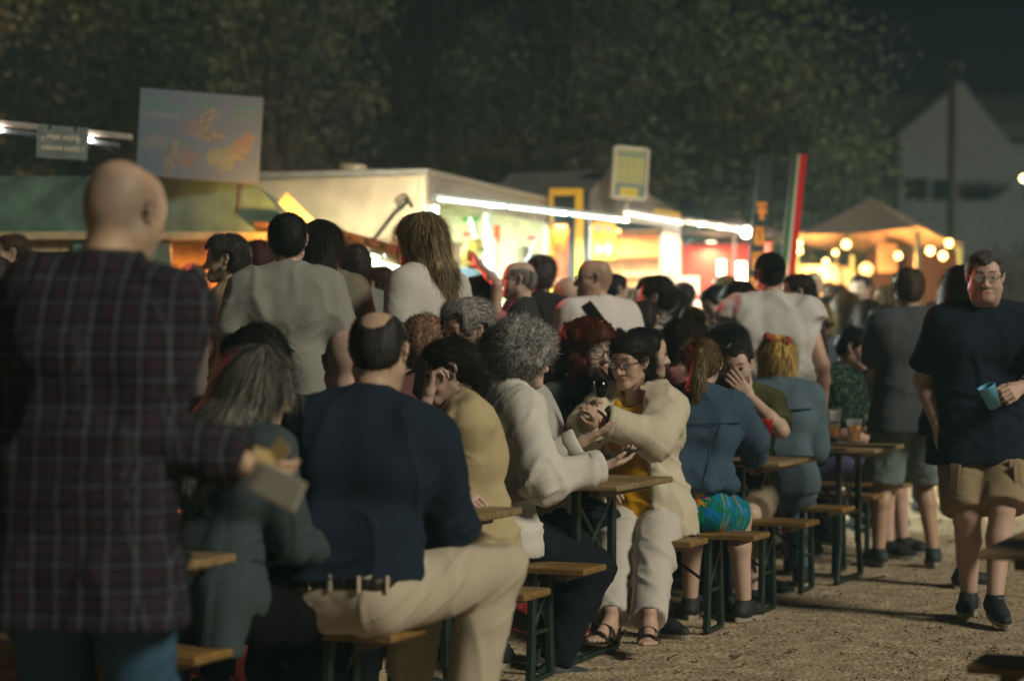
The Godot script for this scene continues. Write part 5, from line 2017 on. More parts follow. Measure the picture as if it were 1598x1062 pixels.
	mi("print", card(0.216, 0.336), picture("yellow"), yp)
	area(U(940, 338, 19.25), Vector3(0, -0.75, -0.6), Vector3.RIGHT, Vector2(0.2, 0.03), Color(1.0, 0.85, 0.6), 0.12)  # unseen light without a fixture, brightens the poster
	var rs := thing("roof_sign", "white framed sign with yellow lettering on the grey truck's roof", "sign", U(983, 269, 20.0))
	rs.transform.basis = Basis(Vector3.BACK, -0.06) * Basis(Vector3.UP, 0.35)
	panel("board", rs, Vector3(-0.16, -0.23, -0.02), Vector3(0.16, 0.23, 0.0), plain("sign board", Color(0.4, 0.45, 0.43)))
	pr = mi("print", card(0.32, 0.46), picture("roof"), rs)
	pr.position.z = 0.004
	var fr := plain("sign frame", Color(0.70, 0.68, 0.63), 0.5)
	for s in [-1.0, 1.0]:
		panel("frame", rs, Vector3(s * 0.165 - 0.015, -0.235, -0.025), Vector3(s * 0.165 + 0.015, 0.235, 0.02), fr)
		panel("frame", rs, Vector3(-0.15, s * 0.228 - 0.015, -0.025), Vector3(0.15, s * 0.228 + 0.015, 0.018), fr)
	panel("stand", rs, Vector3(-0.02, -0.45, -0.06), Vector3(0.02, 0.1, -0.026), fr)
	light_strip("white tube row along the grey food truck's roof edge", U(974, 331, 19.9), U(1066, 347, 21.6), 2, Color(1.0, 0.93, 0.82), 2.4, 9.0, Vector3(0.8, 0, 0.3))
	light_strip("row of pale tubes running on towards the red stall", U(1070, 345, 21.7), U(1158, 358, 22.3), 3, Color(1.0, 0.88, 0.75), 2.0, 4.0, Vector3(0.8, 0, 0.3))
	# ---- red tent stall
	t = thing("red_stall", "red market stall under a dark canopy with glaring white lamps", "stall", Vector3(2.15, 0, -23.6))
	var redc := worn("red cloth", Color(0.78, 0.20, 0.15), 0.8)
	panel("back_wall", t, Vector3(-0.45, 0.3, -0.02), Vector3(0.55, 2.42, 0.0), redc)
	panel("side_wall", t, Vector3(0.52, 0.3, 0.01), Vector3(0.55, 2.40, 0.9), redc)
	st = begin()
	slab(st, PackedVector2Array([Vector2(-0.50, 2.52), Vector2(0.62, 2.44), Vector2(0.60, 2.50), Vector2(0.1, 2.62), Vector2(-0.45, 2.60)]), 1.6, Vector3(0, 0, 0.4))
	mi("canopy", done(st), cloth(Color(0.13, 0.10, 0.11)), t)
	panel("post", t, Vector3(0.14, 0, 0.95), Vector3(0.18, 2.5, 0.99), plain("dark post", Color(0.2, 0.12, 0.1)))
	panel("counter", t, Vector3(-0.5, 0.95, 0.5), Vector3(0.5, 1.0, 0.9), cream)
	panel("counter_front", t, Vector3(-0.5, 0.1, 0.86), Vector3(0.5, 0.948, 0.89), redc)
	panel("white_sign", t, Vector3(-0.42, 1.86, 0.30), Vector3(-0.15, 2.06, 0.32), plain("white board", Color(0.9, 0.9, 0.88)))
	panel("price_board", t, Vector3(-0.38, 1.60, 0.30), Vector3(-0.12, 1.80, 0.32), plain("white board", Color(0.9, 0.9, 0.88)))
	for q in [[0.06, 2.22, 0.08, 0.22], [0.27, 2.20, 0.10, 0.24], [0.40, 2.16, 0.11, 0.20]]:
		panel("lamp", t, Vector3(q[0] - q[2] / 2, q[1] - q[3], 0.6), Vector3(q[0] + q[2] / 2, q[1], 0.64), glow("white lamp", Color(1.0, 0.90, 0.70), 6.0))
		area(t.position + Vector3(q[0], q[1] - q[3] / 2, 0.655), Vector3.BACK, Vector3.RIGHT, Vector2(q[2], q[3]), Color(1.0, 0.88, 0.68), 0.7)
	area(t.position + Vector3(0, 2.41, 0.115), Vector3(0, -0.8, 0.3), Vector3.RIGHT, Vector2(0.1, 0.03), Color(1.0, 0.85, 0.65), 2.2)  # small lamp added under the canopy to brighten the red walls
	panel("unseen_ceiling_lamp", t, Vector3(-0.05, 2.425, 0.10), Vector3(0.05, 2.435, 0.13), glow("white lamp", Color(1.0, 0.90, 0.70), 6.0))
	for q in 9:
		bulb_plain(t.position + Vector3(-0.10 + 0.05 * q + 0.03 * (q % 2), 1.72 - 0.07 * ((q * 5) % 7), 0.7 + 0.02 * q))
	bulb(U(1165, 361, 22.3), "big round bulb at the end of the pale tube row", 0.055, Color(1.0, 0.92, 0.82), 8.0, 0.5)
	# ---- feather flags
	for q in 2:
		var f := thing("feather_flag", ["dark feather flag with orange letter blocks beside the red stall", "tall green, white and red feather flag left of the tent"][q], "flag", [U(1147, 530, 18.6), U(1199, 530, 18.6)][q] - Vector3(0, CAM_H - 0.2, 0))
		var pole := []
		for j in 14:
			var u := j / 13.0
			pole.append(Vector3(0.02 + 0.20 * pow(u, 1.6), 2.76 * u, 0))
		st = begin(false)
		tube(st, pole, 0.012, 6)
		mi("pole", done(st), plain("pole", Color(0.15, 0.15, 0.15)), f)
		var strips := [[0.0, 0.115, Color(0.20, 0.22, 0.20)]] if q == 0 else [[0.008, 0.035, Color(0.17, 0.36, 0.18)], [0.037, 0.058, Color(0.72, 0.66, 0.60)], [0.06, 0.115, Color(0.72, 0.07, 0.08)]]
		for sp in strips:
			st = begin()
			for j in range(2, 13):
				var wob := 0.02 * sin(j * 0.9)
				var w1: float = sp[1] * (1.0 if j > 3 else 0.9)
				quad(st, pole[j + 1] + Vector3(sp[0], 0, wob), pole[j + 1] + Vector3(w1, 0, wob), pole[j] + Vector3(w1, 0, 0.02 * sin((j - 1) * 0.9)), pole[j] + Vector3(sp[0], 0, 0.02 * sin((j - 1) * 0.9)))
			mi("cloth_panel", done(st), cloth(sp[2]), f)
		if q == 0:
			for j in 7:
				var p: Vector3 = (pole[11 - j] as Vector3).lerp(pole[10 - j], 0.3) + Vector3(0.03, 0, 0.045)
				st = begin()
				var oc := plain("flag orange", Color(0.80, 0.46, 0.10), 0.8)
				bx(st, Vector3(0.085, 0.04, 0.004), p + Vector3(0.03, 0.055, 0))
				bx(st, Vector3(0.034, 0.13, 0.004), p + Vector3(0.005 if j % 3 else 0.03, -0.01, 0))
				if j % 3:
					bx(st, Vector3(0.034, 0.13, 0.004), p + Vector3(0.055, -0.01, 0.0))
				bx(st, Vector3(0.085, 0.034, 0.005), p + Vector3(0.03, -0.06 if j % 2 else 0.0, 0.001))
				mi("letter", done(st), oc, f)
	build_tent()
	build_far()

func bulb_plain(at: Vector3) -> void:
	var s := SphereMesh.new()
	s.radius = 0.045
	s.height = 0.1
	s.radial_segments = 10
	s.rings = 6
	var o := mi("garlic_lamp", s, glow("small lamps", Color(1.0, 0.85, 0.55), 2.6))
	o.name = numbered("cluster_lamp")
	o.position = at
	tag(o, "small glowing lamp in the cluster over the red stall's counter", "light bulb", "lamp cluster at the red stall")
	omni(at, Color(1.0, 0.85, 0.55), 0.04, 0.03)

func build_tent() -> void:
	var warm := Color(1.0, 0.68, 0.36)
	# ---- market tent: square roof on four posts
	var c := Vector3(4.98, 0, -30.0)
	var t := thing("market_tent", "grey pitched market tent glowing orange underneath", "tent", c)
	var ap := Vector3(-0.02, 3.33, 0)
	var e := [Vector3(-1.22, 2.82, 0.5), Vector3(0.30, 2.84, 1.9), Vector3(1.34, 2.72, -0.3), Vector3(-0.20, 2.72, -2.4)]
	var canvas := cloth(Color(0.52, 0.47, 0.42))
	canvas.backlight_enabled = true
	canvas.backlight = Color(0.03, 0.02, 0.015)
	for k in 4:
		var st := begin()
		var p: Vector3 = e[k]
		var q: Vector3 = e[(k + 1) % 4]
		var n := 8
		for i in n:
			for j in n:
				var f := func(u, v):
					var b := p.lerp(q, v)
					return b.lerp(ap, u) - Vector3(0, 0.10 * sin(PI * u) * (1.0 - u) + 0.05 * sin(PI * v) * (1.0 - u), 0)
				quad(st, f.call(i / 8.0, j / 8.0), f.call((i + 1) / 8.0, j / 8.0), f.call((i + 1) / 8.0, (j + 1) / 8.0), f.call(i / 8.0, (j + 1) / 8.0))
		mi("roof_panel", done(st), canvas, t)
		panel("post", t, Vector3(p.x * 0.93 - 0.03, 0, p.z * 0.93 - 0.03), Vector3(p.x * 0.93 + 0.03, p.y - 0.05, p.z * 0.93 + 0.03), plain("tent post", Color(0.42, 0.52, 0.44), 0.5))
		st = begin(false)
		tube(st, [p * 0.97 - Vector3(0, 0.04, 0), ap * 0.98], 0.015, 5)
		mi("rafter", done(st), plain("tent post", Color(0.42, 0.52, 0.44), 0.5), t)
	var st2 := begin()
	quad(st2, Vector3(0.1, 2.62, -1.1), Vector3(1.25, 2.62, -0.4), Vector3(1.25, 0.2, -0.4), Vector3(0.1, 0.2, -1.1))
	mi("side_curtain", done(st2), cloth(Color(0.15, 0.11, 0.085)), t)
	panel("table", t, Vector3(-0.9, 0.9, -0.4), Vector3(0.5, 0.95, 0.4), worn("cream paint", Color(0.82, 0.74, 0.58), 0.4))
	for q in [[-0.9, 2.66, 0.55], [-0.2, 2.66, 0.9], [0.8, 2.62, 0.9], [0.2, 2.7, -0.6]]:
		pass
	var bl := [[1247, 378, 29.6, 0.07], [1248, 390, 29.4, 0.06], [1304, 393, 29.5, 0.055], [1321, 380, 28.9, 0.09], [1402, 398, 28.9, 0.075], [1452, 390, 29.0, 0.085], [1472, 398, 28.8, 0.085], [1481, 378, 29.4, 0.085], [1353, 449, 28.0, 0.05], [1289, 407, 29.0, 0.06], [1192, 382, 29.0, 0.04]]
	var said := ["bulb at the tent's left tip, upper of a close pair", "bulb at the tent's left tip, lower of a close pair", "small bulb over the silver trailer's window", "large bulb under the tent roof's left half", "bulb beside the tent's framed picture", "bulb in front of the brown curtain, left of a pair", "bulb in front of the brown curtain, right of a pair", "large bulb at the tent's right tip", "low bulb at head height left of the grey T-shirt", "blurred bright bulb before the silver trailer", "faint little bulb between the two feather flags"]
	for k in bl.size():
		var b: Array = bl[k]
		bulb(U(b[0], b[1], b[2]), said[k], b[3] * 0.58, Color(1.0, 0.74, 0.40), 9.0, 0.45)
	omni(c + Vector3(-0.1, 2.35, 0.0), warm, 8.0, 0.08)  # source unseen, placed to light the roof's underside orange
	var hb := thing("unseen_hanging_lamp", "unseen warm lamp under the middle of the market tent, lighting its roof", "lamp", c + Vector3(-0.1, 2.35, 0.0))
	var s := SphereMesh.new()
	s.radius = 0.09
	s.height = 0.18
	mi("globe", s, glow("tent globe", warm, 3.0), hb)
	st2 = begin(false)
	tube(st2, [Vector3(0, 0.08, 0), Vector3(0.05, 0.8, 0)], 0.008, 5)
	mi("cord", done(st2), plain("cable", Color(0.06, 0.05, 0.04)), hb)
	# wire that carries the bulbs
	st2 = begin(false)
	tube(st2, [U(1192, 378, 29.0), U(1247, 373, 29.6), U(1304, 386, 29.5), U(1321, 372, 28.9), U(1402, 390, 28.9), U(1452, 382, 29.0), U(1472, 389, 28.8), U(1481, 370, 29.4)], 0.008, 5)
	var w := mi("bulb_wire", done(st2), plain("cable", Color(0.06, 0.05, 0.04)))
	tag(w, "thin dark wire carrying the bulbs along the tent", "wire")
	# ---- rounded silver trailer behind the tent
	t = thing("silver_trailer", "rounded silver food trailer with a lit picture window behind the tent", "trailer", Vector3(4.35, 0, -32.2))
	var poly := PackedVector2Array()
	for k in 10:
		var a := -PI / 2 + PI * k / 9.0
		poly.append(Vector2(0.42 + 0.42 * cos(a), 2.12 + 0.36 * sin(a)))
	for k in 4:
		poly.append(Vector2(-0.85 - 0.05 * sin(PI * k / 3.0), 2.48 - 0.72 * k / 3.0))
	st2 = begin()
	slab(st2, poly, 1.6, Vector3(0, 0, -0.8))
	mi("shell", done(st2), worn("silver", Color(0.75, 0.72, 0.68), 0.35, 0.5, 1.0, 0.7), t)
	panel("band", t, Vector3(-0.85, 1.68, -1.6), Vector3(0.6, 1.75, 0.02), worn("grey trailer edge", Color(0.66, 0.63, 0.58), 0.45))
	panel("counter", t, Vector3(-0.85, 1.30, -0.3), Vector3(0.8, 1.36, 0.25), worn("cream paint", Color(0.82, 0.74, 0.58), 0.4))
	panel("base", t, Vector3(-0.85, 0.3, -1.6), Vector3(0.6, 1.29, -0.1), worn("grey trailer edge", Color(0.66, 0.63, 0.58), 0.45))
	panel("awning_pole", t, Vector3(0.50, 0.2, 0.9), Vector3(0.56, 2.6, 0.96), plain("tent post", Color(0.42, 0.52, 0.44), 0.5))
	panel("picture_window", t, Vector3(-0.62, 1.95, 0.005), Vector3(-0.02, 2.30, 0.02), plain("window dark", Color(0.18, 0.20, 0.24), 0.3))
	for k in 5:
		panel("lit_picture", t, Vector3(-0.58 + k * 0.11, 1.99 + 0.03 * (k % 2), 0.022), Vector3(-0.50 + k * 0.11, 2.24 + 0.03 * (k % 2), 0.03), glow("picture%d" % (k % 3), [Color(0.75, 0.85, 1.0), Color(1.0, 0.7, 0.4), Color(0.9, 0.8, 0.95)][k % 3], 0.8))
	var fp := thing("framed_picture", "warm lit poster with dark figures hanging by the tent post", "poster", U(1385, 402, 30.6))
	panel("board", fp, Vector3(-0.14, -0.2, -0.02), Vector3(0.14, 0.2, 0.0), plain("warm board", Color(0.30, 0.25, 0.21)))
	st2 = begin()
	for k in 3:
		bx(st2, Vector3(0.02 + 0.01 * k, 0.16 + 0.05 * (k % 2), 0.004), Vector3(-0.08 + 0.07 * k, 0.0 + 0.03 * (k % 2), 0.004))
		bx(st2, Vector3(0.045, 0.035, 0.004), Vector3(-0.075 + 0.07 * k, 0.09 - 0.05 * k, 0.005))
	mi("print", done(st2), plain("print dark", Color(0.2, 0.14, 0.1)), fp)

func build_far() -> void:
	# ---- gabled house
	var d := 120.0
	var wall := worn("render grey", Color(0.32, 0.34, 0.345), 0.9, 0.0, 0.2, 0.85)  # grey darkened to stand for night shade on the far walls
	var slate := worn("slate", Color(0.10, 0.10, 0.11), 0.8, 0.0, 0.5, 0.6)
	var dark := plain("night pane", Color(0.03, 0.035, 0.04), 0.15)
	var h := thing("gabled_house", "pale gabled house beyond the trees, night shade painted into its walls", "house", Vector3(24.4, 0, -d))
	var st := begin()
	slab(st, PackedVector2Array([Vector2(-3.1, 0), Vector2(3.1, 0), Vector2(3.1, 12.2), Vector2(0.35, 15.6), Vector2(-3.1, 12.7)]), 9.0, Vector3(0, 0, -4.5))
	mi("wall", done(st), wall, h)
	for q in [[Vector3(-3.2, 12.62, 0.0), Vector3(0.35, 15.62, 0.0)], [Vector3(0.35, 15.62, 0.0), Vector3(3.2, 12.1, 0.0)]]:
		st = begin()
		var a: Vector3 = q[0]
		var b: Vector3 = q[1]
		bx(st, Vector3(a.distance_to(b), 0.10, 9.0), (a + b) * 0.5 + Vector3(0, 0.06, -4.55), between(a, b), 0.02)
		mi("roof", done(st), slate, h)
	panel("window_band", h, Vector3(-2.75, 9.1, 0.0), Vector3(-1.5, 10.3, 0.04), dark)
	panel("window", h, Vector3(-1.25, 9.1, 0.0), Vector3(-0.35, 10.2, 0.04), dark)
	panel("window", h, Vector3(0.5, 9.1, 0.0), Vector3(2.0, 10.1, 0.04), dark)
	panel("porch_roof", h, Vector3(0.1, 9.75, 0.041), Vector3(3.0, 9.95, 0.6), slate)
	var n := thing("back_building", "low dark building with two windows right of the gabled house", "building", Vector3(30.5, 0, -130))
	panel("wall", n, Vector3(-4.5, 0, -6), Vector3(5, 13.4, 0), wall)
	panel("roof", n, Vector3(-4.7, 13.4, -6.2), Vector3(5.2, 14.2, 0.3), slate)
	for k in 2:
		panel("window", n, Vector3(0.2 + 1.5 * k, 9.6, 0.0), Vector3(0.9 + 1.5 * k, 11.6, 0.04), dark)
	var bl := thing("long_roof_building", "long unlit building behind the gabled house with a black roof", "building", Vector3(24, 0, -150))
	panel("wall", bl, Vector3(-10, 0, -8), Vector3(14, 14.0, 0), plain("black wall", Color(0.10, 0.105, 0.11), 0.9))
	panel("roof", bl, Vector3(-10.3, 14.0, -8.2), Vector3(14.3, 18.2, -0.3), plain("black roof", Color(0.05, 0.05, 0.055), 0.9))
	# ---- street lamp mast
	var mpos := Vector3(8.09, 0, -40.0)
	var m := thing("lamp_mast", "tall unlit lamp mast with a round cluster head before the house", "street lamp", mpos)
	st = begin(false)
	tube(st, [Vector3(0, 0, 0), Vector3(0, 3, 0), Vector3(0, 6.0, 0)], [0.13, 0.105, 0.075], 10)
	mi("pole", done(st), worn("mast", Color(0.30, 0.27, 0.23), 0.7), m)
	st = begin(false)
	for k in 6:
		var a := TAU * k / 6.0
		tube(st, [Vector3(0, 6.0, 0), Vector3(cos(a) * 0.1, 6.15, sin(a) * 0.1), Vector3(cos(a) * 0.16, 6.3, sin(a) * 0.16)], 0.02, 5)
	mi("bracket", done(st), plain("black metal", Color(0.05, 0.05, 0.05), 0.5), m)
	for k in 6:
		var a := TAU * k / 6.0
		st = begin(false)
		lathe(st, [[0.0, 0.10], [0.05, 0.09], [0.09, 0.0], [0.075, -0.03], [0.0, -0.03]], 12, Vector3(cos(a) * 0.16, 6.36, sin(a) * 0.16), Basis(Vector3(-sin(a), 0, cos(a)), 0.5))
		mi("lamp_head", done(st), plain("black metal", Color(0.05, 0.05, 0.05), 0.5), m)
	var sl := thing("street_lamp", "distant lit street lamp at the right edge of the view", "street lamp", U(1599, 277, 60.0))
	sl.position.y = 0
	st = begin(false)
	tube(st, [Vector3(0.35, 0, 0), Vector3(0.35, 5.6, 0), Vector3(0.25, 5.9, 0), Vector3(0, 5.95, 0)], [0.07, 0.05, 0.04, 0.035], 8)
	mi("pole", done(st), plain("mast dark", Color(0.12, 0.12, 0.12)), sl)
	var s := SphereMesh.new()
	s.radius = 0.10
	s.height = 0.17
	var g := mi("lamp", s, glow("street", Color(1.0, 0.85, 0.6), 9.0), sl)
	g.position = Vector3(0, 5.83, 0)
	omni(sl.position + Vector3(0, 5.83, 0), Color(1.0, 0.85, 0.6), 6.0, 0.1)
	var tint := Color(0.038, 0.042, 0.018)
	var tl := [  # warm browns of the left trees stand for stall light on leaves
		["broad tree at the far left, warm light painted into its leaves", -9.2, 33.0, 10.0, Vector3(2.61, 4.14, 2.34), Color(0.119, 0.094, 0.035)],
		["olive tree above the light bar and hanging sign", -6.0, 34.5, 10.4, Vector3(2.34, 4.23, 2.25), Color(0.105, 0.095, 0.031)],
		["olive tree rising behind the menu board", -3.6, 32.5, 10.0, Vector3(2.07, 4.14, 2.16), Color(0.052, 0.062, 0.022)],
		["dark tree above the white trailer's end wall", -1.3, 35.0, 10.6, Vector3(2.07, 4.42, 2.25), Color(0.019, 0.030, 0.014)],
		["dark green tree above the white tube row", 0.9, 33.5, 10.2, Vector3(1.98, 4.23, 2.16), Color(0.035, 0.052, 0.021)],
		["green tree directly behind the truck's roof sign", 2.8, 35.5, 9.6, Vector3(1.89, 4.04, 2.07), Color(0.061, 0.083, 0.031)],
		["rounded tree above the two feather flags", 4.3, 34.0, 7.6, Vector3(1.62, 3.20, 1.80), Color(0.076, 0.094, 0.035)],
		["small tree nearest the gabled house", 5.2, 36.0, 5.6, Vector3(1.22, 2.35, 1.35), Color(0.088, 0.105, 0.036)],
		["low tree behind the market tent's peak", 5.6, 39.5, 4.0, Vector3(1.35, 1.60, 1.35), Color(0.063, 0.069, 0.028)]]
	for k in tl.size():
		var a: Array = tl[k]
		var r: Vector3 = a[4]
		tree(a[0], "leafy_tree", a[1], a[2], a[3], r, int(1900.0 * r.x * r.y), 40 + k, a[5])
	# a second, farther row closes the gaps, its tint darkened as shade between crowns
	for k in 6:
		tree(["far tree behind the caravan's left end", "far tree behind the menu board's right edge", "far tree between the trailer roof and the kiosk", "far tree behind the roof sign", "far tree behind the dark feather flag", "far tree behind the striped feather flag"][k], "leafy_tree", -8.5 + 2.55 * k, 43.0, [11.0, 11.5, 11.0, 11.5, 11.0, 8.0][k], Vector3(2.5, 5.0, 1.6), 15000, 80 + k, tint * 0.5)
	for k in 4:
		tree(["shrub with orange light in its leaf colour, left of the lamp mast", "shrub with orange light in its leaf colour, right of the lamp mast", "shrub under the house's porch roof", "dark shrub at the right edge behind the walking man"][k], "shrub", [7.3, 8.5, 9.4, 10.3][k], [38.0, 37.0, 39.0, 41.0][k], [2.9, 3.4, 3.0, 3.6][k], Vector3(0.9, 1.3, 0.9), 1700, 120 + k, [Color(0.10, 0.06, 0.02), Color(0.13, 0.07, 0.02), Color(0.10, 0.06, 0.02), Color(0.03, 0.03, 0.014)][k])  # orange light on the first three is painted into their tint

# ---------------------------------------------------------------- things people hold, cups
func cup(label: String, at: Vector3, h: float, r: float, col: Color, liquid := 0.0, b := Basis(), cat := "cup") -> void:
	var c := thing("cup", label, cat, at)
	c.transform.basis = b
	var st := begin(false)
	lathe(st, [[0.0, 0.001], [r * 0.72, 0.001], [r * 0.74, 0.0], [r, h], [r * 1.04, h + 0.001], [r * 1.04, h - 0.004], [r * 0.985, h - 0.005], [r * 0.72, 0.004], [0.0, 0.004]], 22)
	var m: StandardMaterial3D
	if liquid > 0.0:
		m = plain("clear plastic", Color(0.92, 0.94, 0.94, 0.10), 0.03)
		m.transparency = BaseMaterial3D.TRANSPARENCY_ALPHA
	else:
		m = plain("cup" + str(col), col, 0.35)
	mi("shell", done(st), m, c)
	if liquid > 0.0:
		st = begin(false)
		var rr := lerpf(0.71, 0.975, liquid) * r
		lathe(st, [[0.0, 0.006], [r * 0.70, 0.006], [rr, h * liquid], [0.0, h * liquid]], 22)
		mi("drink", done(st), plain("beer", Color(0.95, 0.62, 0.10), 0.2), c)
		if liquid > 0.6:
			return
		st = begin(false)
		lathe(st, [[rr * 0.99, h * liquid], [rr * 0.99, h * liquid + 0.008], [0.0, h * liquid + 0.009]], 18)
		mi("foam", done(st), plain("foam", Color(0.88, 0.84, 0.74), 0.9), c)

func phone(label: String, at: Vector3, b: Basis, col := Color(0.03, 0.03, 0.035), lit := false) -> Node3D:
	var p := thing("phone", label, "phone", at)
	p.transform.basis = b
	var st := begin()
	bx(st, Vector3(0.074, 0.152, 0.009), Vector3.ZERO, Basis(), 0.003)
	mi("case", done(st), plain("phone" + str(col), col, 0.6), p)
	var sc := mi("screen", boxm(Vector3(0.066, 0.14, 0.001), 0.0002), plain("screen", Color(0.02, 0.02, 0.025), 0.35) if not lit else glow("screen lit", Color(0.6, 0.7, 0.8), 0.25), p)
	sc.position.z = 0.0052
	return p

func build_people() -> void:
	var P := func(x: float, y: float, z: float) -> Vector3: return last.hip + Vector3(x, y, z)
	var leather := plain("leather", Color(0.10, 0.07, 0.05), 0.5)
	var black := Color(0.045, 0.045, 0.05)
	# ======== nearest row
	person("bald man in a dark plaid shirt standing with his back turned at far left", 210, 256, 640, 168, {"side": 4.0, "w": 1.07, "head": "stout", "hyaw": -22, "hp": 12, "hair": "none", "scalp": 0.5, "skin": Color(0.46, 0.31, 0.21), "lean": 5,
		"top": {"c": Color(1, 1, 1), "kind": "plaid", "sleeve": 1.93, "hem": -0.26, "loose": 0.024, "collar": true, "fold": 0.016}, "bot": {"c": Color(0.30, 0.44, 0.55), "kind": "denim"},
		"handsize": 0.84, "R": [384, 722, -0.16], "Rp": Vector3(0.12, -1.0, -0.1), "Rh": "grip", "Rn": Vector3(0.5, 0.3, 0.6), "L": Vector3(0.0, -0.30, 0.30)})
	var pb: Basis = last.RB
	var e := thing("paper_tray", "folded kraft paper food tray in the plaid man's hand", "paper tray", U(424, 706, 4.98))
	var st := begin()
	for q in [[-0.5, 0.10], [0.5, -0.04]]:
		bx(st, Vector3(0.05, 0.002, 0.05), Vector3(q[0] * 0.036, 0, 0.0), Basis(Vector3.BACK, q[0] * 1.3) * Basis(Vector3.RIGHT, 0.4), 0.0006)
	mi("sheet", done(st), plain("kraft", Color(0.62, 0.53, 0.34), 0.85), e)
	e.rotation = Vector3(0.3, 0.4, 0.35)
	phone("phone or power bank held flat under the paper tray by the plaid man", U(430, 756, 5.02), Basis(Vector3.BACK, 1.15) * Basis(Vector3.RIGHT, -0.5) * Basis(Vector3.UP, PI), Color(0.62, 0.60, 0.56))
	st = begin(false)
	tube(st, [U(445, 765, 5.17), U(452, 790, 5.2), U(459, 830, 5.3), U(456, 862, 5.5), U(440, 876, 5.8), U(415, 877, 6.0), U(392, 873, 6.2)], 0.0035, 5)
	tag(mi("charging_cable", done(st), plain("cable grey", Color(0.16, 0.18, 0.18), 0.6)), "thin grey charging cable hanging from the plaid man's hand", "cable")
	person("broad man in a navy shirt and khaki trousers with a bald crown", 596, 488, 490, 172, {"sit": true, "side": 5.0, "w": 1.07, "lean": 9, "hair": "balding", "hc": Color(0.12, 0.115, 0.11), "hyaw": -2, "hp": 6, "lyaw": -46, "head": "stout", "skin": Color(0.44, 0.29, 0.20), "scalp": 0.02,
		"top": {"c": Color(0.125, 0.165, 0.215), "sleeve": 1.25, "hem": 0.045, "loose": 0.024, "collar": true, "fold": 0.015}, "bot": {"c": Color(0.74, 0.69, 0.61), "loose": 0.022},
		"shy": -0.10, "R": [655, 775, 0.26], "Rp": Vector3(0.7, -1.0, -0.5), "L": [500, 790, 0.45], "Lp": Vector3(0.7, -0.8, -0.3), "RF": [732, 1100, 7.0], "LF": [640, 1060, 7.25], "shoes": "slip"})
	# the sleeve of the right arm rests on the table edge; belt with loops
	var root: Node3D = last.root
	ring("belt", last.trousers, last.hip + Vector3(0, 0.045, 0.01), 0.034, leather)
	for a in [2.5, 2.95, 3.5, 3.9, 2.05]:
		var d := Vector3(sin(a), 0, cos(a))
		var q: Vector3 = last.trousers.hit(last.hip + Vector3(0, 0.045, 0.01) + d * 0.45, -d) + d * 0.017
		st = begin()
		bx(st, Vector3(0.012, 0.052, 0.005), q, Basis(Vector3.UP, a), 0.001)
		mi("belt_loop", done(st), cloth(Color(0.74, 0.69, 0.61)), root)
	person("woman with long highlighted hair in a long grey cardigan, seated", 425, 550, 505, 138, {"sit": true, "fem": true, "hair": "long", "hc": Color(0.46, 0.45, 0.41), "hyaw": -12, "hp": 14, "lean": 14, "lyaw": 10,
		"top": {"c": Color(0.25, 0.29, 0.30), "kind": "knit", "sleeve": 1.9, "hem": -0.05, "loose": 0.018, "skirt": 0.46, "name": "cardigan"}, "bot": {"c": black}, "R": "lap", "L": "lap"})
	strap("dark_strap", last.shirt, [last.neck + Vector3(-0.12, 0.0, 0.0), last.chest + Vector3(-0.05, 0.05, 0), last.waist + Vector3(0.10, 0.0, 0)], Vector3(0, 0, -1), 0.02, leather)
	person("dark haired man looking down, half hidden behind the plaid shirt", 378, 524, 425, -118, {"sit": true, "hair": "volume", "hc": Color(0.08, 0.07, 0.06), "hp": 22, "lean": 12, "top": {"c": Color(0.15, 0.15, 0.16)}})
	person("bald man in a navy jacket seated just behind the broad man's head", 538, 517, 425, 196, {"sit": true, "hair": "none", "scalp": 0.4, "head": "stout", "hp": 14, "w": 1.05, "top": {"c": Color(0.16, 0.21, 0.28), "sleeve": 1.9, "collar": true}, "bot": {"c": black}})
	person("woman in a tan knit sweater with dark tied hair and a silver watch", 688, 531, 418, -84, {"sit": true, "fem": true, "hair": "tied", "hc": Color(0.10, 0.085, 0.075), "hp": 12, "lean": 5, "hyaw": 6,
		"top": {"c": Color(0.73, 0.66, 0.51), "kind": "knit", "sleeve": 1.22, "hem": -0.10, "loose": 0.04, "name": "sweater", "fold": 0.016}, "bot": {"c": Color(0.12, 0.15, 0.18), "kind": "denim"},
		"L": [712, 768, -0.22], "Lp": Vector3(0.3, -1.0, 0.25), "R": [668, 612, -0.06], "Rp": Vector3(0.2, -1.0, 0.3), "Rh": "grip", "Rn": Vector3(0.2, 0.2, -1.0)})
	phone("dark phone held to the face of the woman in the tan sweater", U(655, 588, 7.95), Basis(Vector3.UP, 2.05) * Basis(Vector3.BACK, 0.35))
	var wv: Vector3 = last.Lw
	var we: Vector3 = last.Le
	st = begin(false)
	var wb := between(we, wv)
	for k in 18:
		var a := TAU * k / 18.0
		bx(st, Vector3(0.020, 0.004, 0.012), wv.lerp(we, 0.12) + wb * Vector3(0, cos(a) * 0.033, sin(a) * 0.033), wb * Basis(Vector3.RIGHT, a), 0.001)
	mi("watch", done(st), plain("silver", Color(0.8, 0.8, 0.78), 0.3, 0.9), last.root)
	st = begin()
	strap("black_top", last.shirt, [last.neck + Vector3(0.07, 0.02, 0.0), last.neck + Vector3(0.10, -0.06, 0), last.chest + Vector3(0.10, 0.02, 0), last.chest + Vector3(0.06, -0.10, 0)], Vector3(0.25, 0, 1).normalized(), 0.09, cloth(black))
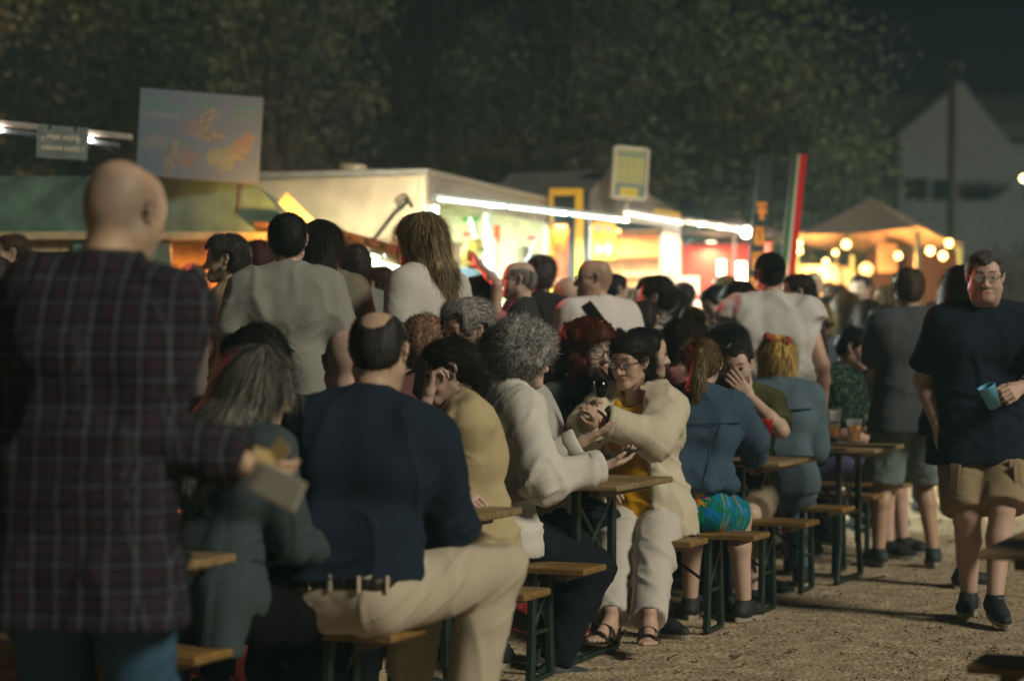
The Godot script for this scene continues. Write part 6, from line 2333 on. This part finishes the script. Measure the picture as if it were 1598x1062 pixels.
	person("grey haired man in a white shirt with a dark strap, facing left", 724, 473, 372, -52, {"sc": 0.92, "lean": 6, "hs": 1.02, "hair": "volume", "hc": Color(0.55, 0.53, 0.51), "hp": 4, "brow": Color(0.12, 0.11, 0.10), "skin": Color(0.47, 0.30, 0.22), "top": {"c": Color(0.78, 0.77, 0.74), "sleeve": 1.9, "collar": true}, "bot": {"c": black}})
	strap("strap", last.shirt, [last.neck + Vector3(0.10, 0.03, 0), last.chest + Vector3(0.08, 0.05, 0), last.waist + Vector3(-0.05, 0.05, 0)], Vector3(0, 0, 1), 0.04, cloth(black))
	person("bald man bowing his head under his raised hand, behind the curly grey hair", 768, 524, 345, -100, {"sit": true, "hair": "none", "scalp": 0.1, "hp": 26, "lean": 12, "skin": Color(0.52, 0.34, 0.27), "top": {"c": Color(0.70, 0.68, 0.66), "sleeve": 1.5}, "L": [790, 516, -0.05], "Lh": "relaxed", "Lp": Vector3(0.9, -0.3, 0.3)})
	person("woman with curly grey hair and glasses in a white denim jacket", 824, 509, 375, 112, {"sit": true, "fem": true, "hair": "curly", "hc": Color(0.58, 0.57, 0.55), "hp": 6, "lean": 9, "hyaw": 6, "glasses": "clear", "w": 1.08, "brow": Color(0.25, 0.23, 0.2),
		"top": {"c": Color(0.82, 0.80, 0.76), "sleeve": 1.95, "hem": -0.09, "loose": 0.03, "collar": true, "name": "jacket", "fold": 0.017}, "bot": {"c": Color(0.10, 0.115, 0.14), "w": 1.1},
		"R": [938, 726, -0.20], "Rp": Vector3(0.35, -0.9, -0.2), "Rn": Vector3(0.0, 0.9, 0.4), "Rh": "relaxed", "L": [905, 690, 0.1], "Lh": "flat", "Ln": Vector3(0, 0.9, 0.3), "LF": [850, 1010, 9.3], "RF": [862, 1040, 9.0], "shoec": Color(0.2, 0.22, 0.25)})
	phone("dark phone in the curly grey woman's hand over the table", last.R, last.RB)
	var seam := cloth(Color(0.74, 0.69, 0.61))
	strap("yoke_seam", last.shirt, [last.neck + Vector3(-0.17, -0.14, 0), last.neck + Vector3(0, -0.15, 0), last.neck + Vector3(0.17, -0.14, 0)], Vector3(0, 0, -1), 0.007, seam, 0.001)
	for q in [-1.0, 1.0]:
		strap("back_seam", last.shirt, [last.neck + Vector3(q * 0.12, -0.15, 0), last.waist + Vector3(q * 0.075, 0.0, 0), last.hip + Vector3(q * 0.06, 0.0, 0)], Vector3(0, 0, -1), 0.007, seam, 0.001)
	pass
	person("woman with dark hair and glasses in an open cream hooded jacket over yellow", 982, 526, 338, -30, {"sit": true, "fem": true, "hair": "swept", "hc": Color(0.10, 0.08, 0.07), "glasses": "clear", "hyaw": -6, "hp": 3, "lean": 7, "lyaw": 14, "w": 1.05, "skin": Color(0.46, 0.30, 0.22),
		"top": {"c": Color(0.80, 0.76, 0.67), "sleeve": 1.95, "hem": -0.12, "loose": 0.042, "open": 0.105, "hood": true, "name": "jacket", "under": Color(0.80, 0.60, 0.04), "fold": 0.017}, "bot": {"c": Color(0.78, 0.75, 0.71), "loose": 0.022},
		"R": [925, 660, -0.36], "L": [943, 656, -0.32], "Rp": Vector3(0.7, -0.8, 0.1), "Lp": Vector3(0.9, -0.8, 0.1), "Rh": "grip", "Lh": "grip", "Rn": Vector3(-0.9, 0, 0.2), "Ln": Vector3(0.9, 0, 0.3), "Rd": Vector3(0, 0.8, 0), "Ld": Vector3(0, 0.8, 0),
		"RF": [948, 1002, 9.35], "LF": [1008, 1012, 9.25], "shoes": "sandal", "shoec": Color(0.16, 0.10, 0.07)})
	strap("burgundy_strap", last.shirt, [last.neck + Vector3(0.075, 0.02, 0), last.chest + Vector3(0.055, 0.05, 0), last.chest + Vector3(-0.02, -0.12, 0), last.waist + Vector3(-0.07, -0.02, 0)], Vector3(0, 0, 1), 0.035, plain("burgundy", Color(0.36, 0.09, 0.14), 0.5))
	st = begin(false)
	lathe(st, [[0.0, -0.045], [0.024, -0.04], [0.033, 0.0], [0.03, 0.03], [0.0, 0.045]], 16)
	var dk := mi("dark_glass", done(st), plain("dark glass", Color(0.02, 0.02, 0.02), 0.15))
	dk.position = U(938, 604, 9.62)
	tag(dk, "dark rounded tumbler held up by the woman in the cream jacket", "tumbler")
	person("woman with long auburn curls and glasses, chin on her hand", 925, 505, 328, 28, {"sit": true, "fem": true, "hair": "curly_long", "hc": Color(0.20, 0.095, 0.06), "glasses": "clear", "hp": 2, "hyaw": 8, "top": {"c": Color(0.40, 0.41, 0.43), "sleeve": 1.9}, "L": [952, 600, -0.1], "Lp": Vector3(0.6, -1, 0.3), "Lh": "grip"})
	st = begin(false)
	tube(st, [Vector3(-0.04, 0.10, 0.08), Vector3(-0.02, 0.12, 0.06), Vector3(0.01, 0.13, 0.05)], 0.008, 5)
	var hc := mi("hair_clip", done(st), plain("gold", Color(0.85, 0.65, 0.25), 0.3, 0.9), last.root)
	hc.transform = last.HT
	person("dark haired man in a navy jacket turned away behind the dark glasses frame", 1010, 513, 312, 95, {"sit": true, "hair": "short", "hc": Color(0.08, 0.07, 0.07), "top": {"c": Color(0.14, 0.18, 0.23), "sleeve": 1.9}})
	# ======== further tables on the aisle
	person("woman with a blonde ponytail in a blue denim jacket and tropical shorts", 1101, 531, 325, 168, {"sit": true, "fem": true, "hair": "pony", "hc": Color(0.50, 0.42, 0.30), "hp": 6, "lean": 10, "side": 4, "w": 1.12,
		"top": {"c": Color(0.33, 0.43, 0.53), "kind": "denim", "sleeve": 1.9, "hem": 0.085, "loose": 0.03, "collar": true, "name": "jacket", "fold": 0.016}, "bot": {"c": Color(1, 1, 1), "kind": "tropical", "len": 0.7, "loose": 0.02}, "R": [1178, 712, 0.32], "Rp": Vector3(1.0, -0.7, -0.2), "L": "table", "lyaw": -10})
	var ds := cloth(Color(0.21, 0.29, 0.37), "denim")
	strap("yoke_seam", last.shirt, [last.neck + Vector3(-0.2, -0.13, 0), last.neck + Vector3(0, -0.14, 0), last.neck + Vector3(0.2, -0.13, 0)], Vector3(0, 0, -1), 0.006, ds, 0.001)
	strap("waist_band", last.shirt, [last.hip + Vector3(-0.17, 0.035, 0), last.hip + Vector3(0, 0.03, 0), last.hip + Vector3(0.17, 0.035, 0)], Vector3(0, 0, -1), 0.038, cloth(Color(0.30, 0.40, 0.50), "denim"), 0.004)
	for q in [-1.0, 1.0]:
		strap("back_seam", last.shirt, [last.neck + Vector3(q * 0.11, -0.14, 0), last.waist + Vector3(q * 0.07, 0.0, 0), last.hip + Vector3(q * 0.06, 0.04, 0)], Vector3(0, 0, -1), 0.006, ds, 0.001)
	person("man in an olive T-shirt covering his face with one hand", 1150, 536, 300, -16, {"sit": true, "hair": "crop", "hc": Color(0.10, 0.085, 0.075), "hp": 8, "beard": 0.6, "lean": 9, "w": 1.05, "top": {"c": Color(0.33, 0.33, 0.20), "sleeve": 0.8}, "bot": {"c": Color(0.55, 0.50, 0.42), "len": 0.95, "loose": 0.03}, "L": [1170, 618, -0.12], "Lp": Vector3(0.9, -0.9, 0.2), "Lh": "flat", "Ln": Vector3(-0.4, 0, -1), "Ld": Vector3(-0.4, 0.6, 0.0), "R": "table"})
	person("person with dark curls and a pink top behind the blonde ponytail", 1072, 506, 292, 115, {"sit": true, "fem": true, "hair": "curly", "hs": 0.9, "hc": Color(0.10, 0.07, 0.055), "top": {"c": Color(0.62, 0.42, 0.40), "sleeve": 0.6}})
	person("blonde woman with a hair bow and pale denim jacket, back turned", 1213, 526, 285, 174, {"sit": true, "fem": true, "hair": "bob", "hc": Color(0.80, 0.66, 0.38), "hs": 1.06, "lean": 12, "w": 1.1, "top": {"c": Color(0.46, 0.55, 0.61), "kind": "denim", "sleeve": 1.9, "hem": -0.04, "loose": 0.032, "collar": true, "name": "jacket"}, "bot": {"c": Color(0.48, 0.58, 0.66), "kind": "denim"}, "R": "table", "L": "table"})
	strap("yoke_seam", last.shirt, [last.neck + Vector3(-0.18, -0.12, 0), last.neck + Vector3(0, -0.13, 0), last.neck + Vector3(0.18, -0.12, 0)], Vector3(0, 0, -1), 0.009, cloth(Color(0.22, 0.29, 0.33), "denim"), 0.003)
	var bw := Field.new(Vector3(-0.1, 0.0, -0.2), Vector3(0.1, 0.2, 0.0), 0.008)
	for q in [-1.0, 1.0]:
		bw.cap(Vector3(q * 0.012, 0.09, -0.105), Vector3(q * 0.05, 0.10 + 0.01 * q, -0.10), 0.012, 0.026, 0.01)
	var bm := bw.net()
	var bo := mi("hair_bow", arr(bm[0], bm[1], bm[2]), cloth(Color(0.62, 0.28, 0.22)), last.root)
	bo.transform = last.HT
	person("man in a white sleeveless shirt and black cap, back turned", 1201, 395, 265, 182, {"w": 1.14, "hair": "crop", "hc": black, "cap": Color(0.05, 0.05, 0.055), "capback": true, "skin": Color(0.46, 0.28, 0.22), "top": {"c": Color(0.80, 0.785, 0.765), "sleeve": 0.16, "hem": -0.16, "loose": 0.046, "fold": 0.024}, "bot": {"c": black, "len": 0.95}, "R": Vector3(0.10, -0.5, 0.08), "L": Vector3(0.10, -0.5, 0.1)})
	person("bearded man in a black cap with long blond hair and a grey jacket", 1281, 478, 236, 12, {"sc": 0.94, "lean": 14, "hair": "long", "hc": Color(0.66, 0.57, 0.36), "cap": Color(0.05, 0.05, 0.055), "beardhair": Color(0.5, 0.45, 0.38), "hp": 14, "w": 1.1, "top": {"c": Color(0.33, 0.38, 0.42), "sleeve": 1.9, "open": 0.05, "under": Color(0.04, 0.04, 0.045), "name": "jacket"}, "R": "front", "L": "front"})
	person("person in a green and white patterned top sitting sideways", 1342, 512, 243, 62, {"sit": true, "hair": "short", "hc": Color(0.07, 0.065, 0.06), "hp": 8, "lean": 14, "top": {"c": Color(0.75, 0.85, 0.80), "kind": "camo", "sleeve": 0.95, "loose": 0.03}, "bot": {"c": Color(0.42, 0.38, 0.55), "len": 0.8}, "skin": Color(0.52, 0.33, 0.27)})
	person("man in a grey T-shirt and grey shorts standing with his back turned", 1417, 419, 258, 186, {"w": 1.04, "hair": "short", "hc": Color(0.20, 0.17, 0.14), "lean": 2, "skin": Color(0.42, 0.27, 0.18), "top": {"c": Color(0.30, 0.31, 0.33), "sleeve": 0.8, "hem": -0.14, "loose": 0.03}, "bot": {"c": Color(0.47, 0.52, 0.51), "len": 0.95, "loose": 0.045},
		"R": Vector3(-0.06, -0.30, 0.28), "L": "front", "RF": [1457, 858, 13.15], "LF": [1372, 858, 13.2], "shoec": Color(0.14, 0.19, 0.20), "sole": Color(0.5, 0.46, 0.38)})
	person("stocky man with glasses in a navy T-shirt walking with a blue cup", 1538, 393, 318, -6, {"w": 1.22, "belly": 0.95, "head": "stout", "hair": "short", "hc": Color(0.22, 0.20, 0.20), "glasses": "thin", "hyaw": -4, "hp": 2, "lean": 3, "beard": 0.25, "skin": Color(0.50, 0.33, 0.26), "cell": 0.012,
		"top": {"c": Color(0.12, 0.15, 0.20), "sleeve": 0.85, "hem": -0.19, "loose": 0.024}, "bot": {"c": Color(0.60, 0.53, 0.42), "len": 0.98, "loose": 0.034},
		"R": [1464, 662, 0.02], "Rp": Vector3(0.6, -0.2, -0.8), "L": [1592, 604, -0.34], "Lp": Vector3(0.9, -0.7, -0.3), "Lh": "grip", "Ln": Vector3(-0.3, -0.2, -0.9),
		"RF": [1512, 928, 10.75], "LF": [1553, 932, 10.45], "LT": 12.0, "shoes": "sneaker", "shoec": Color(0.10, 0.12, 0.15)})
	root = last.root
	for q in [-1.0, 1.0]:
		var k: Vector3 = last.knee[0 if q < 0 else 1]
		strap("cargo_pocket", last.trousers, [k + Vector3(q * 0.02, 0.16, 0), k + Vector3(q * 0.085, 0.165, 0)], Vector3(q * 0.5, 0, 1).normalized(), 0.13, cloth(Color(0.58, 0.51, 0.40)), 0.004)
		strap("pocket_flap", last.trousers, [k + Vector3(q * 0.015, 0.225, 0), k + Vector3(q * 0.09, 0.23, 0)], Vector3(q * 0.5, 0, 1).normalized(), 0.04, cloth(Color(0.62, 0.55, 0.44)), 0.008)
	st = begin(false)
	wv = last.Lw
	we = last.Le
	wb = between(we, wv)
	for k in 16:
		var a := TAU * k / 16.0
		bx(st, Vector3(0.024, 0.004, 0.014), wv.lerp(we, 0.14) + wb * Vector3(0, cos(a) * 0.037, sin(a) * 0.037), wb * Basis(Vector3.RIGHT, a), 0.001)
	mi("wristwatch", done(st), plain("watch dark", Color(0.12, 0.14, 0.16), 0.35, 0.4), root)
	cup("pale blue plastic cup in the walking man's hand", U(1553, 634, 10.28), 0.11, 0.042, Color(0.42, 0.68, 0.82), 0.0, Basis(Vector3.BACK, 0.42) * Basis(Vector3.RIGHT, 0.15))
	person("long dark haired woman half hidden behind the walking man", 1508, 416, 282, 120, {"RF": Vector3(-0.02, 0.085, 0.06), "LF": Vector3(0.06, 0.085, 0.10), "bot": {"c": Color(0.3, 0.28, 0.25), "len": 0.9}, "fem": true, "hair": "long", "hc": Color(0.09, 0.07, 0.06), "top": {"c": Color(0.13, 0.13, 0.14), "sleeve": 0.8}})
	person("person in dark trousers across the aisle, only a knee in view", 1830, 510, 560, -96, {"sit": true, "hair": "short", "top": {"c": black}, "bot": {"c": Color(0.10, 0.11, 0.12), "loose": 0.03}, "RF": [1640, 1160, 5.8], "LF": [1625, 1170, 5.5], "cell": 0.014})
	# cups on the tables
	cup("tall clear cup, a third full of beer, left of two", U(1302, 682, 12.35), 0.165, 0.042, Color.WHITE, 0.42)
	var rimc := mi("paper_wrap", boxm(Vector3(0.06, 0.06, 0.002)), plain("white board", Color(0.9, 0.9, 0.88)))
	rimc.position = U(1304, 648, 12.35) + Vector3(0, 0, -0.02)
	tag(rimc, "white paper slip standing in the taller beer cup", "paper")
	cup("shorter clear cup of amber beer, right of two", U(1333, 688, 12.05), 0.125, 0.045, Color.WHITE, 0.72)
	cup("red cup beside the blue denim sleeve", U(1193, 690, 10.75), 0.115, 0.042, Color(0.72, 0.04, 0.05))
	print("near people ", spent)

func build_crowd() -> void:
	var dk := Color(0.12, 0.105, 0.095)
	var br := Color(0.22, 0.14, 0.09)
	var L := [
		["man with sunglasses pushed up on brown hair, at the left frame edge", 16, 366, 235, -70, {"hair": "short", "hc": br, "top": {"c": Color(0.2, 0.2, 0.22)}, "glassup": true}],
		["dark haired head cut by the left frame edge", -6, 402, 300, 180, {"hair": "short", "hc": dk, "sc": 0.95, "top": {"c": Color(0.12, 0.12, 0.13)}}],
		["brown haired woman behind the plaid man's left shoulder", 40, 408, 250, 150, {"fem": true, "hair": "bob", "hc": Color(0.36, 0.25, 0.15), "top": {"c": Color(0.4, 0.35, 0.3)}}],
		["grey haired person before the caravan hatch", 303, 413, 232, 170, {"hair": "short", "hc": Color(0.36, 0.33, 0.32), "top": {"c": Color(0.35, 0.34, 0.34)}}],
		["dark haired man in a beige polo, profile to the left", 350, 370, 300, -100, {"hair": "volume", "hc": dk, "beard": 0.7, "hyaw": 18, "top": {"c": Color(0.52, 0.42, 0.30), "collar": true}, "bot": {"c": Color(0.2, 0.2, 0.22)}}],
		["dark head lit red between the polo and the grey T-shirt", 403, 376, 285, 190, {"hair": "short", "hc": Color(0.14, 0.08, 0.07), "top": {"c": Color(0.3, 0.26, 0.26)}}],
		["tall man in a grey T-shirt with cropped dark hair, back turned", 450, 335, 338, 178, {"hair": "short", "hc": Color(0.08, 0.075, 0.07), "w": 1.08, "hs": 1.0, "lean": 1, "top": {"c": Color(0.53, 0.53, 0.50), "sleeve": 0.82, "hem": -0.14, "loose": 0.03, "fold": 0.018}, "bot": {"c": Color(0.2, 0.22, 0.26)}, "R": Vector3(0.04, -0.30, 0.24), "L": Vector3(0.04, -0.46, 0.14)}],
		["woman with long dark waves in an olive grey shirt, back turned", 503, 348, 318, 172, {"fem": true, "hair": "wavy", "hc": Color(0.085, 0.07, 0.06), "w": 1.1, "top": {"c": Color(0.42, 0.40, 0.33), "sleeve": 1.5, "loose": 0.03, "hem": -0.16}, "hyaw": -10}],
		["dark haired man in a grey shirt beyond the long waves", 552, 383, 292, 200, {"hair": "short", "hc": dk, "top": {"c": Color(0.45, 0.46, 0.45)}}],
		["boy in a red T-shirt, profile to the left", 588, 416, 262, -112, {"hair": "short", "hc": Color(0.14, 0.09, 0.06), "hs": 0.95, "top": {"c": Color(0.45, 0.03, 0.05)}}],
		["grey haired face far behind the red T-shirt", 622, 404, 205, -20, {"hair": "volume", "hc": Color(0.45, 0.43, 0.40), "top": {"c": Color(0.25, 0.26, 0.28)}}],
		["woman with very long wavy blonde hair in a white shirt", 654, 336, 322, -128, {"fem": true, "hair": "wavy", "hc": Color(0.52, 0.44, 0.32), "hyaw": 10, "w": 1.06, "top": {"c": Color(0.78, 0.76, 0.72), "sleeve": 1.2, "loose": 0.035, "hem": -0.1}, "bot": {"c": Color(0.4, 0.4, 0.42)}, "L": Vector3(-0.02, -0.30, 0.24)}],
		["dark head just right of the long blonde hair", 697, 405, 235, 170, {"hair": "short", "hc": dk, "top": {"c": Color(0.5, 0.5, 0.5)}}],
		["dark haired woman in pink raising one arm high", 744, 432, 268, -70, {"fem": true, "hair": "bob", "hc": Color(0.09, 0.06, 0.05), "hp": 6, "top": {"c": Color(0.66, 0.42, 0.44), "sleeve": 0.4}, "L": [748, 412, 0.0], "Lp": Vector3(1.0, 0.1, -0.2), "Lh": "flat", "Ln": Vector3(0, 0, 1)}],
		["grey haired man with thin glasses in a dark jacket, profile left", 810, 407, 264, -98, {"hair": "rim", "hc": Color(0.42, 0.40, 0.39), "scalp": 0.15, "glasses": "thin", "hp": -4, "hyaw": 10, "w": 1.05, "top": {"c": Color(0.10, 0.10, 0.12), "sleeve": 1.9, "collar": true}}],
		["man with thick dark grey hair, back turned, by the dark jacket", 845, 402, 246, 170, {"hair": "volume", "hc": Color(0.15, 0.14, 0.14), "top": {"c": Color(0.07, 0.07, 0.08), "sleeve": 1.9}}],
		["bald red lit man behind the dark jacket's shoulder", 881, 431, 240, -150, {"hair": "none", "scalp": 0.15, "top": {"c": Color(0.4, 0.38, 0.36)}}],
		["bald man with sunglasses in white with a dark sling bag", 927, 403, 268, 205, {"hair": "none", "scalp": 0.4, "glasses": "sun", "hyaw": 72, "hp": -3, "head": "stout", "w": 1.08, "skin": Color(0.42, 0.26, 0.18), "top": {"c": Color(0.86, 0.83, 0.81), "sleeve": 0.9, "loose": 0.03}, "sling": true}],
		["round dark head between the sling bag and the white hair", 960, 427, 225, 120, {"hair": "short", "hc": Color(0.06, 0.055, 0.05), "top": {"c": Color(0.35, 0.35, 0.35)}}],
		["white haired person before the orange truck", 987, 450, 222, 175, {"hair": "bob", "fem": true, "hc": Color(0.66, 0.60, 0.54), "top": {"c": Color(0.3, 0.28, 0.28)}}],
		["young man with dark curls and a black and white shirt, profile left", 1020, 434, 256, -105, {"hair": "volume", "hs": 1.0, "hc": Color(0.07, 0.055, 0.05), "hyaw": 14, "top": {"c": Color(0.9, 0.9, 0.9), "kind": "blot", "sleeve": 0.8}}],
		["dark haired person close behind the black and white shirt", 1047, 452, 244, 110, {"fem": true, "hair": "bob", "hc": Color(0.06, 0.05, 0.05), "top": {"c": Color(0.2, 0.2, 0.2)}}],
		["dark haired man looking down in a light floral shirt", 1106, 450, 240, -60, {"hair": "short", "hc": Color(0.06, 0.055, 0.05), "hp": 26, "top": {"c": Color(0.55, 0.53, 0.50), "sleeve": 0.8}}],
		["dark haired woman in a floral top behind the white sleeveless shirt", 1152, 440, 250, -40, {"fem": true, "hair": "bob", "hc": Color(0.10, 0.065, 0.05), "top": {"c": Color(0.9, 0.8, 0.85), "kind": "floral", "sleeve": 0.6}}],
		["red lit man with dark hair, right of the black cap", 1243, 428, 246, -85, {"hair": "short", "hc": Color(0.10, 0.07, 0.06), "beard": 0.7, "top": {"c": Color(0.2, 0.18, 0.18)}}],
		["vendor in a white cap in the warm light under the tent", 1272, 424, 142, 10, {"hair": "short", "cap": Color(0.85, 0.8, 0.7), "top": {"c": Color(0.80, 0.72, 0.40)}}],
		["vendor in white beside the tent post", 1294, 438, 135, -20, {"hair": "short", "hc": Color(0.5, 0.4, 0.3), "top": {"c": Color(0.85, 0.8, 0.75)}}],
		["dark haired man standing before the tent's picture", 1343, 429, 182, -30, {"hair": "short", "hc": dk, "top": {"c": Color(0.16, 0.15, 0.16)}}],
		["woman with light brown hair, back turned, below the tent bulbs", 1322, 455, 214, 165, {"fem": true, "hair": "long", "hc": Color(0.42, 0.32, 0.18), "top": {"c": Color(0.35, 0.38, 0.36)}}],
		["woman with darker brown hair beside the light brown hair", 1354, 468, 218, 190, {"fem": true, "hair": "long", "hc": Color(0.26, 0.18, 0.11), "top": {"c": Color(0.2, 0.2, 0.2)}}],
		["olive haired person bending in the middle of the crowd", 1081, 480, 256, 175, {"hair": "short", "hc": Color(0.26, 0.20, 0.11), "sc": 0.86, "lean": 10, "top": {"c": Color(0.58, 0.48, 0.28)}}],
		["dark round head left of the olive haired person", 1062, 502, 270, -100, {"sit": true, "hair": "short", "hc": dk, "top": {"c": Color(0.22, 0.2, 0.2)}}],
		["dark bob between the ponytail and the white sleeveless shirt", 1133, 508, 275, -120, {"sit": true, "fem": true, "hair": "bob", "hc": Color(0.08, 0.065, 0.055), "top": {"c": Color(0.2, 0.2, 0.22)}}],
		["short dark head peeping past the grey T-shirt's shoulder", 1455, 471, 205, 170, {"sc": 0.9, "hair": "short", "hc": Color(0.16, 0.13, 0.1), "top": {"c": Color(0.15, 0.15, 0.16)}}],
		["dark haired person seated behind the green patterned top", 1378, 480, 222, 150, {"sc": 0.86, "hair": "volume", "hc": dk, "top": {"c": Color(0.06, 0.06, 0.07), "sleeve": 1.9}}],
		["pink faced person with short fair hair behind the tan sweater", 664, 503, 345, 170, {"sit": true, "fem": true, "hair": "curly", "hs": 0.95, "hc": Color(0.55, 0.42, 0.34), "top": {"c": Color(0.5, 0.3, 0.3)}}],
		["person with hair tied, between auburn curls and the white T-shirt", 1008, 470, 262, 160, {"sc": 0.88, "hair": "short", "hc": dk, "top": {"c": Color(0.5, 0.42, 0.40)}}],
		["brown haired man between the red lit man and the tent", 1228, 452, 228, 175, {"hair": "short", "hc": br, "top": {"c": Color(0.3, 0.28, 0.24)}}],
		["woman in pale yellow under the tent's first bulbs", 1258, 447, 190, 30, {"fem": true, "hair": "bob", "hc": Color(0.4, 0.3, 0.18), "top": {"c": Color(0.62, 0.55, 0.34)}}],
		["dark haired woman looking left before the tent posts", 1305, 445, 176, -75, {"fem": true, "hair": "long", "hc": br, "top": {"c": Color(0.22, 0.24, 0.26)}}],
		["man in a teal shirt far below the framed picture", 1290, 462, 200, 150, {"hair": "short", "hc": dk, "top": {"c": Color(0.24, 0.36, 0.36)}}],
		["sandy haired person below the brown curtain's left edge", 1382, 446, 190, 185, {"hair": "short", "hc": Color(0.36, 0.27, 0.16), "top": {"c": Color(0.3, 0.27, 0.25)}}],
		["small dark head before the red stall's counter", 1068, 441, 215, 165, {"hair": "short", "hc": dk, "top": {"c": Color(0.34, 0.3, 0.28)}}],
		["fair haired woman before the red stall's lamps", 1130, 431, 205, 190, {"fem": true, "hair": "bob", "hc": Color(0.5, 0.38, 0.22), "top": {"c": Color(0.45, 0.38, 0.35)}}],
		["dark haired man in grey left of the red lit man", 1172, 452, 236, 170, {"hair": "short", "hc": dk, "top": {"c": Color(0.28, 0.28, 0.3)}}],
		["dark haired woman between the bald sling bag man and the curls", 905, 440, 226, 195, {"fem": true, "hair": "bob", "hc": dk, "top": {"c": Color(0.25, 0.22, 0.22)}}]]
	for a in L:
		var q: Dictionary = a[5]
		if q.has("hc") and (q.hc as Color).v < 0.3:
			q.hc = (q.hc as Color) * 1.2
		if q.top.c.v < 0.6:
			q.top.c = (q.top.c as Color).lerp(Color(0.62, 0.60, 0.57), 0.22)
		person(a[0], a[1], a[2], a[3], a[4], q)
		if a[5].has("sling"):
			strap("sling_strap", last.shirt, [last.neck + Vector3(0.13, 0.0, 0), last.chest + Vector3(0.03, 0.02, 0), last.waist + Vector3(-0.12, 0.05, 0)], Vector3(0, 0, -1), 0.07, cloth(Color(0.06, 0.065, 0.09)))
			strap("sling_bag", last.shirt, [last.waist + Vector3(0.02, 0.16, 0), last.waist + Vector3(-0.13, 0.06, 0)], Vector3(0, 0, -1), 0.20, cloth(Color(0.06, 0.065, 0.09)), 0.04)
		if a[5].has("glassup"):
			var g := mi("sunglasses", glasses_mesh(true)[1], plain("blue lens", Color(0.2, 0.3, 0.7), 0.05, 0.6), last.root)
			g.transform = last.HT * Transform3D(Basis(Vector3.RIGHT, -0.5), Vector3(0, 0.07, 0.01))
	# the vendor behind the white trailer's counter stands on its floor
	var v := person("blond vendor in a cap inside the white trailer", 744, 373, 190, 30, {"sc": 0.93, "hair": "long", "fem": true, "hc": Color(0.70, 0.60, 0.22), "cap": Color(0.35, 0.33, 0.16), "top": {"c": Color(0.28, 0.33, 0.36)}, "R": "front", "L": "front"})
	print("all people ", spent)

func _ready() -> void:
	# camera
	var cam := Camera3D.new()
	cam.name = "camera"
	add_child(cam)
	cam.position = Vector3(0, CAM_H, 0)
	cam.near = 0.1
	cam.far = 600.0
	var ca := CameraAttributesPhysical.new()
	ca.frustum_focal_length = 76.84
	ca.exposure_aperture = 1.8
	ca.frustum_focus_distance = 9.1
	ca.frustum_far = 600.0
	ca.frustum_near = 0.1
	cam.attributes = ca
	cam.fov = 17.75
	cam.current = true
	# night sky
	var we := WorldEnvironment.new()
	we.name = "world"
	var env := Environment.new()
	env.background_mode = Environment.BG_SKY
	var sm := ProceduralSkyMaterial.new()
	sm.sky_top_color = Color(0.018, 0.032, 0.056)
	sm.sky_horizon_color = Color(0.020, 0.034, 0.050)
	sm.sky_curve = 0.2
	sm.ground_bottom_color = Color(0.05, 0.055, 0.06)
	sm.ground_horizon_color = Color(0.060, 0.070, 0.075)
	sm.sun_angle_max = 0.0
	env.sky = Sky.new()
	env.sky.sky_material = sm
	env.background_energy_multiplier = 1.0
	env.tonemap_mode = Environment.TONE_MAPPER_LINEAR
	env.tonemap_exposure = 1.42
	env.volumetric_fog_enabled = true
	env.volumetric_fog_density = 0.0
	env.sdfgi_enabled = true
	env.ssao_enabled = true
	env.ssil_enabled = true
	we.environment = env
	add_child(we)
	# the one directional light: low and soft from behind on the right, as the shadows on the sand lie
	var sun := DirectionalLight3D.new()
	sun.name = "night_light"
	add_child(sun)
	sun.light_color = Color(1.0, 0.97, 0.88)
	sun.light_energy = 0.56
	sun.light_angular_distance = 14.0
	sun.shadow_enabled = true
	sun.sky_mode = DirectionalLight3D.SKY_MODE_LIGHT_ONLY
	sun.look_at_from_position(Vector3(0.75, 0.60, 0.60), Vector3.ZERO)
	# thin fog added over the seating area to lift its dark shadows
	var added_haze := FogVolume.new()
	added_haze.name = "added_haze"
	added_haze.shape = RenderingServer.FOG_VOLUME_SHAPE_BOX
	added_haze.size = Vector3(26.0, 4.4, 24.0)
	added_haze.position = Vector3(0, 2.25, -11.0)
	var fm := FogMaterial.new()
	fm.density = 0.0032
	fm.albedo = Color(0.74, 0.97, 1.0)
	added_haze.material = fm
	add_child(added_haze)
	added_haze.set_meta("kind", "stuff")
	added_haze.set_meta("label", "thin fog added over the market to lift the shadows")
	noise.seed = 3
	noise.frequency = 0.01
	noise.fractal_octaves = 3
	noise2.seed = 9
	noise2.frequency = 0.01
	noise2.noise_type = FastNoiseLite.TYPE_SIMPLEX_SMOOTH
	noise2.fractal_octaves = 2
	noise2.fractal_gain = 0.3
	var t := Time.get_ticks_msec()
	build_ground()
	build_stalls()
	print("place ", Time.get_ticks_msec() - t)
	build_tables()
	build_people()
	build_crowd()
	print("total ", Time.get_ticks_msec() - t)
